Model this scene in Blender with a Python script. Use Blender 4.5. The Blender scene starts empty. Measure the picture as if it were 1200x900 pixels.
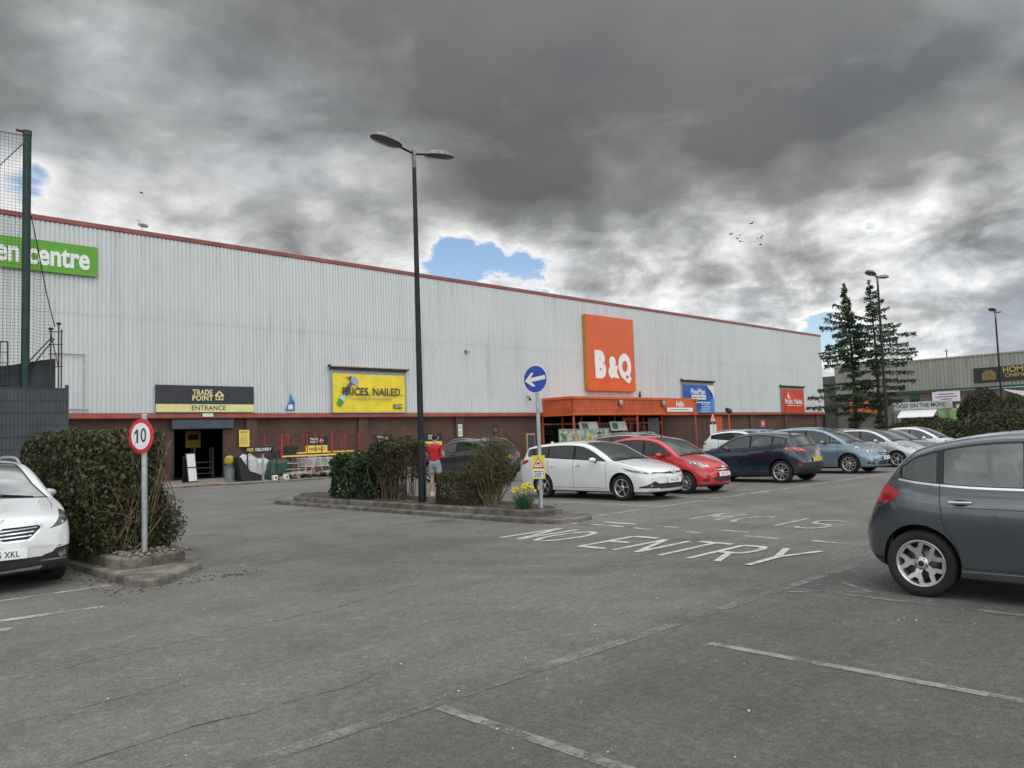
import bpy, bmesh, math, random
import numpy as np
from mathutils import Vector, Matrix
R = math.radians
PI = math.pi
random.seed(7)
rng = np.random.default_rng(7)
scene = bpy.context.scene
COL = scene.collection

# ------------------------------------------------------------------ camera
# world: X runs along the store front, Y points at the store front, metres, ground at z = 0
cam_d = bpy.data.cameras.new('camera')
cam = bpy.data.objects.new('camera', cam_d)
COL.objects.link(cam)
scene.camera = cam
cam_d.sensor_fit = 'HORIZONTAL'
cam_d.angle = 2 * math.atan(600 / 923.6)
cam_d.clip_start = 0.05
cam_d.clip_end = 3000
CAM_PITCH, CAM_ROLL, CAM_YAW = 3.937, -1.911, -44.49
cam.location = (0, 0, 1.6)
cam.matrix_world = (Matrix.Translation((0, 0, 1.6)) @ Matrix.Rotation(R(CAM_YAW), 4, 'Z')
                    @ Matrix.Rotation(R(90 + CAM_PITCH), 4, 'X') @ Matrix.Rotation(R(CAM_ROLL), 4, 'Z'))

# ------------------------------------------------------------------ sun, sky
SUN_EL, SUN_AZ = 48.0, 205.0            # azimuth counted clockwise from +Y
sun_d = bpy.data.lights.new('sun', 'SUN')
sun_d.energy = 0.6
sun_d.angle = R(28)
sun_d.color = (1.0, 0.985, 0.955)
sun = bpy.data.objects.new('sun', sun_d)
COL.objects.link(sun)
sun.rotation_euler = (R(90 - SUN_EL), 0, R(180 - SUN_AZ))
scene.view_settings.view_transform = 'Standard'
scene.view_settings.look = 'None'
scene.view_settings.gamma = 1
scene.view_settings.exposure = 0.0
scene.view_settings.use_curve_mapping = False
scene.cycles.use_denoising = True
scene.cycles.max_bounces = 6
scene.cycles.transparent_max_bounces = 16


class NT:
    """tiny node-tree writer"""
    def __init__(s, tree):
        s.t = tree
        s.t.nodes.clear()

    def n(s, typ, props=None, **ins):
        nd = s.t.nodes.new(typ)
        for k, v in (props or {}).items():
            setattr(nd, k, v)
        for k, v in ins.items():
            key = int(k[1:]) if k[0] == 'i' and k[1:].isdigit() else k.replace('_', ' ')
            s.set(nd.inputs[key], v)
        return nd

    def set(s, sock, v):
        if isinstance(v, bpy.types.NodeSocket):
            s.t.links.new(v, sock)
        elif isinstance(v, bpy.types.Node):
            s.t.links.new(v.outputs[0], sock)
        elif isinstance(v, (tuple, list)) and sock.type == 'RGBA' and len(v) == 3:
            sock.default_value = (*v, 1)
        else:
            sock.default_value = v

    def math(s, op, a, b=0.0, c=0.0, clamp=False):
        return s.n('ShaderNodeMath', {'operation': op, 'use_clamp': clamp}, i0=a, i1=b, i2=c).outputs[0]

    def vmath(s, op, a, b=(0, 0, 0)):
        nd = s.n('ShaderNodeVectorMath', {'operation': op}, i0=a, i1=b)
        return nd.outputs['Value'] if op in ('DOT_PRODUCT', 'LENGTH') else nd.outputs[0]

    def mix(s, fac, a, b, blend='MIX'):
        nd = s.n('ShaderNodeMix', {'data_type': 'RGBA', 'blend_type': blend})
        s.set(nd.inputs[0], fac)
        s.set(nd.inputs[6], a)
        s.set(nd.inputs[7], b)
        return nd.outputs[2]

    def ramp(s, fac, stops, interp='LINEAR'):
        nd = s.n('ShaderNodeValToRGB', Fac=fac)
        cr = nd.color_ramp
        cr.interpolation = interp
        while len(cr.elements) > 1:
            cr.elements.remove(cr.elements[-1])
        for k, (p, c) in enumerate(stops):
            e = cr.elements[0] if k == 0 else cr.elements.new(p)
            e.position = p
            c = (c, c, c) if isinstance(c, (int, float)) else c
            e.color = (*c, 1)
        return nd.outputs[0]

    def noise(s, vec, scale, detail=4, rough=0.55, dist=0.0):
        return s.n('ShaderNodeTexNoise', {}, Vector=vec, Scale=scale, Detail=detail, Roughness=rough, Distortion=dist).outputs[0]

    def maprange(s, v, a, b, c=0.0, d=1.0, smooth=True):
        return s.n('ShaderNodeMapRange', {'interpolation_type': 'SMOOTHSTEP' if smooth else 'LINEAR'},
                   i0=v, i1=a, i2=b, i3=c, i4=d).outputs[0]


def build_world():
    w = bpy.data.worlds.new('World')
    scene.world = w
    w.use_nodes = True
    t = NT(w.node_tree)
    d = t.n('ShaderNodeTexCoord').outputs['Generated']
    d = t.vmath('NORMALIZE', d)
    sep = t.n('ShaderNodeSeparateXYZ', Vector=d)
    x, y, z = sep.outputs
    sky = t.n('ShaderNodeTexSky', {'sky_type': 'NISHITA', 'sun_disc': False, 'sun_elevation': R(SUN_EL),
                                   'sun_rotation': R(SUN_AZ), 'air_density': 1.0, 'dust_density': 0.6, 'ozone_density': 1.6})
    blue = t.vmath('MULTIPLY', sky.outputs[0], (SKYB, SKYB, SKYB))
    # cloud deck seen in perspective: direction projected onto a level plane
    zz = t.math('MAXIMUM', z, 0.0)
    den = t.math('ADD', zz, 0.16)
    px = t.math('DIVIDE', x, den)
    py = t.math('DIVIDE', y, den)
    p = t.n('ShaderNodeCombineXYZ', X=px, Y=py, Z=0.0).outputs[0]
    warp = t.n('ShaderNodeTexNoise', {}, Vector=p, Scale=1.3, Detail=3.0, Roughness=0.5).outputs[1]
    warp = t.vmath('SUBTRACT', warp, (0.5, 0.5, 0.5))
    pw = t.vmath('ADD', p, t.vmath('MULTIPLY', warp, (0.55, 0.55, 0.55)))
    big = t.noise(t.vmath('ADD', pw, (3.1, 1.7, 0)), 0.85, 6, 0.50)
    fine = t.noise(t.vmath('ADD', pw, (9.2, 4.4, 2)), 2.6, 7, 0.52)
    rnd = t.noise(t.vmath('MULTIPLY', d, (1, 1, 1.7)), 7.0, 7, 0.52, 0.25)
    puff = t.noise(t.vmath('MULTIPLY', d, (1, 1, 1.7)), 14.0, 8, 0.60, 0.3)
    dens = t.math('ADD', t.math('MULTIPLY', t.math('SUBTRACT', big, 0.5), 1.15),
                  t.math('MULTIPLY', t.math('SUBTRACT', fine, 0.5), 0.34))
    dens = t.math('ADD', dens, t.math('MULTIPLY', t.math('SUBTRACT', rnd, 0.5), 0.60))
    dens = t.math('ADD', dens, t.math('MULTIPLY', t.math('SUBTRACT', puff, 0.5), t.maprange(z, 0.19, 0.33, 0.90, 0.14)))
    # thin low down, thick overhead
    dens = t.math('ADD', dens, t.maprange(z, 0.12, 0.36, 0.44, 0.78))
    for (az, el, k, wgt) in CLOUD_BANKS:
        c = dirv(az, el)
        dot = t.vmath('DOT_PRODUCT', d, c)
        g = t.math('EXPONENT', t.math('MULTIPLY', t.math('SUBTRACT', dot, 1.0), k))
        dens = t.math('ADD', dens, t.math('MULTIPLY', g, wgt))
    # thin edges of cloud glow, thick bases are dark
    cl = t.ramp(dens, CLOUD_RAMP)
    tone = t.noise(t.vmath('ADD', pw, (1.2, 7.7, 5)), 1.7, 6, 0.6)
    cl = t.mix(1.0, cl, t.ramp(tone, [(0.3, (0.80, 0.82, 0.86)), (0.7, (1.12, 1.12, 1.09))]), 'MULTIPLY')
    # far cloud banks low down, seen through blue air
    lown = t.noise(t.vmath('MULTIPLY', d, (1, 1, 3.2)), 5.0, 6, 0.6, 0.5)
    lm = t.math('MULTIPLY', t.maprange(z, 0.12, 0.19, 1.0, 0.0), t.maprange(lown, 0.40, 0.56))
    cl = t.mix(t.math('MULTIPLY', lm, 0.72), cl, (0.27, 0.305, 0.37))
    glow = t.maprange(z, 0.10, 0.27, 1.22, 1.0)
    cl = t.vmath('MULTIPLY', cl, t.n('ShaderNodeCombineXYZ', X=glow, Y=glow, Z=t.math('MULTIPLY', glow, 1.01)).outputs[0])
    # cloud brightness raised overhead and behind the viewer, added to light the scene
    back = t.vmath('DOT_PRODUCT', d, dirv(160, 55))
    zen = t.vmath('DOT_PRODUCT', d, dirv(175, 80))
    lift = t.math('ADD', t.maprange(back, -0.28, 0.62, 1.0, OVERHEAD), t.maprange(zen, 0.42, 0.80, 0.0, ZENITH))
    cl = t.vmath('MULTIPLY', cl, t.n('ShaderNodeCombineXYZ', X=lift, Y=lift, Z=lift).outputs[0])
    cover = t.maprange(dens, 0.27, 0.36)
    col = t.mix(cover, blue, cl)
    hz = t.maprange(z, 0.0, 0.10, 0.30, 0.0)
    col = t.mix(hz, col, (0.62, 0.64, 0.66))
    low = t.maprange(z, -0.03, 0.0)
    col = t.mix(low, (0.09, 0.09, 0.088), col)
    bg = t.n('ShaderNodeBackground', Color=col, Strength=1.0)
    out = t.n('ShaderNodeOutputWorld')
    t.t.links.new(bg.outputs[0], out.inputs[0])
    w.cycles.sampling_method = 'MANUAL'
    w.cycles.sample_map_resolution = 512


def dirv(az, el):
    """az degrees clockwise from the middle of the view, el degrees above the horizon"""
    a = R(45.51 - az)
    return (math.cos(R(el)) * math.cos(a), math.cos(R(el)) * math.sin(a), math.sin(R(el)))


SKYB = 0.135
OVERHEAD = 3.2
ZENITH = 2.6
# dark and thin places in the cloud deck: azimuth, elevation, tightness, weight
CLOUD_BANKS = [
    (14, 21.5, 50, 0.26), (2, 26, 40, 0.16), (-16, 31, 40, 0.14), (27, 25, 40, 0.14), (-2, 20.5, 150, 0.12),
    (-4.0, 12.6, 650, -0.31), (1.0, 11.8, 800, -0.31), (9, 12.2, 300, -0.20), (17, 13.0, 300, -0.18), (28, 9, 120, -0.10), (-20, 17.0, 60, -0.20), (-10, 22, 160, -0.12), (-27, 26, 200, -0.10),
    (-32, 16.5, 900, -0.34), (-26, 23, 90, -0.10), (-19, 19, 160, -0.08), (-11, 16.5, 160, -0.06),
    (33, 22, 200, -0.10),
]
CLOUD_RAMP = [(0.26, (0.95, 0.96, 0.98)), (0.35, (0.97, 0.96, 0.92)), (0.45, (0.74, 0.745, 0.74)), (0.58, (0.465, 0.472, 0.468)),
              (0.74, (0.258, 0.264, 0.263)), (0.98, (0.140, 0.144, 0.147))]
build_world()


# ------------------------------------------------------------------ materials
def principled(name):
    m = bpy.data.materials.new(name)
    m.use_nodes = True
    t = NT(m.node_tree)
    b = t.n('ShaderNodeBsdfPrincipled')
    o = t.n('ShaderNodeOutputMaterial')
    t.t.links.new(b.outputs[0], o.inputs[0])
    return m, t, b


def mat(name, col, rough=0.6, metal=0.0, var=0.12, vscale=3.0, bump=0.0, bscale=40.0, coat=0.0, spec=0.5, dirt=0.0, col2=None):
    m, t, b = principled(name)
    co = t.n('ShaderNodeTexCoord').outputs['Object']
    nz = t.noise(co, vscale, 5, 0.6)
    c2 = col2 or tuple(c * (1 - var * 2) for c in col)
    c1 = col if col2 else tuple(min(1, c * (1 + var)) for c in col)
    c = t.mix(t.maprange(nz, 0.3, 0.7), c1, c2)
    if dirt:
        dn = t.noise(co, vscale * 2.7, 6, 0.65)
        c = t.mix(t.math('MULTIPLY', t.maprange(dn, 0.45, 0.75), dirt), c, (0.09, 0.085, 0.075))
    t.set(b.inputs['Base Color'], c)
    t.set(b.inputs['Roughness'], t.maprange(t.noise(co, vscale * 3, 3), 0.2, 0.8, max(0.02, rough - 0.07), min(1, rough + 0.07), False))
    b.inputs['Metallic'].default_value = metal
    b.inputs['Specular IOR Level'].default_value = spec
    b.inputs['Coat Weight'].default_value = coat
    b.inputs['Coat Roughness'].default_value = 0.04
    if bump:
        bn = t.n('ShaderNodeBump', Strength=bump, Distance=0.02, Height=t.noise(co, bscale, 4, 0.6))
        t.set(b.inputs['Normal'], bn.outputs[0])
    return m


def paint(name, col, metallic=0.0, rough=0.3, flake=False):
    m, t, b = principled(name)
    co = t.n('ShaderNodeTexCoord').outputs['Object']
    dust = t.noise(co, 2.5, 6, 0.65)
    sep = t.n('ShaderNodeSeparateXYZ', Vector=co)
    low = t.maprange(sep.outputs[2], 0.15, 0.6, 0.34, 0.03)          # road film on the lower panels
    f = t.math('MULTIPLY', t.maprange(dust, 0.3, 0.75), low)
    c = t.mix(f, col, (0.16, 0.15, 0.135))
    t.set(b.inputs['Base Color'], c)
    b.inputs['Metallic'].default_value = metallic
    t.set(b.inputs['Roughness'], t.math('ADD', rough, t.math('MULTIPLY', f, 0.35)))
    b.inputs['Coat Weight'].default_value = 0.9
    t.set(b.inputs['Coat Roughness'], t.math('ADD', 0.03, t.math('MULTIPLY', f, 0.3)))
    return m


def glass(name, tint=(0.46, 0.54, 0.52), refl=1.0, base=.09):
    m = bpy.data.materials.new(name)
    m.use_nodes = True
    t = NT(m.node_tree)
    tr = t.n('ShaderNodeBsdfTransparent', Color=tint)
    gl = t.n('ShaderNodeBsdfGlossy', Color=(0.95, 0.98, 0.97), Roughness=0.02)
    fr = t.n('ShaderNodeFresnel', IOR=1.75)
    f = t.math('ADD', t.math('MULTIPLY', fr.outputs[0], refl), base, clamp=True)
    mx = t.n('ShaderNodeMixShader', Fac=f)
    t.t.links.new(tr.outputs[0], mx.inputs[1])
    t.t.links.new(gl.outputs[0], mx.inputs[2])
    o = t.n('ShaderNodeOutputMaterial')
    t.t.links.new(mx.outputs[0], o.inputs[0])
    return m


def leaf_mat(name, cols, rough=0.5, trans=0.25):
    m, t, b = principled(name)
    g = t.n('ShaderNodeNewGeometry')
    c = t.ramp(g.outputs['Random Per Island'], [(k / max(1, len(cols) - 1), c) for k, c in enumerate(cols)])
    t.set(b.inputs['Base Color'], c)
    b.inputs['Roughness'].default_value = rough
    b.inputs['Specular IOR Level'].default_value = 0.35
    b.inputs['Transmission Weight'].default_value = 0.0
    if trans:
        td = t.n('ShaderNodeBsdfTranslucent', Color=c)
        mx = t.n('ShaderNodeMixShader', Fac=trans)
        t.t.links.new(b.outputs[0], mx.inputs[1])
        t.t.links.new(td.outputs[0], mx.inputs[2])
        for o in t.t.nodes:
            if o.type == 'OUTPUT_MATERIAL':
                t.t.links.new(mx.outputs[0], o.inputs[0])
    return m


def brick_mat(name, c1, c2, mortar, bw=0.225, bh=0.075, scale=1.0, axis='XZ'):
    m, t, b = principled(name)
    co = t.n('ShaderNodeTexCoord').outputs['Object']
    s = t.n('ShaderNodeSeparateXYZ', Vector=co)
    v = t.n('ShaderNodeCombineXYZ', X=t.math('ADD', s.outputs[0], s.outputs[1]), Y=s.outputs[2], Z=0.0).outputs[0]
    bk = t.n('ShaderNodeTexBrick', {}, Vector=v, Color1=c1, Color2=c2, Mortar=mortar, Scale=1.0, i5=0.006, i6=0.1, i7=0.0, i8=bw, i9=bh)
    nz = t.noise(co, 0.8, 5, 0.6)
    c = t.mix(1.0, bk.outputs[0], t.ramp(nz, [(0.3, 0.72), (0.7, 1.15)]), 'MULTIPLY')
    t.set(b.inputs['Base Color'], c)
    b.inputs['Roughness'].default_value = 0.88
    bn = t.n('ShaderNodeBump', Strength=0.6, Distance=0.01, Height=t.math('SUBTRACT', 1.0, bk.outputs[1]))
    t.set(b.inputs['Normal'], bn.outputs[0])
    return m


# ------------------------------------------------------------------ object writers
def setp(o, label=None, cat=None, group=None, kind=None):
    if label: o['label'] = label
    if cat: o['category'] = cat
    if group: o['group'] = group
    if kind: o['kind'] = kind
    return o


def thing(name, label, cat, loc=(0, 0, 0), rz=0.0, group=None):
    o = bpy.data.objects.new(name, None)
    o.empty_display_size = 0.2
    COL.objects.link(o)
    o.location = loc
    o.rotation_euler = (0, 0, rz)
    return setp(o, label, cat, group)


def link(name, me, parent=None, loc=(0, 0, 0), rot=(0, 0, 0)):
    o = bpy.data.objects.new(name, me)
    COL.objects.link(o)
    o.location = loc
    o.rotation_euler = rot
    if parent: o.parent = parent
    return o


def kids(o):
    return [c for c in bpy.data.objects if c.parent == o]


def copy_tree(o, parent=None):
    c = o.copy()
    COL.objects.link(c)
    if parent: c.parent = parent
    for ch in KIDS(o):
        copy_tree(ch, c)
    return c


def KIDS(o):
    return list(o.children)


def raw_mesh(name, verts, faces, mats, fmat=None, smooth=False):
    me = bpy.data.meshes.new(name)
    me.from_pydata([tuple(v) for v in verts], [], [tuple(f) for f in faces])
    for m in (mats if isinstance(mats, (list, tuple)) else [mats]):
        me.materials.append(m)
    if fmat is not None:
        me.polygons.foreach_set('material_index', np.asarray(fmat, dtype=np.int32))
    if smooth:
        me.polygons.foreach_set('use_smooth', np.ones(len(me.polygons), dtype=bool))
    me.update()
    return me


class MB:
    """collects boxes, bars, tubes, prisms, lathes; build() links them as one mesh object"""
    def __init__(s):
        s.v, s.f, s.m, s.sm = [], [], [], []

    def add(s, vs, fs, mi=0, smooth=False):
        k = len(s.v)
        s.v += [tuple(v) for v in vs]
        s.f += [tuple(i + k for i in f) for f in fs]
        s.m += [mi] * len(fs)
        s.sm += [smooth] * len(fs)
        return s

    def box(s, c, d, mi=0, rz=0.0, M=None, bev=0.0):
        hx, hy, hz = d[0] / 2, d[1] / 2, d[2] / 2
        if bev:
            b = min(bev, hx * .9, hy * .9, hz * .9)
            vs, key = [], {}
            for sx in (-1, 1):
                for sy in (-1, 1):
                    for sz in (-1, 1):
                        for ax in range(3):
                            q = [sx * (hx - b), sy * (hy - b), sz * (hz - b)]
                            q[ax] = (sx * hx, sy * hy, sz * hz)[ax]
                            key[(sx, sy, sz, ax)] = len(vs)
                            vs.append(q)
            fs = []
            for ax in range(3):
                o1, o2 = [a for a in range(3) if a != ax]
                for sg in (-1, 1):
                    loop = []
                    for (p, q) in ((-1, -1), (1, -1), (1, 1), (-1, 1)):
                        t = [0, 0, 0]
                        t[ax], t[o1], t[o2] = sg, p, q
                        loop.append(key[(*t, ax)])
                    fs.append(loop)
            for ax in range(3):
                o1, o2 = [a for a in range(3) if a != ax]
                for p in (-1, 1):
                    for q in (-1, 1):
                        t0, t1 = [0, 0, 0], [0, 0, 0]
                        t0[ax], t0[o1], t0[o2] = -1, p, q
                        t1[ax], t1[o1], t1[o2] = 1, p, q
                        fs.append([key[(*t0, o1)], key[(*t1, o1)], key[(*t1, o2)], key[(*t0, o2)]])
            for sx in (-1, 1):
                for sy in (-1, 1):
                    for sz in (-1, 1):
                        fs.append([key[(sx, sy, sz, a)] for a in range(3)])
            vs = [Vector(v) for v in vs]
            # orient faces outward
            out = []
            for f in fs:
                n = (vs[f[1]] - vs[f[0]]).cross(vs[f[2]] - vs[f[0]])
                cc = sum((vs[i] for i in f), Vector()) / len(f)
                out.append(f if n.dot(cc) >= 0 else f[::-1])
            fs = out
        else:
            vs = [Vector((x, y, z)) for x in (-hx, hx) for y in (-hy, hy) for z in (-hz, hz)]
            fs = [(0, 1, 3, 2), (4, 6, 7, 5), (0, 4, 5, 1), (2, 3, 7, 6), (0, 2, 6, 4), (1, 5, 7, 3)]
        if M is None:
            M = Matrix.Rotation(rz, 3, 'Z')
        return s.add([M @ v + Vector(c) for v in vs], fs, mi)

    def tube(s, pts, r, n=8, mi=0, caps=True, smooth=True):
        pts = [Vector(p) for p in pts]
        rs = r if isinstance(r, (list, tuple)) else [r] * len(pts)
        vs, fs = [], []
        up = None
        for i, p in enumerate(pts):
            d = (pts[min(i + 1, len(pts) - 1)] - pts[max(i - 1, 0)]).normalized()
            if up is None:
                up = Vector((0, 0, 1)) if abs(d.z) < 0.9 else Vector((1, 0, 0))
            a = d.cross(up).normalized()
            b = a.cross(d).normalized()
            up = b
            for k in range(n):
                t = 2 * PI * k / n
                vs.append(p + (a * math.cos(t) + b * math.sin(t)) * rs[i])
        for i in range(len(pts) - 1):
            for k in range(n):
                k2 = (k + 1) % n
                fs.append((i * n + k, i * n + k2, (i + 1) * n + k2, (i + 1) * n + k))
        s.add(vs, fs, mi, smooth)
        if caps:
            m = (len(pts) - 1) * n
            s.add(vs[:n], [tuple(range(n))[::-1]], mi)
            s.add(vs[m:], [tuple(range(n))], mi)
        return s

    def bar(s, a, b, w, mi=0):
        a, b = Vector(a), Vector(b)
        d = b - a
        q = d.to_track_quat('Z', 'Y').to_matrix()
        ww = w if isinstance(w, (tuple, list)) else (w, w)
        return s.box((a + b) / 2, (ww[0], ww[1], d.length), mi, M=q)

    def lathe(s, prof, n=24, mi=0, M=None, smooth=True, close=False):
        """prof: (r, z) pairs about z"""
        M = M or Matrix.Identity(4)
        vs, fs = [], []
        for (r, z) in prof:
            for k in range(n):
                t = 2 * PI * k / n
                vs.append(M @ Vector((r * math.cos(t), r * math.sin(t), z)))
        for i in range(len(prof) - 1):
            for k in range(n):
                k2 = (k + 1) % n
                fs.append((i * n + k, i * n + k2, (i + 1) * n + k2, (i + 1) * n + k))
        return s.add(vs, fs, mi, smooth)

    def prism(s, poly, M, h, mi=0, mi_side=None, smooth=False):
        """poly 2D (any simple polygon), extruded by h along local z, placed by M"""
        n = len(poly)
        area = sum(poly[i][0] * poly[(i + 1) % n][1] - poly[(i + 1) % n][0] * poly[i][1] for i in range(n))
        if area < 0: poly = poly[::-1]
        bm_v = [M @ Vector((p[0], p[1], 0)) for p in poly] + [M @ Vector((p[0], p[1], h)) for p in poly]
        s.add(bm_v, [tuple(range(n))[::-1], tuple(range(n, 2 * n))], mi)
        s.add(bm_v, [(i, (i + 1) % n, n + (i + 1) % n, n + i) for i in range(n)], mi if mi_side is None else mi_side, smooth)
        return s

    def ball(s, c, r, n=12, m=8, mi=0):
        rr = r if isinstance(r, (tuple, list)) else (r, r, r)
        vs, fs = [], []
        for i in range(m + 1):
            a = PI * i / m
            for k in range(n):
                t = 2 * PI * k / n
                vs.append((c[0] + rr[0] * math.sin(a) * math.cos(t), c[1] + rr[1] * math.sin(a) * math.sin(t), c[2] - rr[2] * math.cos(a)))
        for i in range(m):
            for k in range(n):
                k2 = (k + 1) % n
                fs.append((i * n + k, i * n + k2, (i + 1) * n + k2, (i + 1) * n + k))
        return s.add(vs, fs, mi, True)

    def mesh(s, name, mats):
        me = raw_mesh(name, s.v, s.f, mats, s.m)
        me.polygons.foreach_set('use_smooth', np.asarray(s.sm, dtype=bool))
        return me

    def build(s, name, mats, parent=None, loc=(0, 0, 0), rot=(0, 0, 0)):
        return link(name, s.mesh(name, mats), parent, loc, rot)


def text_verts(txt, size, bold=0.0, extrude=0.0, align='CENTER', sx=1.0, shear=0.0, space=1.0, res=6, weld=True):
    c = bpy.data.curves.new('lettering', 'FONT')
    c.body = txt
    c.size = size
    c.offset = bold * size
    c.extrude = extrude
    c.align_x = align
    c.align_y = 'CENTER'
    c.shear = shear
    c.space_character = space
    c.resolution_u = res
    o = bpy.data.objects.new('lettering', c)
    COL.objects.link(o)
    o.scale = (sx, 1, 1)
    dg = bpy.context.evaluated_depsgraph_get()
    me = bpy.data.meshes.new_from_object(o.evaluated_get(dg))
    bpy.data.objects.remove(o)
    bpy.data.curves.remove(c)
    me.transform(Matrix.Diagonal((sx, 1, 1, 1)))
    return me


def text(txt, size, m, parent, loc, rot=(R(90), 0, 0), name='lettering', **kw):
    me = text_verts(txt, size, **kw)
    me.name = name
    me.materials.clear()
    me.materials.append(m)
    return link(name, me, parent, loc, rot)


def round_poly(pts, r, n=4):
    """round the corners of a polygon"""
    out = []
    N = len(pts)
    for i in range(N):
        p, a, b = Vector(pts[i]), Vector(pts[i - 1]), Vector(pts[(i + 1) % N])
        da, db = (a - p), (b - p)
        rr = min(r, da.length * 0.45, db.length * 0.45)
        A, B = p + da.normalized() * rr, p + db.normalized() * rr
        for k in range(n + 1):
            t = k / n
            q = A * (1 - t) ** 2 + p * 2 * t * (1 - t) + B * t * t
            out.append(tuple(q))
    return out


def circle(r, n=24, cx=0, cy=0, ry=None):
    ry = ry or r
    return [(cx + r * math.cos(2 * PI * k / n), cy + ry * math.sin(2 * PI * k / n)) for k in range(n)]


# ------------------------------------------------------------------ cars
def crv(pts, n=14):
    """spline through (s, z) points; a third item marks a corner"""
    segs, cur = [], []
    for p in pts:
        cur.append((p[0], p[1]))
        if len(p) > 2 and len(cur) > 1:
            segs.append(cur)
            cur = [(p[0], p[1])]
    if len(cur) > 1: segs.append(cur)
    S, Z = [], []
    for g in segs:
        P = [Vector(q) for q in g]
        P = [P[0] * 2 - P[1]] + P + [P[-1] * 2 - P[-2]]
        for i in range(1, len(P) - 2):
            p0, p1, p2, p3 = P[i - 1:i + 3]
            d1 = max(1e-4, (p2 - p1).length)
            d0, d2 = max(1e-4, (p1 - p0).length), max(1e-4, (p3 - p2).length)
            m1 = ((p1 - p0) / d0 * d1 + (p2 - p1)) * 0.5
            m2 = ((p2 - p1) + (p3 - p2) / d2 * d1) * 0.5
            for k in range(n):
                t = k / n
                h = (2 * t ** 3 - 3 * t ** 2 + 1) * p1 + (t ** 3 - 2 * t ** 2 + t) * m1 + (-2 * t ** 3 + 3 * t ** 2) * p2 + (t ** 3 - t ** 2) * m2
                S.append(h.x)
                Z.append(h.y)
        S.append(g[-1][0])
        Z.append(g[-1][1])
    S = np.maximum.accumulate(np.array(S) + np.arange(len(S)) * 1e-7)
    Z = np.array(Z)
    return lambda s: float(np.interp(s, S, Z))


PAINT_SLOTS = ['paint', 'seam', 'plastic', 'glass', 'rubber', 'chrome', 'lamp', 'red', 'liner', 'white', 'privacy', 'amber', 'screen']
SL = {k: i for i, k in enumerate(PAINT_SLOTS)}


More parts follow.
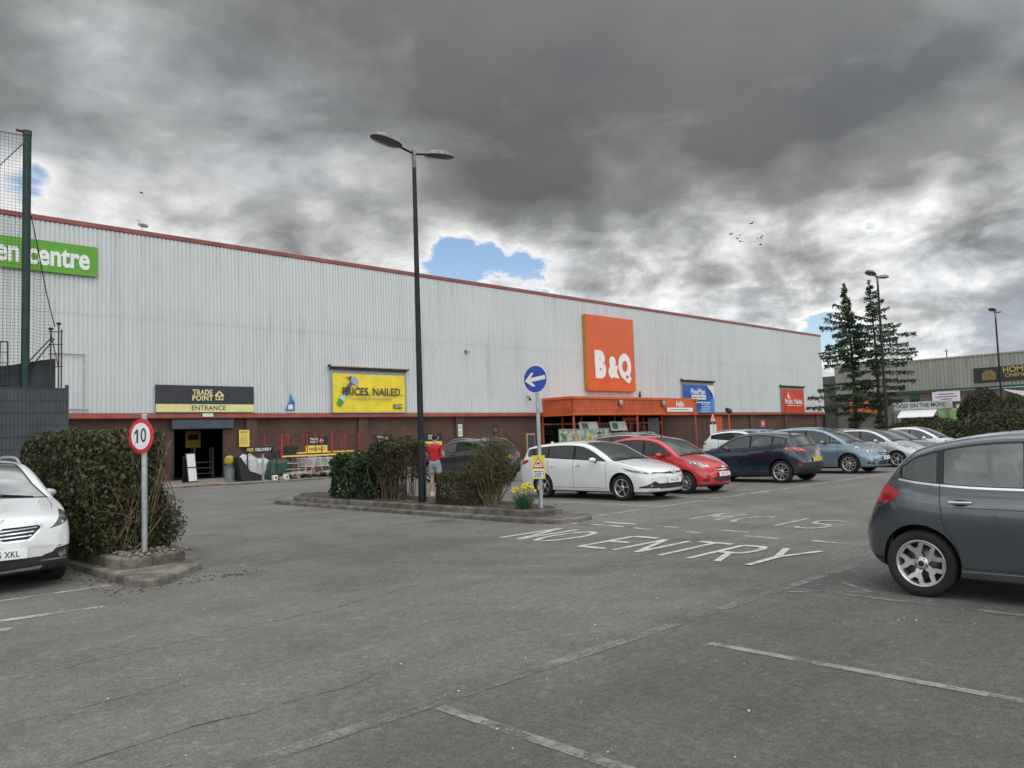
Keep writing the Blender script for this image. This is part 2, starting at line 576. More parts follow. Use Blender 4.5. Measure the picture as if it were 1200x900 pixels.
class CarBody:
    """half shell lofted from side profile, plan and sections; panels, glass and lamps are cut out of it"""
    def __init__(c, P):
        c.P = P
        c.L = P['L']
        c.top, c.bot, c.belt, c.plan = (crv(P[k]) for k in ('top', 'bot', 'belt', 'plan'))
        c.tum = P.get('tumble', 0.30)
        c.crown = P.get('crown', 0.05)
        c.bm = bmesh.new()
        c.lp = c.bm.faces.layers.int.new('part')
        c.lm = c.bm.faces.layers.int.new('mat')
        c.lj = c.bm.faces.layers.int.new('col')
        c.parts = ['body']
        L = c.L
        st = [0, .004, .012, .025, .042, .065, .095, .13, .17, .21, .26, .32]
        S = st + list(np.linspace(.38, L - .38, int((L - .76) / .062))) + [L - q for q in st[::-1]]
        rows = [[c.bm.verts.new(c.place(s, y, z)) for (y, z) in c.section(s)] for s in S]
        nj = len(rows[0])
        for i in range(len(S) - 1):
            for j in range(nj - 1):
                f = c.bm.faces.new((rows[i][j], rows[i][j + 1], rows[i + 1][j + 1], rows[i + 1][j]))
                f[c.lj] = j
                f.smooth = True
        for r in (rows[0], rows[-1]):
            for j in range(nj // 2):
                q = [r[j], r[j + 1], r[nj - 2 - j], r[nj - 1 - j]]
                q = list(dict.fromkeys(q))
                if len(q) > 2:
                    try:
                        f = c.bm.faces.new(q)
                        f[c.lj] = 12
                        f.smooth = True
                    except ValueError:
                        pass
        bmesh.ops.remove_doubles(c.bm, verts=c.bm.verts, dist=0.0006)
        bmesh.ops.recalc_face_normals(c.bm, faces=c.bm.faces)
        # recalc on an open half shell can pick either side: make the roof look up
        up = sum(f.normal.z for f in c.bm.faces if f[c.lj] >= nj - 6)
        if up < 0: bmesh.ops.reverse_faces(c.bm, faces=c.bm.faces)
        c.bm.normal_update()

    def place(c, s, y, z):
        P, L = c.P, c.L
        wf = max(0.0, 1 - s / 1.15) ** 1.6
        wr = max(0.0, 1 - (L - s) / 0.8) ** 1.5
        w = P['W'] / 2
        sh = P.get('sweepF', .25) * (y / w) ** 2 * wf - P.get('sweepR', .10) * (y / w) ** 2 * wr
        return Vector((s + sh, y, z))

    def section(c, s):
        zt, zb, hw = c.top(s), c.bot(s), c.plan(s)
        H = max(zt - zb, 1e-4)
        zs = min(c.belt(s), zt - 0.02 * min(1, H / .3))
        zs = max(zs, zb + .5 * H)
        gh = zt - zs
        cr = min(c.crown, gh * 0.45)
        r = min(c.P.get('corner', .10), gh * .45)
        wsh = hw * c.P.get('shoulder', .955)
        h = zs - zb
        out = [(0, zb), (.5 * hw, zb), (.88 * hw, zb + .004 * h)]
        for t, f in c.P.get('side', [(.03, .945), (.10, .965), (.22, .978), (.36, .988), (.50, .997), (.62, 1.0), (.72, .999), (.82, .99), (.90, .98), (.96, .968)]):
            out.append((hw * f, zb + h * t))
        out.append((wsh, zs))
        ze = zt - cr
        zc = ze - r
        wc = wsh - c.tum * max(0, zc - zs)
        for k in (.2, .4, .6, .8, 1.0):
            out.append((wsh + (wc - wsh) * k, zs + (zc - zs) * k))
        e = max(wc - 1.5 * r - .004, wc * .8)
        zee = zt - cr * (e / max(wc, 1e-4)) ** 2
        cx = wc - c.tum * r * .6
        for t in (.25, .5, .75, 1.0):
            out.append((wc * (1 - t) ** 2 + cx * 2 * t * (1 - t) + e * t * t, zc * (1 - t) ** 2 + (ze + .2 * r) * 2 * t * (1 - t) + zee * t * t))
        for k in (.85, .68, .5, .33, .16, 0):
            out.append((e * k, zt - cr * (e * k / max(wc, 1e-4)) ** 2))
        return out

    # projections
    def view(c, kind):
        L = c.L
        if kind == 'side': return (lambda v: (v.x, v.z)), Vector((0, 1, 0))
        if kind == 'front': return (lambda v: (v.y, v.z)), Vector((-1, 0, 0))
        if kind == 'rear': return (lambda v: (v.y, v.z)), Vector((1, 0, 0))
        if kind == 'top': return (lambda v: (v.x, v.y)), Vector((0, 0, 1))
        a, ca, sa = R(kind[1]), math.cos(R(kind[1])), math.sin(R(kind[1]))
        if kind[0] == 'F': return (lambda v: (v.y * ca + v.x * sa, v.z)), Vector((-ca, sa, 0))
        return (lambda v: (v.y * ca + (L - v.x) * sa, v.z)), Vector((ca, sa, 0))

    def pid(c, part):
        if part not in c.parts: c.parts.append(part)
        return c.parts.index(part)

    def cut(c, poly, kind='side', part=None, m=None, smin=-9, smax=99, cols=None, only=None, facing=.04, dele=False, grow=0):
        """poly: 2D in the view, or (s, y, z) points for the oblique views"""
        proj, vd = c.view(kind)
        if len(poly[0]) == 3:
            poly = [proj(Vector(q)) for q in poly]
        n = len(poly)
        area = sum(poly[i][0] * poly[(i + 1) % n][1] - poly[(i + 1) % n][0] * poly[i][1] for i in range(n))
        if area < 0: poly = poly[::-1]
        x0, x1 = min(p[0] for p in poly), max(p[0] for p in poly)
        y0, y1 = min(p[1] for p in poly), max(p[1] for p in poly)
        ids = None if only is None else {c.parts.index(o) for o in only if o in c.parts}
        C = set()
        def bb(f):
            q = [proj(v.co) for v in f.verts]
            return min(a[0] for a in q), max(a[0] for a in q), min(a[1] for a in q), max(a[1] for a in q)
        for f in c.bm.faces:
            if f.normal.dot(vd) < facing: continue
            if cols and not (cols[0] <= f[c.lj] <= cols[1]): continue
            if ids is not None and f[c.lp] not in ids: continue
            b = bb(f)
            if b[1] < x0 or b[0] > x1 or b[3] < y0 or b[2] > y1: continue
            cx = f.calc_center_median().x
            if cx < smin or cx > smax: continue
            C.add(f)
        # the cutting plane holds the view direction and the polygon's edge
        if kind == 'side': ax = (Vector((1, 0, 0)), Vector((0, 0, 1)))
        elif kind in ('front', 'rear'): ax = (Vector((0, 1, 0)), Vector((0, 0, 1)))
        elif kind == 'top': ax = (Vector((1, 0, 0)), Vector((0, 1, 0)))
        elif kind[0] == 'F': ax = (Vector((math.sin(R(kind[1])), math.cos(R(kind[1])), 0)), Vector((0, 0, 1)))
        else: ax = (Vector((-math.sin(R(kind[1])), math.cos(R(kind[1])), 0)), Vector((0, 0, 1)))
        off = Vector((c.L, 0, 0)) if kind not in ('side', 'front', 'rear', 'top') and kind[0] == 'B' else Vector()
        for i in range(n):
            a, b = poly[i], poly[(i + 1) % n]
            ex0, ex1, ey0, ey1 = min(a[0], b[0]) - 1e-4, max(a[0], b[0]) + 1e-4, min(a[1], b[1]) - 1e-4, max(a[1], b[1]) + 1e-4
            nx, ny = b[1] - a[1], a[0] - b[0]
            ln = math.hypot(nx, ny)
            if ln < 1e-6: continue
            sub = []
            for f in C:
                q = bb(f)
                if q[1] < ex0 or q[0] > ex1 or q[3] < ey0 or q[2] > ey1: continue
                sub.append(f)
            if not sub: continue
            no = ax[0] * (nx / ln) + ax[1] * (ny / ln)
            co = ax[0] * a[0] + ax[1] * a[1] + off
            g = set(sub)
            for f in sub:
                g.update(f.edges)
                g.update(f.verts)
            r = bmesh.ops.bisect_plane(c.bm, geom=list(g), dist=2e-5, plane_co=co, plane_no=no)
            C.difference_update(sub)
            C.update(x for x in r['geom'] if isinstance(x, bmesh.types.BMFace))
        inside = []
        for f in C:
            if not f.is_valid: continue
            q = proj(f.calc_center_median())
            k, j = False, n - 1
            for i in range(n):
                xi, yi, xj, yj = *poly[i], *poly[j]
                if (yi > q[1]) != (yj > q[1]) and q[0] < (xj - xi) * (q[1] - yi) / (yj - yi) + xi: k = not k
                j = i
            if k: inside.append(f)
        for f in inside:
            if part is not None: f[c.lp] = c.pid(part)
            if m is not None: f[c.lm] = SL[m]
        return inside

    def strip(c, pts, w, kind='side', m='seam', **kw):
        for a, b in zip(pts, pts[1:]):
            d = Vector((b[0] - a[0], b[1] - a[1]))
            if d.length < 1e-5: continue
            d.normalize()
            nn = Vector((-d.y, d.x)) * w / 2
            e = d * w * .3
            A, B = Vector(a) - e, Vector(b) + e
            c.cut([tuple(A + nn), tuple(B + nn), tuple(B - nn), tuple(A - nn)], kind, None, m, **kw)

    def arch(c, s, r, zc):
        c.bm.normal_update()
        poly = [(s + r * math.cos(2 * PI * k / 36), zc + r * math.sin(2 * PI * k / 36)) for k in range(36)]
        fs = c.cut(poly, 'side', None, None, cols=(1, 17), facing=-2)
        bmesh.ops.delete(c.bm, geom=fs, context='FACES')
        es = [e for e in c.bm.edges if e.is_boundary and all(abs(math.hypot(v.co.x - s, v.co.z - zc) - r) < .004 and v.co.y > .3 for v in e.verts)]
        quads = []
        for e in es:
            a, b = e.verts[0].co.copy(), e.verts[1].co.copy()
            a2, b2 = Vector((a.x, max(.1, a.y - .30), a.z)), Vector((b.x, max(.1, b.y - .30), b.z))
            quads.append([a, b, b2, a2])
        c.liners = getattr(c, 'liners', []) + [(quads, s, zc)]

    def dlo(c, s0, s1, lift=.015, drop=.105, n=14, low=None):
        """outline of the side glass between s0 and s1, under the roof edge and over the belt"""
        up, lo = [], []
        for k in range(n + 1):
            s = s0 + (s1 - s0) * k / n
            zl = (low(s) if low else c.belt(s)) + lift
            d = (c.top(s + .05) - c.top(s - .05)) / .1
            zu = c.top(s) - drop * math.sqrt(1 + d * d)
            if zu > zl + .012:
                up.append((s, zu))
                lo.append((s, zl))
        return lo + up[::-1], lo, up

    def finish(c, root, mats, spec):
        """spec: part -> dict(parent, sided, name, inset)"""
        bm = c.bm
        bm.normal_update()
        bm.verts.index_update()
        N = {}
        for v in bm.verts:
            q = Vector()
            for f in v.link_faces:
                q += f.normal * f.calc_area() if f[c.lj] != 99 else Vector()
            if abs(v.co.y) < 1e-4: q.y = 0
            N[v] = q.normalized() if q.length > 0 else Vector((0, 0, 1))
        groups = {}
        for f in bm.faces:
            groups.setdefault(f[c.lp], []).append(f)
        obs = {}
        x0 = c.L / 2

        def make(name, fs, sides, inset, parent, lab=None):
            vs, ns, faces, fm = [], [], [], []
            for sg in sides:
                idx = {}
                for f in fs:
                    loop = []
                    for v in f.verts:
                        if v not in idx:
                            idx[v] = len(vs)
                            p = v.co - N[v] * inset
                            vs.append((x0 - p.x, p.y * sg, p.z))
                            ns.append((-N[v].x, N[v].y * sg, N[v].z))
                        loop.append(idx[v])
                    # x is mirrored (forward is +x), so the winding flips once more
                    faces.append(loop[::-1] if sg == 1 else loop)
                    fm.append(f[c.lm])
            nmat = sorted(set(fm))
            ml = []
            for k in nmat: ml.append(mats[PAINT_SLOTS[k]])
            if name == 'body':
                for quads, s, zc in getattr(c, 'liners', []):
                    if 'liner' not in [PAINT_SLOTS[k] for k in nmat]:
                        nmat.append(SL['liner'])
                        ml.append(mats['liner'])
                    for sg in (1, -1):
                        for q in quads:
                            k = len(vs)
                            for p in q:
                                vs.append((x0 - p.x, p.y * sg, p.z))
                                nn = Vector((p.x - s, 0, p.z - zc)).normalized() * -1
                                ns.append((-nn.x, 0, nn.z))
                            faces.append([k, k + 1, k + 2, k + 3])
                            fm.append(SL['liner'])
            me = raw_mesh(name, vs, faces, ml, [nmat.index(k) for k in fm], True)
            me.normals_split_custom_set_from_vertices(ns)
            o = link(name, me, parent)
            if lab: o['label'] = lab
            return o

        for part in c.parts:
            k = c.parts.index(part)
            if k not in groups: continue
            sp = spec.get(part, {})
            nm = sp.get('name', part)
            if sp.get('sided'):
                for sg in (1, -1):
                    par = root
                    if sp.get('parent'): par = obs.get((sp['parent'], sg)) or obs.get((sp['parent'], 0)) or root
                    obs[(part, sg)] = make(nm, groups[k], (sg,), sp.get('inset', 0), par, sp.get('label'))
            else:
                par = obs.get((sp.get('parent'), 0)) or root
                obs[(part, 0)] = make(nm, groups[k], (1, -1), sp.get('inset', 0), par, sp.get('label'))
        bm.free()
        return obs


# shared car materials
CM = {
    'seam': mat('panel gap', (.008, .008, .009), .7, var=0),
    'plastic': mat('black bumper plastic', (.022, .022, .024), .55, var=.2, bump=.15, bscale=200),
    'rubber': mat('window rubber', (.010, .010, .011), .35, var=0),
    'chrome': mat('chrome trim', (.80, .81, .82), .12, 1.0, var=.03),
    'liner': mat('wheel arch lining', (.008, .008, .008), .9, var=0),
    'white': mat('white plastic', (.7, .7, .7), .4, var=.05),
    'glass': glass('car glass'),
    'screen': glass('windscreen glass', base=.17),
    'privacy': glass('dark car glass', (.10, .13, .13), .6, .015),
    'red': paint('tail lamp red', (.42, .010, .014), 0.0, .12),
    'amber': mat('amber lamp', (.75, .25, .03), .2, var=.05),
    'tyre': mat('tyre rubber', (.016, .016, .017), .85, var=.25, bump=.2, bscale=60),
    'alloy': mat('alloy wheel silver', (.58, .585, .59), .32, .75, var=.06, dirt=.25),
    'alloy_dark': mat('dark wheel metal', (.03, .03, .032), .4, .6, var=.1),
    'disc': mat('brake disc', (.16, .15, .145), .5, .8, var=.2),
    'seat': mat('seat cloth', (.13, .13, .135), .95, var=.2),
    'dash': mat('dashboard plastic', (.05, .05, .053), .7, var=.1),
    'plate_w': mat('white number plate', (.78, .78, .76), .35, var=.03),
    'plate_y': mat('yellow number plate', (.80, .52, .02), .35, var=.03),
    'ink': mat('black plate characters', (.012, .012, .012), .5, var=0),
    'roofbar': mat('satin roof rail', (.55, .56, .57), .35, .8, var=.05),
}


def lamp_mat(name='headlamp'):
    m, t, b = principled(name)
    co = t.n('ShaderNodeTexCoord').outputs['Object']
    v = t.n('ShaderNodeTexVoronoi', {'feature': 'F1'}, Vector=t.vmath('MULTIPLY', co, (7, 7, 9)), Scale=1.0)
    c = t.ramp(v.outputs['Distance'], [(0.0, .75), (.16, .60), (.24, .05), (.36, .22), (.5, .06), (.75, .45)])
    t.set(b.inputs['Base Color'], c)
    b.inputs['Metallic'].default_value = .6
    b.inputs['Roughness'].default_value = .16
    b.inputs['Coat Weight'].default_value = 1.0
    b.inputs['Coat Roughness'].default_value = .02
    return m


CM['lamp'] = lamp_mat()
PMATS = dict(CM)


def seat_mesh():
    q = MB()
    q.box((0, 0, .42), (.50, .48, .16), 0, bev=.05)
    M = Matrix.Rotation(R(-14), 3, 'Y')
    q.box((-.30, 0, .76), (.16, .48, .62), 0, M=M, bev=.06)
    q.box((-.405, 0, 1.13), (.10, .27, .18), 0, M=M, bev=.04)
    q.tube([(-.37, .06, 1.0), (-.395, .06, 1.1)], .008, 6)
    q.tube([(-.37, -.06, 1.0), (-.395, -.06, 1.1)], .008, 6)
    return q.mesh('seat', CM['seat'])


SEAT_ME = seat_mesh()
WHEEL_CACHE = {}


def wheel_meshes(r, width, style):
    key = (r, width, style)
    if key in WHEEL_CACHE: return WHEEL_CACHE[key]
    rr = {'y5': .215, 'multi': .212, 'split5': .225, 'twin5': .218, 'steel': .19, 'ten': .205}[style] * r / .31
    h = width / 2
    MY = Matrix.Rotation(R(-90), 4, 'X')     # lathe axis z -> +y
    t = MB()
    t.lathe([(rr - .004, -h * .8), (rr + .015, -h), (r - .03, -h * 1.02), (r - .006, -h * .86), (r, -h * .5), (r, h * .5), (r - .006, h * .86),
             (r - .022, h * .99), (r - .05, h * 1.03), (rr + .02, h * .98), (rr - .002, h * .86)], 40, 0, MY)
    for k in (-.45, 0, .45):
        t.lathe([(r + .001, h * k - .006), (r - .006, h * k), (r + .001, h * k + .006)], 40, 0, MY)
    rim = MB()
    rim.lathe([(rr - .004, h * .86), (rr + .006, h * .92), (rr - .004, h * .94), (rr - .016, h * .84), (rr - .022, h * .4), (rr - .03, -h * .8)], 40, 0, MY)
    rim.lathe([(rr - .025, -.01), (.155 * r / .31, -.008)], 32, 1, MY)
    rim.lathe([(.158 * r / .31, .0), (.158 * r / .31, .012), (.05, .012)], 32, 2, MY)
    yo = h * .74
    def spoke(a, poly, y0, y1, thick, mi):
        # poly in (radial, tangential); dish from hub y0 to rim y1
        ca, sa = math.cos(a), math.sin(a)
        n = len(poly)
        ar = sum(poly[i][0] * poly[(i + 1) % n][1] - poly[(i + 1) % n][0] * poly[i][1] for i in range(n))
        if ar < 0: poly = poly[::-1]
        vs = []
        for dy in (0, -thick):
            for (u, w) in poly:
                f = (math.hypot(u, w) - .05) / (rr - .05)
                vs.append((u * ca - w * sa, y0 + (y1 - y0) * max(0, f) ** .7 + dy, u * sa + w * ca))
        fs = [tuple(range(n))[::-1], tuple(range(n, 2 * n))] + [(i, (i + 1) % n, n + (i + 1) % n, n + i) for i in range(n)]
        rim.add(vs, fs, mi)
    R0 = rr - .008
    if style == 'y5':
        for k in range(5):
            a = 2 * PI * k / 5 + PI / 2
            spoke(a, [(.03, -.030), (.095, -.026), (.14, -.062), (R0, -.092), (R0, -.058), (.145, -.016), (.145, .016), (R0, .058), (R0, .092), (.14, .062), (.095, .026), (.03, .030)], yo - .012, yo + .01, .03, 0)
            a2 = a + PI / 5
            spoke(a2, [(R0 - .03, -.05), (R0, -.075), (R0, .075), (R0 - .03, .05), (R0 - .022, 0)], yo - .01, yo + .01, .03, 0)
    elif style == 'multi':
        for k in range(10):
            a = 2 * PI * k / 10
            w = .017
            spoke(a, [(.03, -.02), (.09, -w), (R0, .012 - w + .01), (R0, .022 + w), (.09, w * .7), (.03, .02)], yo - .014, yo + .008, .022, 0 if k % 2 == 0 else 3)
    elif style in ('split5', 'twin5'):
        for k in range(5):
            a = 2 * PI * k / 5 + .3
            for sg in (-1, 1):
                pl = [(.04, sg * .008), (.09, sg * .012), (R0, sg * .05), (R0, sg * (.085 if style == 'twin5' else .075)), (.10, sg * .040), (.04, sg * .034)]
                spoke(a, pl, yo - .012, yo + .01, .025, 0)
            if style == 'split5':
                spoke(a + PI / 5, [(.06, -.02), (R0, -.035), (R0, .035), (.06, .02)], yo - .025, yo - .006, .02, 3)
    elif style == 'ten':
        for k in range(9):
            a = 2 * PI * k / 9
            spoke(a, [(.03, -.022), (R0, -.022), (R0, .022), (.03, .022)], yo - .01, yo + .01, .022, 0)
    else:
        rim.lathe([(R0, yo - .02), (.12, yo), (.10, yo - .02), (0, yo - .02)], 32, 0, MY)
    rim.lathe([(.062, yo - .03), (.06, yo + .002), (.03, yo + .006), (0, yo + .006)], 20, 0, MY)
    rim.lathe([(.026, yo + .008), (.022, yo + .010), (0, yo + .010)], 16, 3, MY)
    for k in range(5):
        a = 2 * PI * k / 5
        rim.lathe([(.011, yo - .012), (.011, yo + .004), (0, yo + .004)], 8, 3, Matrix.Translation((.046 * math.cos(a), 0, .046 * math.sin(a))) @ MY)
    res = (t.mesh('tyre', CM['tyre']), rim.mesh('rim', [CM['alloy'], CM['alloy_dark'], CM['disc'], CM['alloy_dark']]))
    WHEEL_CACHE[key] = res
    return res


def plate(root, txt, s_x, z, fwd, yellow=False, tilt=0, y=0.0):
    """number plate with raised characters; s_x is its local x"""
    q = MB()
    q.box((0, 0, 0), (.52, .112, .008), 0, bev=.004)
    rot = (R(90 - tilt), 0, R(90 if fwd else -90))
    p = q.build('number_plate', CM['plate_y' if yellow else 'plate_w'], root, (s_x, y, z), rot)
    if txt:
        text(txt, .098, CM['ink'], p, (0, 0, .0055), (0, 0, 0), bold=.012, sx=.80, space=1.06, res=3)
    return p


def make_car(spec):
    """builds one car round an Empty on the ground under its middle; +x is forward"""
    P = spec
    root = thing(P['name'], P['label'], P.get('cat', 'car'), group='cars parked in the bays')
    mats = dict(CM)
    mats['paint'] = P['paint']
    if P.get('glassdark'): mats['glass'] = CM['privacy']
    c = CarBody(P)
    L, W = P['L'], P['W']
    r = P['r']
    sf, sr = P['axles']
    ws0, ws1 = P['ws']              # windscreen foot and head along s
    rw0, rw1 = P['rw']              # rear glass head and foot along s
    dl0, dl1 = P['dlo']
    pill = P['pillars']             # B pillar s, rear door end s
    zlow = P.get('door_low', .30)
    # black lower cladding
    if P.get('clad', .24) > .2:
        c.cut([(-.1, 0), (L + .1, 0), (L + .1, P['clad']), (-.1, P['clad'])], 'side', None, 'plastic', facing=-2)
    if P.get('front_clad'):
        c.cut(P['front_clad'], 'front', None, 'plastic', smax=.9)
    if P.get('rear_clad'):
        c.cut(P['rear_clad'], 'rear', None, 'plastic', smin=L - .9)
    if P.get('flare'):
        for s in (sf, sr):
            rr = r + .055 + P['flare']
            c.cut([(s + rr * math.cos(2 * PI * k / 32), r + rr * math.sin(2 * PI * k / 32)) for k in range(32)], 'side', None, 'plastic', cols=(1, 15))
    # side glass
    hull, lo, up = c.dlo(dl0, dl1, low=P.get('dlolow'), drop=P.get('drop', .105))
    hull = round_poly(hull, .03, 3)
    c.cut(hull, 'side', 'window_surround', 'rubber', cols=(11, 21), only=['body'])
    if P.get('window_line'):
        c.strip([(s, z + .0) for s, z in lo], .018, 'side', 'chrome', cols=(9, 21))
    g = .018
    def pane(a, b, part, m):
        pts, l2, u2 = c.dlo(a, b, lift=.015 + g, drop=P.get('drop', .105) + g, low=P.get('dlolow'))
        if len(l2) > 1:
            c.cut(round_poly(pts, .045, 3), 'side', part, m, cols=(11, 21))
    bp, dp = pill
    # doors: front from its hinge line to the B pillar, rear to the line over the rear wheel
    fd0 = P.get('door0', dl0 + .18)
    def doorpoly(a, b, ra=None):
        pts = [(a, zlow)]
        if ra:
            pts += ra
        else:
            pts += [(b, zlow)]
        top = [(s, c.top(s) - P.get('drop', .105) + .012) for s in np.linspace(b, a, 8) if c.top(s) - .09 > c.belt(s)]
        if not top or top[-1][0] > a + .02:
            top.append((a, c.belt(a) + .02))
        return pts + top
    wheel_cut = [(dp - .03, zlow + 0), (sr - r * 1.02, .36), (sr - r * .80, .62), (sr - r * .62, .72)]
    rear_edge = [(max(bp + .25, sr - r * 1.18), zlow), (sr - r * 1.10, .46), (sr - r * .72, .70), (dp, c.belt(dp) - .10), (dp, c.belt(dp) + .02)]
    if P.get('doors', 4) == 4:
        c.cut(doorpoly(bp, dp, rear_edge), 'side', 'rear_door', None, cols=(2, 21), only=['body', 'window_surround'])
    c.cut(doorpoly(fd0, bp), 'side', 'front_door', None, cols=(2, 21), only=['body', 'window_surround'])
    fw = P.get('rearglass', 'glass')
    quarter_a = P.get('quarter_a')
    if quarter_a:
        pane(dl0 + .02, quarter_a, 'front_quarter', 'glass')
        pane(quarter_a + .05, bp - .035, 'front_window', 'glass')
    else:
        pane(dl0 + .05, bp - .035, 'front_window', 'glass')
    pane(bp + .035, dp - .03, 'rear_window_side', fw)
    if P.get('quarter', True):
        pane(dp + .03, dl1 - .02, 'quarter_window', fw)
    # seams
    sw = P.get('seam', .010)
    seg = [(fd0, c.belt(fd0) - .02), (fd0, zlow), (bp, zlow)]
    c.strip(seg, sw, 'side', 'seam', cols=(2, 15))
    c.strip([(bp, zlow), (bp, c.belt(bp) + .01)], sw, 'side', 'seam', cols=(2, 15))
    if P.get('doors', 4) == 4:
        c.strip([(bp, zlow)] + rear_edge, sw, 'side', 'seam', cols=(2, 21))
    # windscreen and rear window, seen from ahead and behind
    def screen(sa, sb, kind, part, m, wid, gap=.045, **kw):
        za, zb = c.top(sa), c.top(sb)
        pts = []
        ed = []
        for k in range(7):
            s = sa + (sb - sa) * k / 6
            sec = c.section(s)
            y, z = sec[22]
            ed.append((y - gap, z))
        ed[0] = (ed[0][0], za - .03)
        pts = [(0, za), (ed[0][0] * .5, za - .012)] + ed + [(ed[-1][0] * .6, zb - .004), (0, zb)]
        if pts[1][1] < pts[-1][1] or True:
            c.cut(pts, kind, part, m, cols=(17, 30), smin=min(sa, sb) - .12, smax=max(sa, sb) + .12, **kw)
    screen(ws0 - .02, ws1 + .02, 'front', 'windscreen', 'rubber', 0, .02)
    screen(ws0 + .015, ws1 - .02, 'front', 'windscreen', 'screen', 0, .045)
    screen(rw1 + .02, rw0 - .02, 'rear', 'rear_window', 'rubber', 0, .03, only=['body'])
    screen(rw1 - .02, rw0 + .03, 'rear', 'rear_window', fw, 0, .055)
    # bonnet shut line
    hb = [(ws0 - .01, W * .412), (ws0 * .72, W * .405), (ws0 * .52, W * .375)]
    c.strip(hb, .008, 'top', 'seam', smax=ws0 + .15, cols=(11, 30))
    for (poly, kind, part, m, kw) in P.get('cuts', []):
        c.cut(poly, kind, part, m, **kw)
    for (pts, w, kind, m, kw) in P.get('strips', []):
        c.strip(pts, w, kind, m, **kw)
    for s in (sf, sr):
        c.arch(s, r + P.get('arch', .050), r + .012)
    sided = dict(sided=True)
    tab = {
        'window_surround': dict(sided=True, name='window_frame'),
        'front_door': dict(sided=True, name='door'), 'rear_door': dict(sided=True, name='door'),
        'front_window': dict(sided=True, name='window', parent='front_door', inset=.006),
        'front_quarter': dict(sided=True, name='quarter_window', inset=.006),
        'rear_window_side': dict(sided=True, name='window', parent='rear_door' if P.get('doors', 4) == 4 else None, inset=.006),
        'quarter_window': dict(sided=True, name='quarter_window', inset=.006),
        'windscreen': dict(inset=.003), 'rear_window': dict(inset=.004),
        'headlight': dict(sided=True, inset=.001), 'tail_light': dict(sided=True, inset=-.004), 'fog_light': dict(sided=True),
        'reflector': dict(sided=True), 'grille': dict(inset=.012), 'lower_grille': dict(inset=.012),
    }
    c_top = c.top
    belt = c.belt
    plan = c.plan
    obs = c.finish(root, mats, tab)
    X = lambda s: L / 2 - s
    # wheels
    tw = P.get('tyre', .205)
    tm, rm = wheel_meshes(r, tw, P['rim'])
    for s, st in ((sf, P.get('steer', 0)), (sr, 0)):
        for sg in (1, -1):
            w = bpy.data.objects.new('wheel', None)
            w.empty_display_size = .1
            COL.objects.link(w)
            w.parent = root
            w.location = (X(s), sg * (plan(s) * .985 - tw / 2 - .012), r)
            w.rotation_euler = (0, random.uniform(0, 1.2), (0 if sg == 1 else PI) + st)
            w.rotation_mode = 'ZXY' if False else 'XYZ'
            link('tyre', tm, w)
            link('rim', rm, w)
    # mirrors
    mz = P.get('mirror', (dl0 + .28, belt(dl0 + .28) + .10))
    for sg in (1, -1):
        q = MB()
        yb = plan(mz[0]) * .93 - (P.get('mirror_fold', 0))
        b = MB()
        vs = []
        b.ball((0, 0, 0), (.085, .115, .068), 16, 12, 0)
        b.v = [(x * (1 if x > 0 else .35), y, z * (1.0 if z < 0 else .85)) for x, y, z in b.v]
        q.add([(x, sg * (yb + .155) + y, z + mz[1]) for x, y, z in b.v], b.f, 0, True)
        q.box((-.03, sg * (yb + .155), mz[1]), (.006, .17, .09), 2, bev=.002)
        q.bar((.0, sg * (yb + .07), mz[1] - .05), (.02, sg * (yb - .03), mz[1] - .075), (.035, .05), 1)
        o = q.build('wing_mirror', [mats['paint'] if not P.get('mirror_black') else CM['plastic'], CM['plastic'], CM['chrome']], root, (X(mz[0]), 0, 0))
    # handles
    hz = P.get('handle_z', None)
    for part, s in (('front_door', bp - .17), ('rear_door', (dp - .17 if P.get('handle_r') is None else P['handle_r']))):
        if part == 'rear_door' and P.get('doors', 4) != 4: continue
        for sg in (1, -1):
            par = obs.get((part, sg), root)
            z = (hz if hz else belt(s) - .105)
            sec = CarBody.section(c, s) if False else None
            y = P.get('handle_y', .985) * plan(s)
            q = MB()
            q.box((0, sg * (y + .016), z), (.20, .016, .026), 0, bev=.007)
            q.box((.085, sg * (y + .002), z), (.03, .034, .022), 0)
            q.box((-.085, sg * (y + .002), z), (.03, .034, .022), 0)
            q.add([(.07 * math.cos(t), sg * (y + .0035), z - .004 + .03 * math.sin(t)) for t in np.linspace(0, 2 * PI, 15)[:-1]], [tuple(range(14)) if sg == -1 else tuple(range(14))[::-1]], 1)
            q.build('handle', [CM['chrome'] if P.get('handle_chrome') else mats['paint'], CM['seam']], par, (X(s), 0, 0))
    # interior
    fl = MB()
    x_a, x_b = X(ws0 - .1), X(L - .35)
    wi = W * .40
    fl.box(((x_a + x_b) / 2, 0, .24), (x_a - x_b, wi * 2, .03), 0)
    fl.box((x_a - .02, 0, .52), (.04, wi * 2, .58), 0)
    fl.box((x_b + .02, 0, .52), (.04, wi * 2, .58), 0)
    fl.build('cabin_floor', CM['dash'], root)
    zb_ = belt(ws0 + .3)
    ds = MB()
    zd = c_top(ws0) - .07
    ds.prism([(0, .3), (.0, zd - .02), (.10, zd), (.42, zd - .02), (.55, zd - .10), (.52, .35)], Matrix.Translation((X(ws0 + .05), wi, 0)) @ Matrix(((-1, 0, 0, 0), (0, 0, -1, 0), (0, 1, 0, 0), (0, 0, 0, 1))), wi * 2, 0)
    ds.build('dashboard', CM['dash'], root)
    xs = X(P.get('seat', bp - .02))
    k = P.get('seat_dz', 0)
    for sg in (1, -1):
        link('seat', SEAT_ME, root, (xs, sg * W * .20, k))
        link('seat', SEAT_ME, root, (xs - P.get('seat_gap', .80), sg * W * .19, k + .02))
    sw_ = MB()
    cx = X(ws0 + .62)
